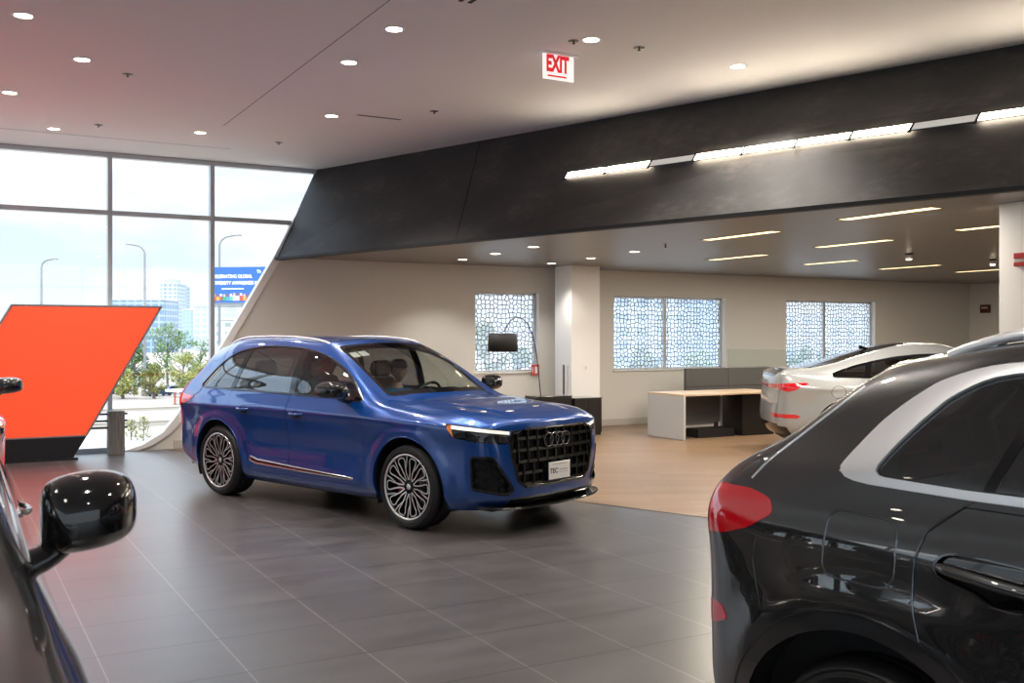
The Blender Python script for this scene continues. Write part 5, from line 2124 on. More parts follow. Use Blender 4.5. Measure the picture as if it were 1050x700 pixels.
strips = [((8.51, 7.82), (8.51, 6.63), 'largest warm light strip in the soffit, nearest the bulkhead'),
          ((8.75, 10.37), (8.75, 9.07), 'warm light strip at the left of the soffit, front row'),
          ((11.13, 13.07), (11.13, 11.78), 'warm light strip at the left of the soffit, back row'),
          ((10.85, 10.44), (10.85, 9.16), 'warm light strip in the middle of the soffit, below the largest strip'),
          ((13.28, 13.08), (13.28, 11.90), 'thin warm light strip in the soffit above the right lattice window'),
          ((15.46, 13.29), (15.46, 11.98), 'thin warm light strip in the soffit right of the right lattice window'),
          ((10.56, 7.93), (10.56, 6.65), 'warm light strip cut by the white pillar at the right, front one'),
          ((17.50, 13.18), (17.50, 11.90), 'warm light strip cut by the white pillar at the right, rear one'),
          ]
for (a, b, lab) in strips:
    cx_, cy_ = (a[0] + b[0]) / 2, (a[1] + b[1]) / 2
    L_ = abs(a[1] - b[1])
    e = empty('soffit_light_strip', lab, 'ceiling light', (cx_, cy_, SOF), 0, 'warm light strips in the soffit')
    mb = MB()
    wd_ = .17
    mb.b2((-wd_ / 2 - .015, -L_ / 2 - .015, -.004), (-wd_ / 2, L_ / 2 + .015, .02)); mb.b2((wd_ / 2, -L_ / 2 - .015, -.004), (wd_ / 2 + .015, L_ / 2 + .015, .02))
    mb.b2((-wd_ / 2, -L_ / 2 - .015, -.004), (wd_ / 2, -L_ / 2, .02)); mb.b2((-wd_ / 2, L_ / 2, -.004), (wd_ / 2, L_ / 2 + .015, .02))
    mb.build('housing', M_dark, e)
    mb = MB(); mb.b2((-wd_ / 2, -L_ / 2, -.002), (wd_ / 2, L_ / 2, .01))
    mb.build('lens', M_strip, e)
    ld = bpy.data.lights.new('strip_light', 'AREA'); ld.shape = 'RECTANGLE'; ld.size = wd_; ld.size_y = L_
    ld.energy = 46; ld.color = (1.0, .89, .74)
    lo = bpy.data.objects.new('strip_light', ld); COL.objects.link(lo); lo.location = (0, 0, -.01); lo.parent = e

# two little spot heads hanging from the soffit
for (x, y), lab in (((12.93, 10.57), 'small round spot head under the soffit, nearer the middle'),
                    ((15.13, 10.70), 'small round spot head under the soffit, beside the right pillar')):
    e = empty('spot_head', lab, 'spotlight', (x, y, SOF), 0, 'spot heads under the soffit')
    mb = MB(); mb.lathe([(0, 0), (.065, 0), (.065, -.008), (.03, -.02), (.0, -.02)], 24); mb.build('rose', M_dark, e)
    mb = MB(); mb.lathe([(0, -.02), (.05, -.02), (.055, -.07), (.045, -.085), (0, -.085)], 20); mb.build('lamp_body', M_white, e)
    mb = MB(); mb.lathe([(0, -.086), (.042, -.086), (.03, -.095), (0, -.098)], 20); mb.build('bulb', M_lamp, e)

# sprinklers / detectors (small dark discs)
for (x, y), lab in (((1.66, 11.17), 'small dark sprinkler disc right of the upper left downlight'),
                    ((1.73, 14.04), 'small dark sprinkler disc just in front of the slot diffuser'),
                    ((4.11, 14.07), 'small dark sprinkler disc left of the bulkhead corner'),
                    ((5.19, 11.19), 'small dark sprinkler disc between access panel and bulkhead'),
                    ((5.74, 7.77), 'small dark sprinkler disc right of the exit sign'),
                    ((5.08, 8.14 - .25), 'small dark sprinkler disc right above the exit sign')):
    e = empty('sprinkler', lab, 'sprinkler', (x, y, CEIL), 0, 'sprinkler discs in the white ceiling')
    mb = MB(); mb.lathe([(0, -.002), (.045, -.002), (.055, .0), (.055, .01), (0, .01)], 20); mb.build('escutcheon', M_dark, e)
    mb = MB(); mb.lathe([(0, -.03), (.016, -.028), (.018, -.022), (.006, -.018), (.006, -.002)], 12); mb.build('deflector', mat('brass_dark', (.15, .10, .07), .4, .8), e)
for (x, y), lab in (((8.63, 11.08), 'small dark sprinkler under the grey soffit, front one'),):
    e = empty('sprinkler', lab, 'sprinkler', (x, y, SOF), 0)
    mb = MB(); mb.lathe([(0, -.002), (.03, -.002), (.04, .0), (.04, .01), (0, .01)], 20); mb.build('escutcheon', M_dark, e)
    mb = MB(); mb.lathe([(0, -.05), (.016, -.048), (.018, -.04), (.008, -.03), (.008, -.002)], 12); mb.build('deflector', M_dark, e)

# slot diffuser along the glass front
e = empty('slot_diffuser', 'long dark slot air diffuser along the ceiling edge by the glass front', 'air diffuser', (0, 14.9, CEIL))
mb = MB(); mb.b2((-7.0, -.012, -.0015), (3.63, .012, .01)); mb.build('slot', M_black, e)
mb = MB(); mb.b2((-7.0, -.026, -.003), (3.645, -.012, .01)); mb.b2((-7.0, .012, -.003), (3.645, .026, .01)); mb.build('frame', M_white, e)
# ceiling seam
mb = MB(); mb.b2((3.15, 4.0, CEIL - .0012), (3.158, 13.3, CEIL + .001))
mb.b2((3.15, 9.0, CEIL - .0012), (3.158, 9.0, CEIL + .001))
struct(mb.build('trim_4', mat('seam_grey', (.16, .15, .14), .8)))
# access panel
e = empty('access_panel', 'square access panel with an open dark edge in the white ceiling', 'access panel', (4.72, 11.84, CEIL))
mb = MB(); mb.b2((-.30, .0, -.004), (.30, .50, .005)); mb.build('panel', M_ceil, e)
mb = MB(); mb.b2((-.28, -.022, -.005), (.30, .004, .004)); mb.build('edge_slot', M_dark, e)
# return grille at the top edge of the picture
e = empty('ceiling_grille', 'small twin-slot air grille at the top edge of the ceiling', 'air grille', (3.70, 7.05, CEIL))
mb = MB(); mb.b2((-.055, -.36, -.002), (-.015, .36, .004)); mb.b2((.03, -.36, -.002), (.07, .36, .004)); mb.build('slots', M_black, e)
mb = MB(); mb.b2((-.08, -.38, -.0015), (.095, .38, .003)); mb.build('frame', M_ceil, e)

# exit sign, edge-lit panel parallel to the far wall
p0 = at_y(556.5, 56, 8.30); p1 = at_y(588, 62, 8.30)
e = empty('exit_sign', 'edge-lit red and white EXIT sign hanging from the white ceiling', 'exit sign', ((p0[0] + p1[0]) / 2, 8.30, CEIL))
wS = p1[0] - p0[0]
mb = MB(); mb.b2((-wS / 2 - .045, -.04, -.022), (wS / 2 + .045, .04, .002)); mb.build('canopy', M_white, e, bevel=.004)
mb = MB(); mb.b2((-wS / 2, -.006, -.265), (wS / 2, .006, -.02))
mb.build('acrylic_panel', mat('exit_acrylic', (.86, .80, .78), .25, emit=(1.0, .90, .88), estr=.45), e)
M_exit = mat('exit_red', (.65, .01, .02), .4, emit=(1.0, .03, .05), estr=.25)
text_mesh('EXIT', .215, 'lettering', M_exit, e, (-.012, -.0075, -.118), (R(90), 0, 0), sx=.58, bold=.010)
mb = MB(); mb.b2((-wS / 2 + .05, -.0085, -.238), (wS / 2 - .085, -.006, -.222)); mb.build('underline', M_exit, e)

# =================================================================== light line in the bulkhead
def on_bulk(px, py):
    """ray against the bulkhead face; returns t, h"""
    o = Vector((0, 0, EYE)); d = Vector(ray(px, py))
    best = None
    t, h = 8.0, .5
    for _ in range(60):
        # plane through neighbouring points
        a = bulk_pt(t, 0); b = bulk_pt(t + .5, 0); c = bulk_pt(t, 1)
        n = (b - a).cross(c - a).normalized()
        s = (a - o).dot(n) / d.dot(n)
        q = o + d * s
        h = (q.z - SOF) / (CEIL - SOF)
        t = WALL - q.y
    return t, h
tA, hA0 = on_bulk(580, 184.5); _, hA1 = on_bulk(582, 177.5)
tB, hB0 = on_bulk(1050, 117); _, hB1 = on_bulk(1050, 107)
hc = ((hA0 + hA1) / 2 + (hB0 + hB1) / 2) / 2
bl = empty('linear_wall_light', 'long segmented light line set in the dark leaning bulkhead', 'wall light', tuple(bulk_pt(tA, hc, 0)))
base_l = Vector(bl.location)
def strip_piece(t0, t1, h0, h1, off0, off1):
    def lean(t, h): return t
    f = [bulk_pt(t0, h0, off1), bulk_pt(t1, h0, off1), bulk_pt(t1, h1, off1), bulk_pt(t0, h1, off1)]
    b = [bulk_pt(t0, h0, off0), bulk_pt(t1, h0, off0), bulk_pt(t1, h1, off0), bulk_pt(t0, h1, off0)]
    f = [q - base_l for q in f]; b = [q - base_l for q in b]
    return f + b
BOXF = [(0, 1, 2, 3), (7, 6, 5, 4), (0, 4, 5, 1), (1, 5, 6, 2), (2, 6, 7, 3), (3, 7, 4, 0)]
hw_ = .024
marks = [580, 621, 666, 712, 762, 816, 873, 935, 1003]
ts = []
for mpx in marks:
    yy = 184.5 + (mpx - 580) * (117 - 184.5) / 470 - 3.5
    ts.append(on_bulk(mpx, yy)[0])
stp_ = ts[-1] - ts[-2]
for q in range(4): ts.append(ts[-1] + stp_)
offs = {2, 7}
for q in range(len(ts) - 1):
    mb = MB(); mb.add(strip_piece(ts[q] + .012, ts[q + 1] - .012, hc - hw_, hc + hw_, -.01, .004), BOXF)
    o = mb.build('light_segment', M_led_off if q in offs else M_led, bl)
    if q in offs: o['label'] = 'unlit grey segment'
mb = MB()
for q in range(len(ts)):
    mb.add(strip_piece(ts[q] - .012, ts[q] + .012, hc - hw_ - .016, hc + hw_ + .01, -.01, .012), BOXF)
mb.add(strip_piece(ts[0], ts[-1], hc - hw_ - .006, hc - hw_, -.01, .006), BOXF)
mb.add(strip_piece(ts[0], ts[-1], hc + hw_, hc + hw_ + .006, -.01, .006), BOXF)
mb.build('frame', M_black, bl)

# =================================================================== furniture along the far wall
# arc lamp
lamp_b = at_z(556, 446, 0)
LD = 17.2
def lampz(px, py): return at_y(px, py, LAMP_Y)
LAMP_Y = at_d(556, 446, LD)[1]
base_p = lampz(555.5, 440)
lp = empty('arc_floor_lamp', 'black arc floor lamp with a drum shade beside the small lattice window', 'floor lamp', (base_p[0], LAMP_Y, 0))
def rel(p): return (p[0] - base_p[0], 0, p[2])
mb = MB()
mb.lathe([(0, 0), (.19, 0), (.20, .012), (.19, .03), (.03, .035), (.02, .06), (0, .06)], 32)
mb.build('base', M_dark, lp)
pts = [(0, 0, .03)] + [rel(lampz(px, py)) for px, py in ((554.6, 407), (552.5, 385), (550, 362), (546.5, 345), (541, 332), (535, 326), (529, 325), (523, 329), (519.5, 335), (517.5, 340))]
mb = MB(); mb.tube([tuple(q) for q in [(a, b, c) for a, b, c in smooth3(pts)]] if 'smooth3' in globals() else pts, .009, 8)
mb.build('arm', M_black, lp)
sc_, s1 = rel(lampz(515.5, 341.5)), rel(lampz(515.5, 360.5))
rw_ = (lampz(529.3, 350)[0] - lampz(501.8, 350)[0]) / 2
mb = MB()
mb.lathe([(rw_ * .93, sc_[2]), (rw_, s1[2]), (rw_ - .006, s1[2]), (rw_ * .93 - .006, sc_[2])], 40, c=(sc_[0], 0, 0), closed=True)
mb.lathe([(0, sc_[2] - .01), (rw_ * .92, sc_[2] - .01), (rw_ * .92, sc_[2] - .014), (0, sc_[2] - .014)], 32, c=(sc_[0], 0, 0))
mb.build('shade', mat('black_shade_fabric', (.018, .018, .020), .7), lp)

# low black cabinets in front of the pillar
M_cab = mat('black_cabinet', (.017, .015, .014), .38)
M_cabtop = mat('black_glass_top', (.03, .032, .035), .1, coat=.6)
for (x0, x1, y0, y1, h, lab, dpy) in (((wx(0) * 0 + at_y(551, 420, 14.78)[0]), at_y(586.5, 420, 14.78)[0], 14.78, 15.2, .70, 'low black cabinet left of the white pillar, behind the blue car bonnet', 0),
                                (at_y(589.8, 420, 14.72)[0], at_y(617.2, 440, 14.72)[0], 14.72, 15.2, .655, 'low black cabinet in front of the white pillar, beside the oak floor', 0)):
    e = empty('cabinet', lab, 'cabinet', ((x0 + x1) / 2, (y0 + y1) / 2, 0))
    w2, d2 = (x1 - x0) / 2, (y1 - y0) / 2
    mb = MB(); mb.b2((-w2 + .01, -d2 + .02, .0), (w2 - .01, d2, .05)); mb.b2((-w2, -d2 + .018, .05), (w2, d2, h - .02)); mb.build('body', M_cab, e, bevel=.002)
    mb = MB(); mb.b2((-w2 - .004, -d2 - .004, h - .02), (w2 + .004, d2 + .004, h)); mb.build('top', M_cabtop, e, bevel=.002)
    for s_ in (-1, 1):
        mb = MB(); mb.b2((s_ * w2 / 2 - w2 / 2 + .004, -d2, .055), (s_ * w2 / 2 + w2 / 2 - .004, -d2 + .018, h - .025)); mb.build('door', M_cab, e, bevel=.002)

# pair of thin chrome posts standing on the cabinet by the pillar
for k_, px in enumerate((578.0, 581.8)):
    b = at_y(px, 406, 15.0)
    t = at_y(px, 374, 15.0)
    e = empty('display_post', ('left' if k_ == 0 else 'right') + ' one of two thin steel posts on the cabinet before the pillar', 'post', (b[0], 15.0, .70))
    mb = MB(); mb.lathe([(0, 0), (.035, 0), (.035, .008), (0, .01)], 20); mb.build('foot', M_satin, e)
    mb = MB(); mb.b2((-.012 - .004 * (k_ == 0), -.012, .008), (.012 + .004 * (k_ == 0), .012, t[2] - .70)); mb.build('upright', M_satin if k_ else mat('post_dark_steel', (.22, .23, .24), .3, 1.0), e, bevel=.002)

# little red and white sign in front of the window, on the sill
p = at_y(549, 379, WALL - .05)
e = empty('fire_sign', 'small red and white pictogram sign at the window corner behind the lamp', 'sign', (p[0], WALL - .045, p[2]))
mb = MB(); mb.b2((-.085, -.004, -.095), (.085, .004, .095)); mb.build('plate', mat('sign_red', (.62, .07, .06), .4), e)
mb = MB(); mb.b2((-.012, -.007, -.065), (.045, -.004, .060)); mb.b2((-.065, -.007, -.05), (-.045, -.004, .05)); mb.b2((.058, -.007, -.05), (.070, -.004, .045)); mb.build('pictogram', mat('sign_white', (.8, .8, .78), .4), e)
# light switch on the pillar
p = at_y(600.5, 377, c0[1])
e = empty('wall_switch', 'white switch plate on the front of the white pillar', 'light switch', (p[0], c0[1], p[2]))
mb = MB(); mb.b2((-.04, -.008, -.06), (.04, 0, .06)); mb.build('plate', M_white, e, bevel=.002)
mb = MB(); mb.b2((-.015, -.012, -.03), (.015, -.008, .03)); mb.build('rocker', mat('switch_grey', (.7, .69, .67), .4), e)

# ---- desk
M_desk = mat('desk_white', (.50, .515, .53), .4)
M_desktop = mat('desk_top_oak', (.62, .47, .33), .4)
k = NT(M_desktop); gg = k.noise(k.pos(scale=(1, 14, 1)), 3, 5); k.col(k.ramp(gg, [(.3, (.50, .36, .24)), (.7, (.66, .52, .38))]))
M_pan = mat('grey_panel', (.105, .105, .105), .5)
dk = at_z(700.9, 451.7, 0); dk2 = at_z(668.3, 445.7, 0)
dx0 = dk[0]; dyf = dk[1]; dyb = dyf + .98
dlen = 2.25
e = empty('desk', 'oak-topped desk with white slab end panel on the oak floor', 'desk', (dx0, dyf, 0))
mb = MB(); mb.b2((0, 0, .005), (.045, .98, .73)); mb.build('end_panel', M_desk, e, bevel=.002)
mb = MB(); mb.b2((0, 0, .73), (dlen, .98, .762)); mb.build('desk_top', M_desktop, e, bevel=.003)
mb = MB(); mb.b2((.045, .60, .22), (1.30, .63, .73)); mb.build('modesty_panel', M_pan, e)
mb = MB(); mb.b2((1.30, .58, .0), (1.34, .64, .73)); mb.build('support_post', M_satin, e)
mb = MB(); mb.b2((1.42, .15, .0), (1.47, .90, .73)); mb.b2((1.47, .15, 0), (dlen - .1, .20, .73)); mb.build('pedestal', M_cab, e)
# black plinth
px0 = at_z(731, 444, 0)
e = empty('plinth', 'low black plinth box lying under the desk', 'plinth', (dk[0] + .48, dyf + .20, 0))
mb = MB(); mb.b2((0, 0, .0), (.80, .36, .13)); mb.build('box', M_black, e, bevel=.004)
mb = MB(); mb.b2((.02, .02, .13), (.78, .34, .15)); mb.build('lid', M_cab, e, bevel=.003)
# ---- partition behind the desk
pa = at_y(703.5, 400, 15.0); pb = at_y(747, 390, 15.0)
zt = at_y(720, 377.5, 15.0)[2]
e = empty('low_partition', 'grey low office partition with a clear screen on top behind the desk', 'partition', (pa[0], 15.0, 0))
s1 = pb[0] - pa[0]
for q in range(3):
    mb = MB(); mb.b2((q * s1 + .004, 0, .05), ((q + 1) * s1 - .004, .07, zt)); mb.build('panel', M_pan, e, bevel=.003)
    mb = MB(); mb.b2((q * s1 + .004, -.004, zt - .35), ((q + 1) * s1 - .004, 0, zt - .342)); mb.build('groove', M_black, e)
mb = MB(); mb.b2((0, .005, 0), (3 * s1, .065, .05)); mb.b2((0, -.002, zt), (3 * s1, .072, zt + .012)); mb.build('rail', M_satin, e)
zg = at_y(770, 358, 15.0)[2]
mb = MB(); mb.b2((s1 + .02, .03, zt + .012), (3 * s1, .038, zg)); mb.build('glass_screen', clear_glass('screen_glass', (.93, .96, .95)), e)
mb = MB(); mb.b2((s1 + .012, .025, zt + .012), (s1 + .024, .043, zg)); mb.b2((s1 + .012, .026, zg), (3 * s1, .042, zg + .008)); mb.build('screen_edge', mat('glass_edge', (.45, .52, .50), .3), e)

# small alarms
p = at_z(0, 0, 1)
def on_x(px, py, X):
    x, y, m_ = ray(px, py); t = X / x
    return (X, y * t, EYE + m_ * t)
p = on_x(1011, 316.5, XR)
e = empty('alarm_strobe', 'small dark alarm box on the far right wall', 'fire alarm', (XR, p[1], p[2]))
mb = MB(); mb.b2((-.05, -.13, -.10), (0, .13, .10)); mb.build('housing', mat('alarm_dark_red', (.10, .015, .012), .4), e, bevel=.008)
mb = MB(); mb.b2((-.062, -.08, .0), (-.05, .08, .05)); mb.build('strobe_lens', mat('strobe_clear', (.5, .48, .45), .2), e)
p = on_x(1047.5, 266, PIL[0])
e = empty('alarm_strobe', 'red and white fire alarm on the white pillar at the right edge', 'fire alarm', (PIL[0], p[1], p[2]))
mb = MB(); mb.b2((-.035, -.06, .008), (0, .06, .062)); mb.b2((-.035, -.06, -.062), (0, .06, -.022)); mb.build('housing', mat('alarm_red', (.45, .02, .02), .4), e, bevel=.006)
mb = MB(); mb.b2((-.030, -.05, -.022), (0, .05, .008)); mb.build('strobe_lens', mat('strobe_clear', (.5, .48, .45), .2), e)

# =================================================================== illuminated display wall
DY = 15.45
def disp_pt(px, py): return at_y(px, py, DY)
tr = disp_pt(165.7, 314.5); br = disp_pt(88.6, 446.5); tl = disp_pt(12, 311.4); bs = disp_pt(81.4, 468.6)
zt_ = tr[2]; zb_ = br[2]
sl = (tr[0] - br[0]) / (zt_ - zb_)          # lean of the right edge
lw = tr[0] - tl[0]
M_orange = mat('orange_light_fabric', (.85, .085, .03), .6, emit=(1.0, .085, .028), estr=.27)
k = NT(M_orange)
g = k.n('ShaderNodeNewGeometry'); sp = k.n('ShaderNodeSeparateXYZ'); k.l(g.outputs['Position'], sp.inputs[0])
e = empty('display_wall', 'slanted glowing orange display wall on a black base before the glass front', 'display wall', (br[0], DY, 0))
def dp(x, z): return (x - br[0], 0, z)
P4 = [dp(br[0] - lw - .0, zb_), dp(br[0], zb_), dp(tr[0], zt_), dp(tr[0] - lw, zt_)]
mb = MB()
I4 = [(P4[0][0] + .02, 0, P4[0][2] + .012), (P4[1][0] - .012, 0, P4[1][2] + .012), (P4[2][0] - .035, 0, P4[2][2] - .018), (P4[3][0] + .012, 0, P4[3][2] - .018)]
mb.prism(I4, (0, -.006, 0), (0, .0, 0))
mb.build('light_panel', M_orange, e)
mb = MB()
for a, b in zip(P4, P4[1:] + P4[:1]):
    mb.bar((a[0], .10, a[2]), (b[0], .10, b[2]), .22, .022, up=(0, 0, 1))
mb.b2((0, 0, 0), (0, 0, 0)) if False else None
mb.build('frame', mat('display_frame', (.30, .30, .30), .4, .6), e)
mb = MB(); mb.prism(P4, (0, .02, 0), (0, .20, 0)); mb.build('core', M_white, e)
xb0 = br[0] - lw + .02
lean = sl * zb_
mb = MB()
mb.prism([dp(br[0] - lw - lean, .03), dp(br[0] - lean * .95, .03), dp(br[0], zb_ - .008), dp(br[0] - lw, zb_ - .008)], (0, -.02, 0), (0, .24, 0))
mb.prism([dp(br[0] - lw - lean - .02, 0), dp(br[0] - lean * .95 + .05, 0), dp(br[0] - lean * .95 + .05, .03), dp(br[0] - lw - lean - .02, .03)], (0, -.12, 0), (0, .30, 0))
mb.build('base', mat('display_base_black', (.010, .009, .011), .35), e)
# ---- post with rail stubs beside it
pp_ = at_z(120, 466.5, 0)
e = empty('end_post', 'grey wooden post with three rail ends beside the orange display wall', 'post', (pp_[0], pp_[1] + .12, 0))
M_gw = mat('weathered_wood', (.15, .145, .14), .7)
k = NT(M_gw); gg = k.noise(k.pos(scale=(12, 12, 1)), 4, 4); k.col(k.ramp(gg, [(.3, (.10, .095, .09)), (.7, (.20, .19, .18))]))
ztp = at_d(120, 420.5, 14.9)[2]
mb = MB(); mb.b2((-.11, -.10, 0), (.11, .10, ztp)); mb.build('post_body', M_gw, e, bevel=.004)
mb = MB()
for zz in (.58, .48, .38):
    mb.b2((-.42, -.02, zz), (.16, .02, zz + .028))
mb.build('rails', M_dark, e)
# =================================================================== vehicles in place
def car_pose(a, b, ang):
    """front axle centre at a right / b ahead of the camera, heading ang degrees in camera terms"""
    x, y = cam2w(a, b)
    hx, hy = cam2w(math.cos(R(ang)), math.sin(R(ang)))
    return (x, y, 0), math.atan2(hy, hx)


def respray(root, old, new):
    for o in list(root.children_recursive):
        if o.type != 'MESH': continue
        for s_ in o.material_slots:
            if s_.material == old:
                s_.link = 'OBJECT'; s_.material = new


loc, rz = car_pose(-.313, 9.789, -41.06)
blue_car = make_suv('car', 'metallic blue sport utility vehicle parked in the middle of the showroom floor', loc, rz, M_blue, SPEC_A)

# black car at the lower left: same kind of body, seen over its left-hand mirror
loc, rz = car_pose(-1.645, 1.26, -61)
left_car = copy_tree(blue_car)
left_car.scale = (1.07, 1.07, 1.07)
for ch in left_car.children:
    if ch.name.startswith('door_mirror'):
        ch.scale = (1.25, .86, 1.22)
        ch.location.y *= .99; ch.location.z -= .03
left_car.location = loc; left_car.rotation_euler = (0, 0, rz)
left_car['label'] = 'glossy black car in the lower left corner, its door mirror in front of the floor'
respray(left_car, M_blue, M_bpaint)
M_cleargl = clear_glass('clear_car_glass', (0.90, 0.92, 0.91))
respray(left_car, M_dtint, M_cleargl); respray(left_car, M_tint, M_cleargl); respray(left_car, M_sidegl, M_cleargl); respray(left_car, M_rimface, M_rimdark)

# red car behind it, only a sliver at the left edge
loc, rz = car_pose(-5.69, 9.10, -58)
red_car = copy_tree(blue_car)
red_car.location = loc; red_car.rotation_euler = (0, 0, rz)
red_car['label'] = 'bright red car cut off by the left edge, before the orange display'
respray(red_car, M_blue, M_rpaint)

# stickers high on the blue car's windscreen (body coordinates)
def sticker(root, y0, y1, name):
    P_ = [(-1.335, y0), (-1.335, y1), (-1.255, y1), (-1.255, y0)]
    pts = []
    for x, y in P_:
        pts.append((x, y))
    return pts

# black SUV close at the right
th_ = R(-48)
hx_, hy_ = math.cos(th_), math.sin(th_)
ra, rb_ = 1.10, 3.20                      # rear axle on the outer body plane
fa = ra + WBB * hx_ + .96 * (-hy_) * 1.0
fb = rb_ + WBB * hy_ + .96 * hx_
loc, rz = car_pose(fa, fb, -48)
right_car = make_suv('car', 'glossy black sport utility vehicle filling the lower right corner, seen at its rear wheel', loc, rz, M_bpaint, SPEC_B)

# white coupe-backed car
th_ = R(-5)
ta, tb_ = 3.98, 14.6                      # tail, middle of the rear corner
fa = ta + 3.75 * math.cos(th_) + .85 * math.sin(-th_)
fb = tb_ + 3.75 * math.sin(th_) + .85 * math.cos(th_)
loc, rz = car_pose(fa, fb, -5)
white_car = make_suv('car', 'white coupe-backed car with red tail lamps, half hidden behind the black one', loc, rz, M_wpaint, SPEC_C)

# =================================================================== person in the blue car's front passenger seat
def make_person(parent_loc, rz):
    root = empty('person', 'person in a blue shirt and dark cap sitting at the wheel of the blue car', 'person', parent_loc, rz)
    M_skin = mat('skin', (.62, .38, .28), .5)
    M_shirt = mat('blue_shirt', (.02, .14, .32), .8)
    M_cap = mat('dark_cap', (.012, .018, .03), .7)
    M_trouser = mat('dark_trousers', (.02, .02, .025), .8)

    def skin_mesh(name, verts, edges, radii, root_i, m_, lv=2, parent=None):
        me = bpy.data.meshes.new(name + '_sk')
        me.from_pydata(verts, edges, [])
        o = bpy.data.objects.new(name + '_sk', me); COL.objects.link(o)
        sk = o.modifiers.new('skin', 'SKIN')
        for i_, r_ in enumerate(radii):
            sv = me.skin_vertices[0].data[i_]
            sv.radius = r_ if isinstance(r_, tuple) else (r_, r_)
            sv.use_root = (i_ == root_i)
        ss = o.modifiers.new('ss', 'SUBSURF'); ss.levels = lv
        dg = bpy.context.evaluated_depsgraph_get(); dg.update()
        out = bpy.data.meshes.new_from_object(o.evaluated_get(dg))
        bpy.data.objects.remove(o)
        out.materials.clear(); out.materials.append(m_)
        for p_ in out.polygons: p_.use_smooth = True
        ob = bpy.data.objects.new(name, out); COL.objects.link(ob)
        ob.parent = parent
        return ob
    # origin: seat reference under the pelvis; x forward, z up
    V = [(-.05, 0, .74), (-.10, 0, .88), (-.15, 0, 1.04), (-.18, 0, 1.15), (-.17, 0, 1.235), (-.155, 0, 1.30)]
    E = [(0, 1), (1, 2), (2, 3), (3, 4), (4, 5)]
    rad = [(.15, .12), (.135, .11), (.15, .11), (.11, .085), (.055, .058), (.055, .06)]
    def chain(start, pts, rs):
        prev = start
        for p_, r_ in zip(pts, rs):
            V.append(p_); rad.append(r_); E.append((prev, len(V) - 1)); prev = len(V) - 1
        return prev
    for s in (1, -1):
        chain(0, [(.0, s * .09, .72), (.22, s * .11, .74), (.42, s * .12, .755), (.56, s * .12, .60), (.66, s * .12, .44), (.76, s * .12, .42)], [.085, .08, .062, .055, .04, .038])
        h_ = chain(3, [(-.17, s * .17, 1.14), (-.12, s * .225, 1.02), (-.06, s * .245, .90), (.06, s * .22, .84), (.17, s * .17, .82), (.225, s * .145, .815)], [.06, .05, .042, .038, .028, .030])
        # palm and fingers on the lap
        wx_, wy_, wz_ = V[h_]
        for f_ in range(4):
            yy = wy_ + s * (.024 - .016 * f_)
            L_ = (.060, .072, .068, .054)[f_]
            chain(h_, [(wx_ + .045, yy, wz_ + .004), (wx_ + .045 + L_ * .55, yy, wz_ + .002), (wx_ + .045 + L_, yy, wz_ - .016)], [.010, .0085, .007])
        chain(h_, [(wx_ + .02, wy_ - s * .03, wz_ + .004), (wx_ + .055, wy_ - s * .045, wz_ - .004)], [.011, .008])
    body = skin_mesh('body', V, E, rad, 0, M_skin, 2, root)
    # head, joined to the same surface object
    bm = bmesh.new(); bm.from_mesh(body.data)
    nlat, nlon = 22, 28
    HR = Matrix.Rotation(R(-34), 3, 'Z')       # the head is turned to its right
    hc_ = Vector((-.125, 0, 1.395))
    grid = []
    for i_ in range(nlat + 1):
        th = math.pi * i_ / nlat
        row = []
        for j in range(nlon):
            ph = 2 * math.pi * j / nlon
            x = math.sin(th) * math.cos(ph); y = math.sin(th) * math.sin(ph); z = math.cos(th)
            rx, ry, rz_ = .098, .078, .120
            if z < 0:
                t = -z
                ry_ = ry * (1 - .38 * t**1.6); rxx = rx * (1 - .22 * t**2)
                if x < 0: rxx *= (1 - .30 * t)
            else:
                ry_ = ry; rxx = rx
            p_ = Vector((x * rxx, y * ry_, z * rz_))
            if x > 0:
                ay = abs(y)
                p_.x += .022 * math.exp(-(y / .16)**2) * math.exp(-((z + .20) / .13)**2)      # nose tip
                p_.x += .010 * math.exp(-(y / .12)**2) * math.exp(-((z - .02) / .16)**2)      # bridge
                p_.x -= .010 * math.exp(-((ay - .38) / .15)**2) * math.exp(-((z - .05) / .10)**2)  # eye sockets
                p_.x += .006 * math.exp(-((z - .20) / .07)**2) * (1 if ay < .7 else 0)
                p_.x += .008 * math.exp(-(y / .28)**2) * math.exp(-((z + .52) / .06)**2)      # lips
                p_.x -= .005 * math.exp(-(y / .26)**2) * math.exp(-((z + .62) / .05)**2)
                p_.x += .010 * math.exp(-(y / .25)**2) * math.exp(-((z + .85) / .12)**2)      # chin
            row.append(bm.verts.new(hc_ + HR @ p_))
        grid.append(row)
    for i_ in range(nlat):
        for j in range(nlon):
            a, b, c, d = grid[i_][j], grid[i_ + 1][j], grid[i_ + 1][(j + 1) % nlon], grid[i_][(j + 1) % nlon]
            f_ = bm.faces.new((a, b, c, d)); f_.smooth = True
    for s in (1, -1):
        m_ = Matrix.Translation(hc_ + Vector((-.005, s * .079, -.005))) @ Matrix.Rotation(R(12), 4, 'Y') @ Matrix.Diagonal((.020, .009, .033, 1))
        r_ = bmesh.ops.create_uvsphere(bm, u_segments=10, v_segments=8, radius=1, matrix=m_)
        for v in r_['verts']:
            for f_ in v.link_faces: f_.smooth = True
    bmesh.ops.remove_doubles(bm, verts=bm.verts, dist=1e-6)
    bmesh.ops.recalc_face_normals(bm, faces=bm.faces)
    bm.to_mesh(body.data); bm.free()
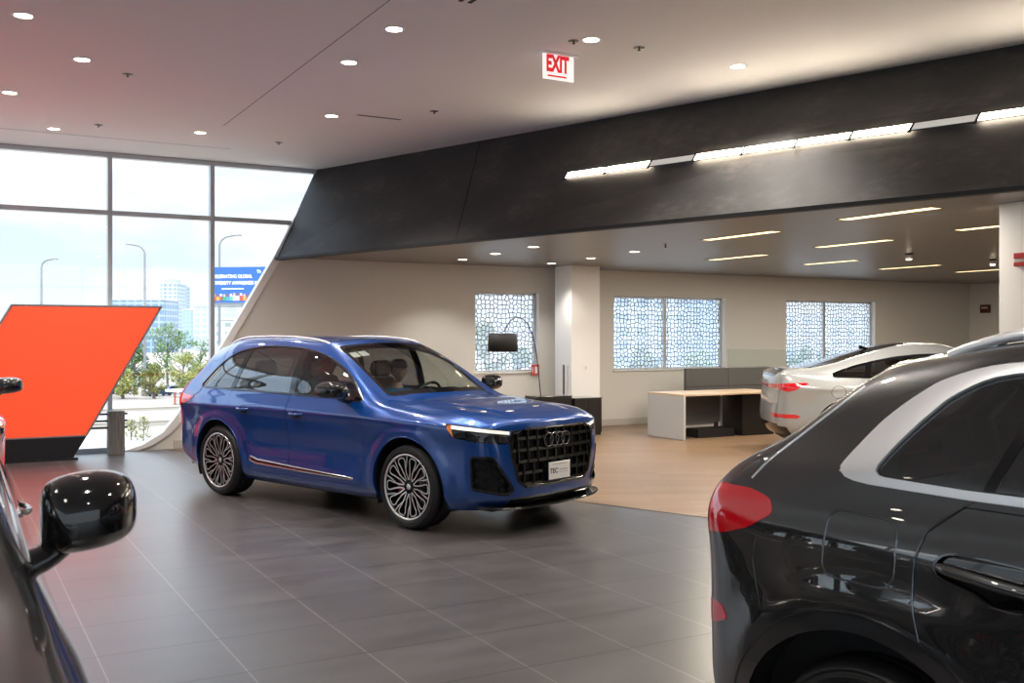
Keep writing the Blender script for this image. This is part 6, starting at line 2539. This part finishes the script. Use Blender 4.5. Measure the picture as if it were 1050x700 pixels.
    # eyes and brows
    for s in (1, -1):
        mb = MB()
        mb.lathe([(0, -.011), (.008, -.008), (.011, 0), (.008, .008), (0, .011)], 12, c=(hc_.x + .084, s * .030, hc_.z + .004))
        mb.build('eye', mat('eye_white', (.6, .58, .55), .2), root)
    mb = MB()
    for s in (1, -1):
        mb.box((hc_.x + .097, s * .030, hc_.z + .024), (.004, .034, .006))
    mb.box((hc_.x + .103, 0, hc_.z - .064), (.004, .036, .005))
    mb.build('brows_and_lips', mat('brow_dark', (.10, .04, .035), .7), root)
    # short hair
    mb = MB()
    vs = []; fs = []
    for i_ in range(9):
        th = lerp(.25, 1.95, i_ / 8)
        for j in range(18):
            ph = lerp(R(72), R(288), j / 17)
            vs.append((hc_.x + .103 * math.sin(th) * math.cos(ph), .083 * math.sin(th) * math.sin(ph), hc_.z + .122 * math.cos(th) + .002))
    for i_ in range(8):
        for j in range(17):
            fs.append((i_ * 18 + j, i_ * 18 + 18 + j, i_ * 18 + 19 + j, i_ * 18 + 1 + j))
    mb.add(vs, fs, 0, True); mb.build('hair', mat('dark_hair', (.02, .014, .01), .7), root)
    # cap with a peak
    mb = MB()
    mb.lathe([(.0, .120), (.045, .116), (.080, .092), (.098, .055), (.101, .030), (.097, .028), (.092, .05), (0, .11)], 28, c=(hc_.x - .006, 0, hc_.z + .016))
    vs = [];
    for j in range(13):
        ph = R(lerp(-62, 62, j / 12))
        for k_, (rr_, dz) in enumerate(((.092, .0), (.135, -.006), (.168, -.018))):
            f_ = math.cos(ph)
            vs.append((hc_.x - .006 + .092 * math.cos(ph) + (rr_ - .092) * f_, .092 * math.sin(ph), hc_.z + .052 + dz * f_))
    fs = [(j * 3 + k_, j * 3 + k_ + 1, j * 3 + k_ + 4, j * 3 + k_ + 3) for j in range(12) for k_ in range(2)]
    mb.add(vs, fs, 0, True)
    mb.build('cap', M_cap, root)
    TM = Matrix.Translation(hc_) @ HR.to_4x4() @ Matrix.Translation(-hc_)
    for o_ in root.children:
        if o_.name.split('.')[0] in ('eye', 'brows_and_lips', 'hair', 'cap'): o_.data.transform(TM)
    # shirt: torso and sleeves, slightly larger than the body
    V2 = [(-.05, 0, .80), (-.10, 0, .90), (-.15, 0, 1.05), (-.18, 0, 1.16), (-.172, 0, 1.225)]
    E2 = [(0, 1), (1, 2), (2, 3), (3, 4)]; r2 = [(.165, .135), (.155, .125), (.172, .128), (.14, .105), (.075, .078)]
    for s in (1, -1):
        n0 = len(V2)
        V2 += [(-.17, s * .175, 1.14), (-.12, s * .23, 1.02), (-.08, s * .245, .93)]
        E2 += [(3, n0), (n0, n0 + 1), (n0 + 1, n0 + 2)]; r2 += [.078, .066, .064]
    skin_mesh('shirt', V2, E2, r2, 0, M_shirt, 2, root)
    V3 = [(-.04, 0, .76)]; E3 = []; r3 = [(.165, .115)]
    for s in (1, -1):
        n0 = len(V3)
        V3 += [(.02, s * .09, .73), (.22, s * .11, .745), (.43, s * .12, .76), (.57, s * .12, .60), (.66, s * .12, .46)]
        E3 += [(0, n0), (n0, n0 + 1), (n0 + 1, n0 + 2), (n0 + 2, n0 + 3), (n0 + 3, n0 + 4)]; r3 += [.10, .092, .076, .068, .058]
    skin_mesh('trousers', V3, E3, r3, 0, M_trouser, 2, root)
    for s in (1, -1):
        mb = MB()
        vs = []
        for (x, hw_, h0, h1) in ((.62, .035, .385, .50), (.68, .045, .385, .49), (.78, .048, .385, .455), (.87, .042, .385, .43), (.91, .025, .39, .415)):
            vs += [(x, s * .12 - hw_, h0), (x, s * .12 + hw_, h0), (x, s * .12 + hw_ * .7, h1), (x, s * .12 - hw_ * .7, h1)]
        fs = [(i_ * 4 + k_, i_ * 4 + (k_ + 1) % 4, i_ * 4 + 4 + (k_ + 1) % 4, i_ * 4 + 4 + k_) for i_ in range(4) for k_ in range(4)] + [(0, 1, 2, 3), (16, 17, 18, 19)]
        mb.add(vs, fs, 0, True); mb.build('shoe', M_black, root)
    return root

bl_ = blue_car.matrix_basis
loc_p = Matrix.Translation(blue_car.location) @ Matrix.Rotation(blue_car.rotation_euler.z, 4, 'Z') @ Vector((-1.44, .38, -.045))
person = make_person(tuple(loc_p), blue_car.rotation_euler.z)

# two paper labels inside the top of the blue car's windscreen
def glass_label(y0, y1, lab):
    M4 = Matrix.Translation(blue_car.location) @ Matrix.Rotation(blue_car.rotation_euler.z, 4, 'Z')
    pts = []
    for y in (y0, y1):
        for x, z in ((-1.335, 1.588), (-1.245, 1.545)):
            pts.append((x, y, z - .012 - .10 * (abs(y) - .40)))
    pts = [pts[0], pts[2], pts[3], pts[1]]
    mb = MB()
    mb.prism([tuple(M4 @ Vector(p_)) for p_ in pts], (0, 0, -.002), (0, 0, 0))
    o = mb.build('paper_label', mat('paper_white', (.82, .80, .78), .6))
    tag(o, lab, 'label', 'paper labels inside the windscreen')
glass_label(-.56, -.43, 'wider white paper label inside the top corner of the blue windscreen')
glass_label(-.41, -.31, 'narrower white paper label inside the blue windscreen, nearer its middle')
# =================================================================== outside, seen through the glass front
GZ = -9.0
M_conc = mat('pale_concrete', (.62, .55, .47), .9)
k = NT(M_conc); gg = k.noise(k.pos(scale=(.05, .05, .05)), 2, 6, .6); k.col(k.ramp(gg, [(.3, (.26, .21, .165)), (.7, (.38, .325, .27))]))
m = MB(); m.b2((-900, WALL + 9, GZ - .5), (1100, 1800, GZ))
o = m.build('ground_outside', M_conc); struct(o)
# terrace just beyond the glass
te = at_z(130, 441, 0.0)
m = MB(); m.b2((XL - 6, WALL + .36, -.35), (XR + 6, te[1], -.02))
o = m.build('ground_terrace', mat('terrace_paving', (.45, .39, .33), .85)); struct(o)

def foliage_mat(name, c1, c2):
    m_ = mat(name, c1, .7)
    k = NT(m_)
    oi = k.n('ShaderNodeNewGeometry')
    k.col(k.ramp(oi.outputs['Random Per Island'], [(0.0, c1), (1.0, c2)]))
    return m_
M_leafG = foliage_mat('leaves_green', (.06, .12, .03), (.16, .24, .07))
M_leafY = foliage_mat('leaves_yellow_green', (.17, .20, .04), (.34, .32, .08))
M_leafO = foliage_mat('leaves_turning', (.22, .16, .05), (.32, .22, .09))
M_bark = mat('bark', (.16, .12, .09), .9)

def tree(px, base_py, top_py, wpx, D, m_leaf, label, seed):
    rnd = random.Random(seed)
    b = at_d(px, base_py, D); t = at_d(px, top_py, D)
    H = t[2] - GZ; Wd = wpx * D / FPX
    e = empty('tree', label, 'tree', (b[0], b[1], GZ), rnd.random() * 6, 'trees beyond the car park')
    mb = MB()
    mb.tube([(0, 0, 0), (.1, .05, H * .25), (-.05, .1, H * .5), (.0, 0, H * .8)], [.28, .22, .15, .06], 8)
    for q in range(6):
        a = q * 1.05; z = H * (.25 + .08 * q)
        mb.tube([(0, 0, z), (Wd * .22 * math.cos(a), Wd * .22 * math.sin(a), z + H * .12), (Wd * .36 * math.cos(a), Wd * .36 * math.sin(a), z + H * .22)], [.11, .07, .03], 6)
    mb.build('trunk', M_bark, e)
    mb = MB()
    clumps = []
    for q in range(26):
        a = rnd.random() * 6.28; rr_ = Wd * .5 * rnd.random()**.6; z = H * rnd.uniform(.18, .93)
        f_ = math.sin(math.pi * min(1, max(0.05, (z / H - .05) / 1.0)))**.6
        clumps.append((rr_ * f_ * math.cos(a), rr_ * f_ * math.sin(a), z, Wd * rnd.uniform(.10, .19)))
    for (cx_, cy_, cz, cr_) in clumps:
        for _ in range(85):
            v = Vector((rnd.gauss(0, 1), rnd.gauss(0, 1), rnd.gauss(0, .8))).normalized() * cr_ * rnd.uniform(.55, 1.15)
            p_ = Vector((cx_, cy_, cz)) + v
            s_ = rnd.uniform(.12, .26)
            u_ = Vector((rnd.gauss(0, 1), rnd.gauss(0, 1), rnd.gauss(0, 1))).normalized(); w_ = u_.orthogonal().normalized()
            mb.add([p_ - u_ * s_, p_ + w_ * s_ * .6, p_ + u_ * s_, p_ - w_ * s_ * .6], [(0, 1, 2, 3)])
    mb.build('crown', m_leaf, e, fix=False)
    return e

for i_, (px, top, wpx, D, mm, lab) in enumerate((
        (100, 352, 40, 178, M_leafG, 'green tree standing partly behind the orange display wall'),
        (138, 352, 34, 186, M_leafG, 'green tree directly behind the middle street lamp'),
        (172, 330, 48, 190, M_leafG, 'tallest green tree, below the distant tower block'),
        (206, 346, 34, 196, M_leafG, 'green tree just left of the right window mullion'),
        (188, 362, 34, 176, M_leafY, 'yellow-green tree in front of the tallest tree'),
        (126, 376, 30, 172, M_leafY, 'low yellow-green tree beside the display wall edge'),
        (158, 374, 28, 172, M_leafY, 'low yellow-green tree right of the middle street lamp'),
        (216, 366, 26, 178, M_leafO, 'low brownish tree behind the right window mullion'),
        (238, 352, 34, 200, M_leafG, 'green tree below the blue billboard'),
        (60, 352, 50, 190, M_leafG, 'green tree hidden mostly behind the orange display wall'))):
    tree(px, 404, top, wpx, D, mm, lab, 11 + i_)

for i_, (px, top, wpx, D, mm, lab) in enumerate((
        (500, 318, 46, 70, M_leafY, 'yellow-green tree outside the small lattice window, left'),
        (533, 340, 40, 66, M_leafG, 'green tree outside the small lattice window, right'),
        (650, 352, 60, 72, M_leafG, 'green tree outside the middle lattice window, left'),
        (722, 356, 56, 70, M_leafG, 'green tree outside the middle lattice window, right'),
        (832, 350, 60, 80, M_leafG, 'green tree outside the right lattice window'))):
    tree(px, 404, top, wpx, D, mm, lab, 40 + i_)

# street lamps
M_pole = mat('lamp_pole_grey', (.22, .225, .23), .5)
def street_lamp(px, top_py, D, label, arm=1, armpx=18, base_px=None):
    b = at_d(px, 404, D); t = at_d(px, top_py, D)
    ang = -math.atan2(cF[0], cF[1])
    e = empty('street_lamp', label, 'street lamp', (b[0], b[1], GZ), ang, 'street lamps outside the glass front')
    H = t[2] - GZ; A_ = armpx * D / FPX
    r0 = .0016 * D
    pts = [(0, 0, 0), (0, 0, H * .5), (0, 0, H - A_ * .55)]
    for q in range(1, 7):
        a = q / 6 * math.pi / 2
        pts.append((arm * A_ * .5 * (1 - math.cos(a)), 0, H - A_ * .55 + A_ * .5 * math.sin(a)))
    mb = MB(); mb.tube(pts, [r0, r0 * .85, r0 * .65] + [r0 * .55] * 6, 8)
    mb.tube([pts[-1], (arm * A_ * .72, 0, H + A_ * .0)], [r0 * .55, r0 * .5], 8)
    mb.build('pole', M_pole, e)
    mb = MB(); mb.box((arm * A_ * .86, 0, H - .02), (A_ * .34, .5, .22)); mb.build('lamp_head', M_pole, e, bevel=.06)
    mb = MB(); mb.box((arm * A_ * .88, 0, H - .16), (A_ * .22, .36, .06)); mb.build('lens', M_white, e)
    mb = MB(); mb.lathe([(0, 0), (r0 * 2, 0), (r0 * 2, .3), (r0 * 1.2, .5), (0, .5)], 12); mb.build('footing', M_conc, e)
    return e
street_lamp(42.5, 265.5, 185, 'street lamp above the orange display wall', 1, 16)
street_lamp(148.5, 250.5, 180, 'street lamp whose arm points left, in the middle glass bay', -1, 19)
street_lamp(225, 241, 165, 'street lamp in front of the blue billboard', 1, 22)

# distant buildings
def facade_mat(name, wallc, winc, sx, sz, wx_=.62, wz_=.6, rough=.5):
    m_ = mat(name, wallc, rough)
    k = NT(m_)
    tcd = k.n('ShaderNodeTexCoord'); sp = k.n('ShaderNodeSeparateXYZ'); k.l(tcd.outputs['Object'], sp.inputs[0])
    h_ = k.math('ADD', sp.outputs['X'], sp.outputs['Y'])
    a = k.math('LESS_THAN', k.math('FRACT', k.math('DIVIDE', h_, sx)), wx_)
    b = k.math('LESS_THAN', k.math('FRACT', k.math('DIVIDE', sp.outputs['Z'], sz)), wz_)
    k.col(k.mixc(k.math('MULTIPLY', a, b), wallc, winc))
    return m_
def building(px0, px1, top, D, label, m_, deep=20, extra=None, base_py=404):
    a = at_d(px0, 400, D); b = at_d(px1, 400, D); t = at_d(px0, top, D)
    ang = -math.atan2(cF[0], cF[1])
    w_ = (px1 - px0) * D / FPX
    e = empty('building', label, 'building', ((a[0] + b[0]) / 2, (a[1] + b[1]) / 2, GZ), ang)
    H = t[2] - GZ
    mb = MB(); mb.b2((-w_ / 2, 0, 0), (w_ / 2, deep, H)); mb.build('walls', m_, e)
    mb = MB(); mb.b2((-w_ / 2 - .3, -.3, H), (w_ / 2 + .3, deep + .3, H + .6 * D / 600)); mb.build('roof', mat('roof_pale', (.55, .56, .58), .8), e)
    if extra:
        mb = MB(); mb.b2((-w_ * .32, 2, H), (w_ * .22, deep - 3, H + extra)); mb.build('penthouse', mat('penthouse_grey', (.36, .40, .44), .7), e)
    return e
fm1 = facade_mat('tower_facade', (.46, .51, .56), (.22, .30, .40), 4.2, 3.4)
building(164.5, 181.5, 291, 900, 'pale tower block with dark rooftop plant room, farthest building', fm1, 26, 4.5)
building(182.0, 187.2, 293.5, 960, 'slim blue-grey wing attached right of the tower block', facade_mat('tower_facade_b', (.40, .46, .52), (.17, .24, .33), 2.2, 3.4), 22)
building(112, 167, 307.5, 640, 'long glass office building with a dark blue roof band', facade_mat('blue_glass_facade', (.32, .40, .48), (.16, .24, .34), 5, 4, .8, .7, .2), 30)
building(187, 196, 318, 820, 'narrow pale blue block right of the tower', facade_mat('pale_blue_facade', (.36, .47, .57), (.28, .40, .52), 3, 3.4), 18)
building(198, 232, 314, 700, 'wide white block with faint windows, behind the right mullion', facade_mat('white_facade', (.54, .57, .60), (.42, .47, .52), 5, 4), 25)
building(222, 262, 328, 420, 'white block with dark windows below the billboard', facade_mat('white_facade_b', (.50, .50, .50), (.25, .33, .30), 4.5, 3.6, .5, .45), 20)

building(606, 700, 250, 260, 'blue-grey office block outside the middle lattice window, left', facade_mat('slate_facade', (.42, .50, .58), (.20, .28, .36), 5, 3.6), 24)
building(708, 742, 282, 300, 'blue-grey tower outside the middle lattice window, right', facade_mat('slate_facade_b', (.30, .42, .58), (.18, .26, .38), 4, 3.4), 24)
building(800, 905, 322, 340, 'long grey block outside the right lattice window', facade_mat('grey_facade', (.46, .48, .52), (.26, .30, .36), 5, 3.6), 24)

# billboard
D = 150
bx0 = at_d(214.5, 273, D); 
e = empty('billboard', 'blue billboard with white lettering and a row of colourful figures', 'billboard', tuple(at_d(254, 293, D)[:2]) + (GZ,), -math.atan2(cF[0], cF[1]) + R(-8))
W2 = 40 * D / FPX; zc = at_d(254, 293, D)[2] - GZ; H2 = 19.5 * D / FPX
mb = MB(); mb.b2((-W2, 0, zc - H2), (W2, .35, zc + H2)); mb.build('board', mat('billboard_blue', (.035, .13, .48), .5), e)
mb = MB(); mb.b2((-W2, -.06, zc - H2), (W2, .0, zc - H2 + .35)); mb.b2((-W2 * .9, -.7, zc - H2 - .3), (W2 * .9, .6, zc - H2 - .1))
mb.tube([(-W2 * .1, .5, 0), (-W2 * .1, .5, zc - H2)], .45, 12); mb.build('steel_support', mat('steel_grey', (.20, .21, .22), .5), e)
M_bw = mat('billboard_white', (.85, .85, .85), .6)
px2 = D / FPX
def btext(s_, pxc, py, size_px, sx=1.0):
    x = (pxc - 254) * px2; z = zc + (293 - py) * px2
    text_mesh(s_, size_px * px2, 'lettering', M_bw, e, (x, -.03, z), (R(90), 0, 0), ext=.01, sx=sx, bold=.02)
btext('CELEBRATING GLOBAL', 237.5, 283.3, 5.0, .82)
btext('DIVERSITY AWARENESS MONTH', 247.0, 290.0, 5.0, .82)
btext('Th', 266, 278.5, 4.5, .9)
btext('together we are better', 238, 295.8, 2.0, .9) if False else None
mb = MB(); mb.b2(((226 - 254) * px2, -.04, zc + (293 - 296.4) * px2), ((250 - 254) * px2, 0, zc + (293 - 295.4) * px2)); mb.build('small_text_line', M_bw, e)
rnd = random.Random(4)
cols = [(.75, .08, .07), (.05, .35, .16), (.85, .80, .75), (.80, .35, .08), (.10, .30, .55), (.55, .60, .62), (.30, .10, .12), (.10, .45, .30)]
for q in range(15):
    x = (218 + q * 3.6 - 254) * px2; c_ = cols[(q * 3) % 8]
    hz_ = zc + (293 - 308) * px2; hh = rnd.uniform(6.0, 8.0) * px2
    mb = MB()
    n = 10
    mb.prism([(x - .32, 0, hz_), (x + .32, 0, hz_), (x + .34, 0, hz_ + hh * .55), (x + .2, 0, hz_ + hh * .66), (x - .2, 0, hz_ + hh * .66), (x - .34, 0, hz_ + hh * .55)], (0, -.03, 0), (0, .0, 0))
    mb.prism([(x + .2 * math.cos(2 * math.pi * w_ / n), 0, hz_ + hh * .84 + .22 * math.sin(2 * math.pi * w_ / n)) for w_ in range(n)], (0, -.035, 0), (0, .0, 0), mi=1)
    mb.build('printed_figure', [mat('print_%d' % ((q * 3) % 8), c_, .6), mat('print_skin_%d' % (q % 3), ((.55, .36, .26), (.20, .11, .08), (.75, .55, .42))[q % 3], .6)], e)

# parked cars far below
def small_car(px, py, D, ang, m_, label):
    b = at_z(px, py, GZ)
    e = empty('car', label, 'car', (b[0], b[1], GZ), ang, 'cars in the car park outside')
    mb = MB()
    prof = [(-2.3, .35), (-2.3, .85), (-2.1, 1.0), (-1.75, 1.05), (-1.2, 1.55), (-.9, 1.62), (.35, 1.6), (.6, 1.52), (1.15, 1.05), (2.05, .92), (2.3, .75), (2.3, .35)]
    mb.prism([(x, 0, z) for x, z in prof], (0, -.88, 0), (0, .88, 0)); mb.build('body', m_, e, bevel=.08)
    for s in (-1, 1):
        mb = MB(); mb.prism([(x, 0, z) for x, z in [(-1.5, 1.08), (-1.1, 1.5), (.35, 1.52), (.95, 1.06)]], (0, s * .89 - .01, 0), (0, s * .89 + .01, 0)); mb.build('side_window', M_gloss, e)
        for x in (-1.45, 1.4):
            mb = MB(); mb.lathe([(0, -.1), (.2, -.1), (.33, -.09), (.33, .09), (0, .1)], 16, c=(x, s * .82, .33), axis='Y'); mb.build('wheel', M_tyre, e)
    mb = MB(); mb.prism([(1.17, 0, 1.06), (.64, 0, 1.52), (.62, 0, 1.50), (1.15, 0, 1.03)], (0, -.75, 0), (0, .75, 0)); mb.build('windscreen', M_gloss, e)
for px, py, ang, c_, lab in ((164, 405.8, .5, (.04, .07, .12), 'dark blue car in the car park, left one of the pair outside'),
                             (180, 403.9, .2, (.06, .09, .14), 'dark grey-blue car in the car park, right beside the other'),
                             (195, 405.5, 1.0, (.05, .07, .11), 'dark car in the car park nearest the curved white trim'),
                             (121, 403.5, .4, (.10, .16, .24), 'blue-grey car in the car park beside the display wall edge')):
    small_car(px, py, 180, ang, mat('far_car_' + lab[:8] + str(px), c_, .3, .2, .6), lab)
# white canopy on red posts
b = at_z(190, 414, GZ)
e = empty('canopy', 'small white canopy on red posts in the car park', 'canopy', (b[0], b[1], GZ), .5)
mb = MB(); mb.b2((-2.6, -1.6, 2.0), (2.6, 1.6, 2.35)); mb.build('roof', M_white, e, bevel=.05)
for x in (-2.0, .2, 2.0):
    mb = MB(); mb.b2((x - .12, -.1, 0), (x + .12, .1, 2.0)); mb.build('post', mat('canopy_red', (.5, .12, .08), .6), e)
# low concrete parapet of the road
for (pyy, hgt, lab) in ((437, .5, 'long low concrete parapet across the car park, nearer one'), (421, .35, 'long low kerb across the car park, farther one')):
    b = at_z(150, pyy, GZ)
    e = empty('parapet', lab, 'parapet', (b[0], b[1], GZ), R(3), 'low parapets in the car park')
    mb = MB(); mb.b2((-60, 0, 0), (40, .4, hgt)); mb.build('wall', mat('parapet_grey', (.40, .36, .31), .9), e)
    mb = MB(); mb.b2((-60, -.05, hgt), (40, .45, hgt + .12)); mb.build('coping', M_conc, e)

# two thin young shrubs on the terrace
for k_, (px, top) in enumerate(((134.5, 430), (147, 427))):
    b = at_z(px, 451 + k_, -.02)
    t = at_d(px, top, (b[0] * cF[0] + b[1] * cF[1]))
    e = empty('young_shrub', ('left' if k_ == 0 else 'right') + ' one of two thin yellow-green shrubs just outside the glass', 'shrub', (b[0], b[1], -.02), 0, 'young shrubs on the terrace')
    H = t[2] + .02
    rnd = random.Random(k_)
    mb = MB(); mb.tube([(0, 0, 0), (.01, .01, H * .5), (0, 0, H)], [.008, .006, .003], 6)
    for q in range(10): mb.tube([(0, 0, H * (.15 + .08 * q)), (rnd.uniform(-.10, .10), rnd.uniform(-.1, .1), H * (.22 + .08 * q))], .003, 5)
    mb.build('stems', M_bark, e)
    mb = MB()
    for q in range(170):
        z = H * rnd.uniform(.12, 1); r_ = .11 * (1.1 - z / H * .5)
        p_ = Vector((rnd.uniform(-r_, r_), rnd.uniform(-r_, r_), z)); u_ = Vector((rnd.gauss(0, 1), rnd.gauss(0, 1), rnd.gauss(0, 1))).normalized(); w_ = u_.orthogonal().normalized(); s_ = rnd.uniform(.015, .03)
        mb.add([p_ - u_ * s_, p_ + w_ * s_ * .5, p_ + u_ * s_, p_ - w_ * s_ * .5], [(0, 1, 2, 3)])
    mb.build('leaves', M_leafY, e, fix=False)
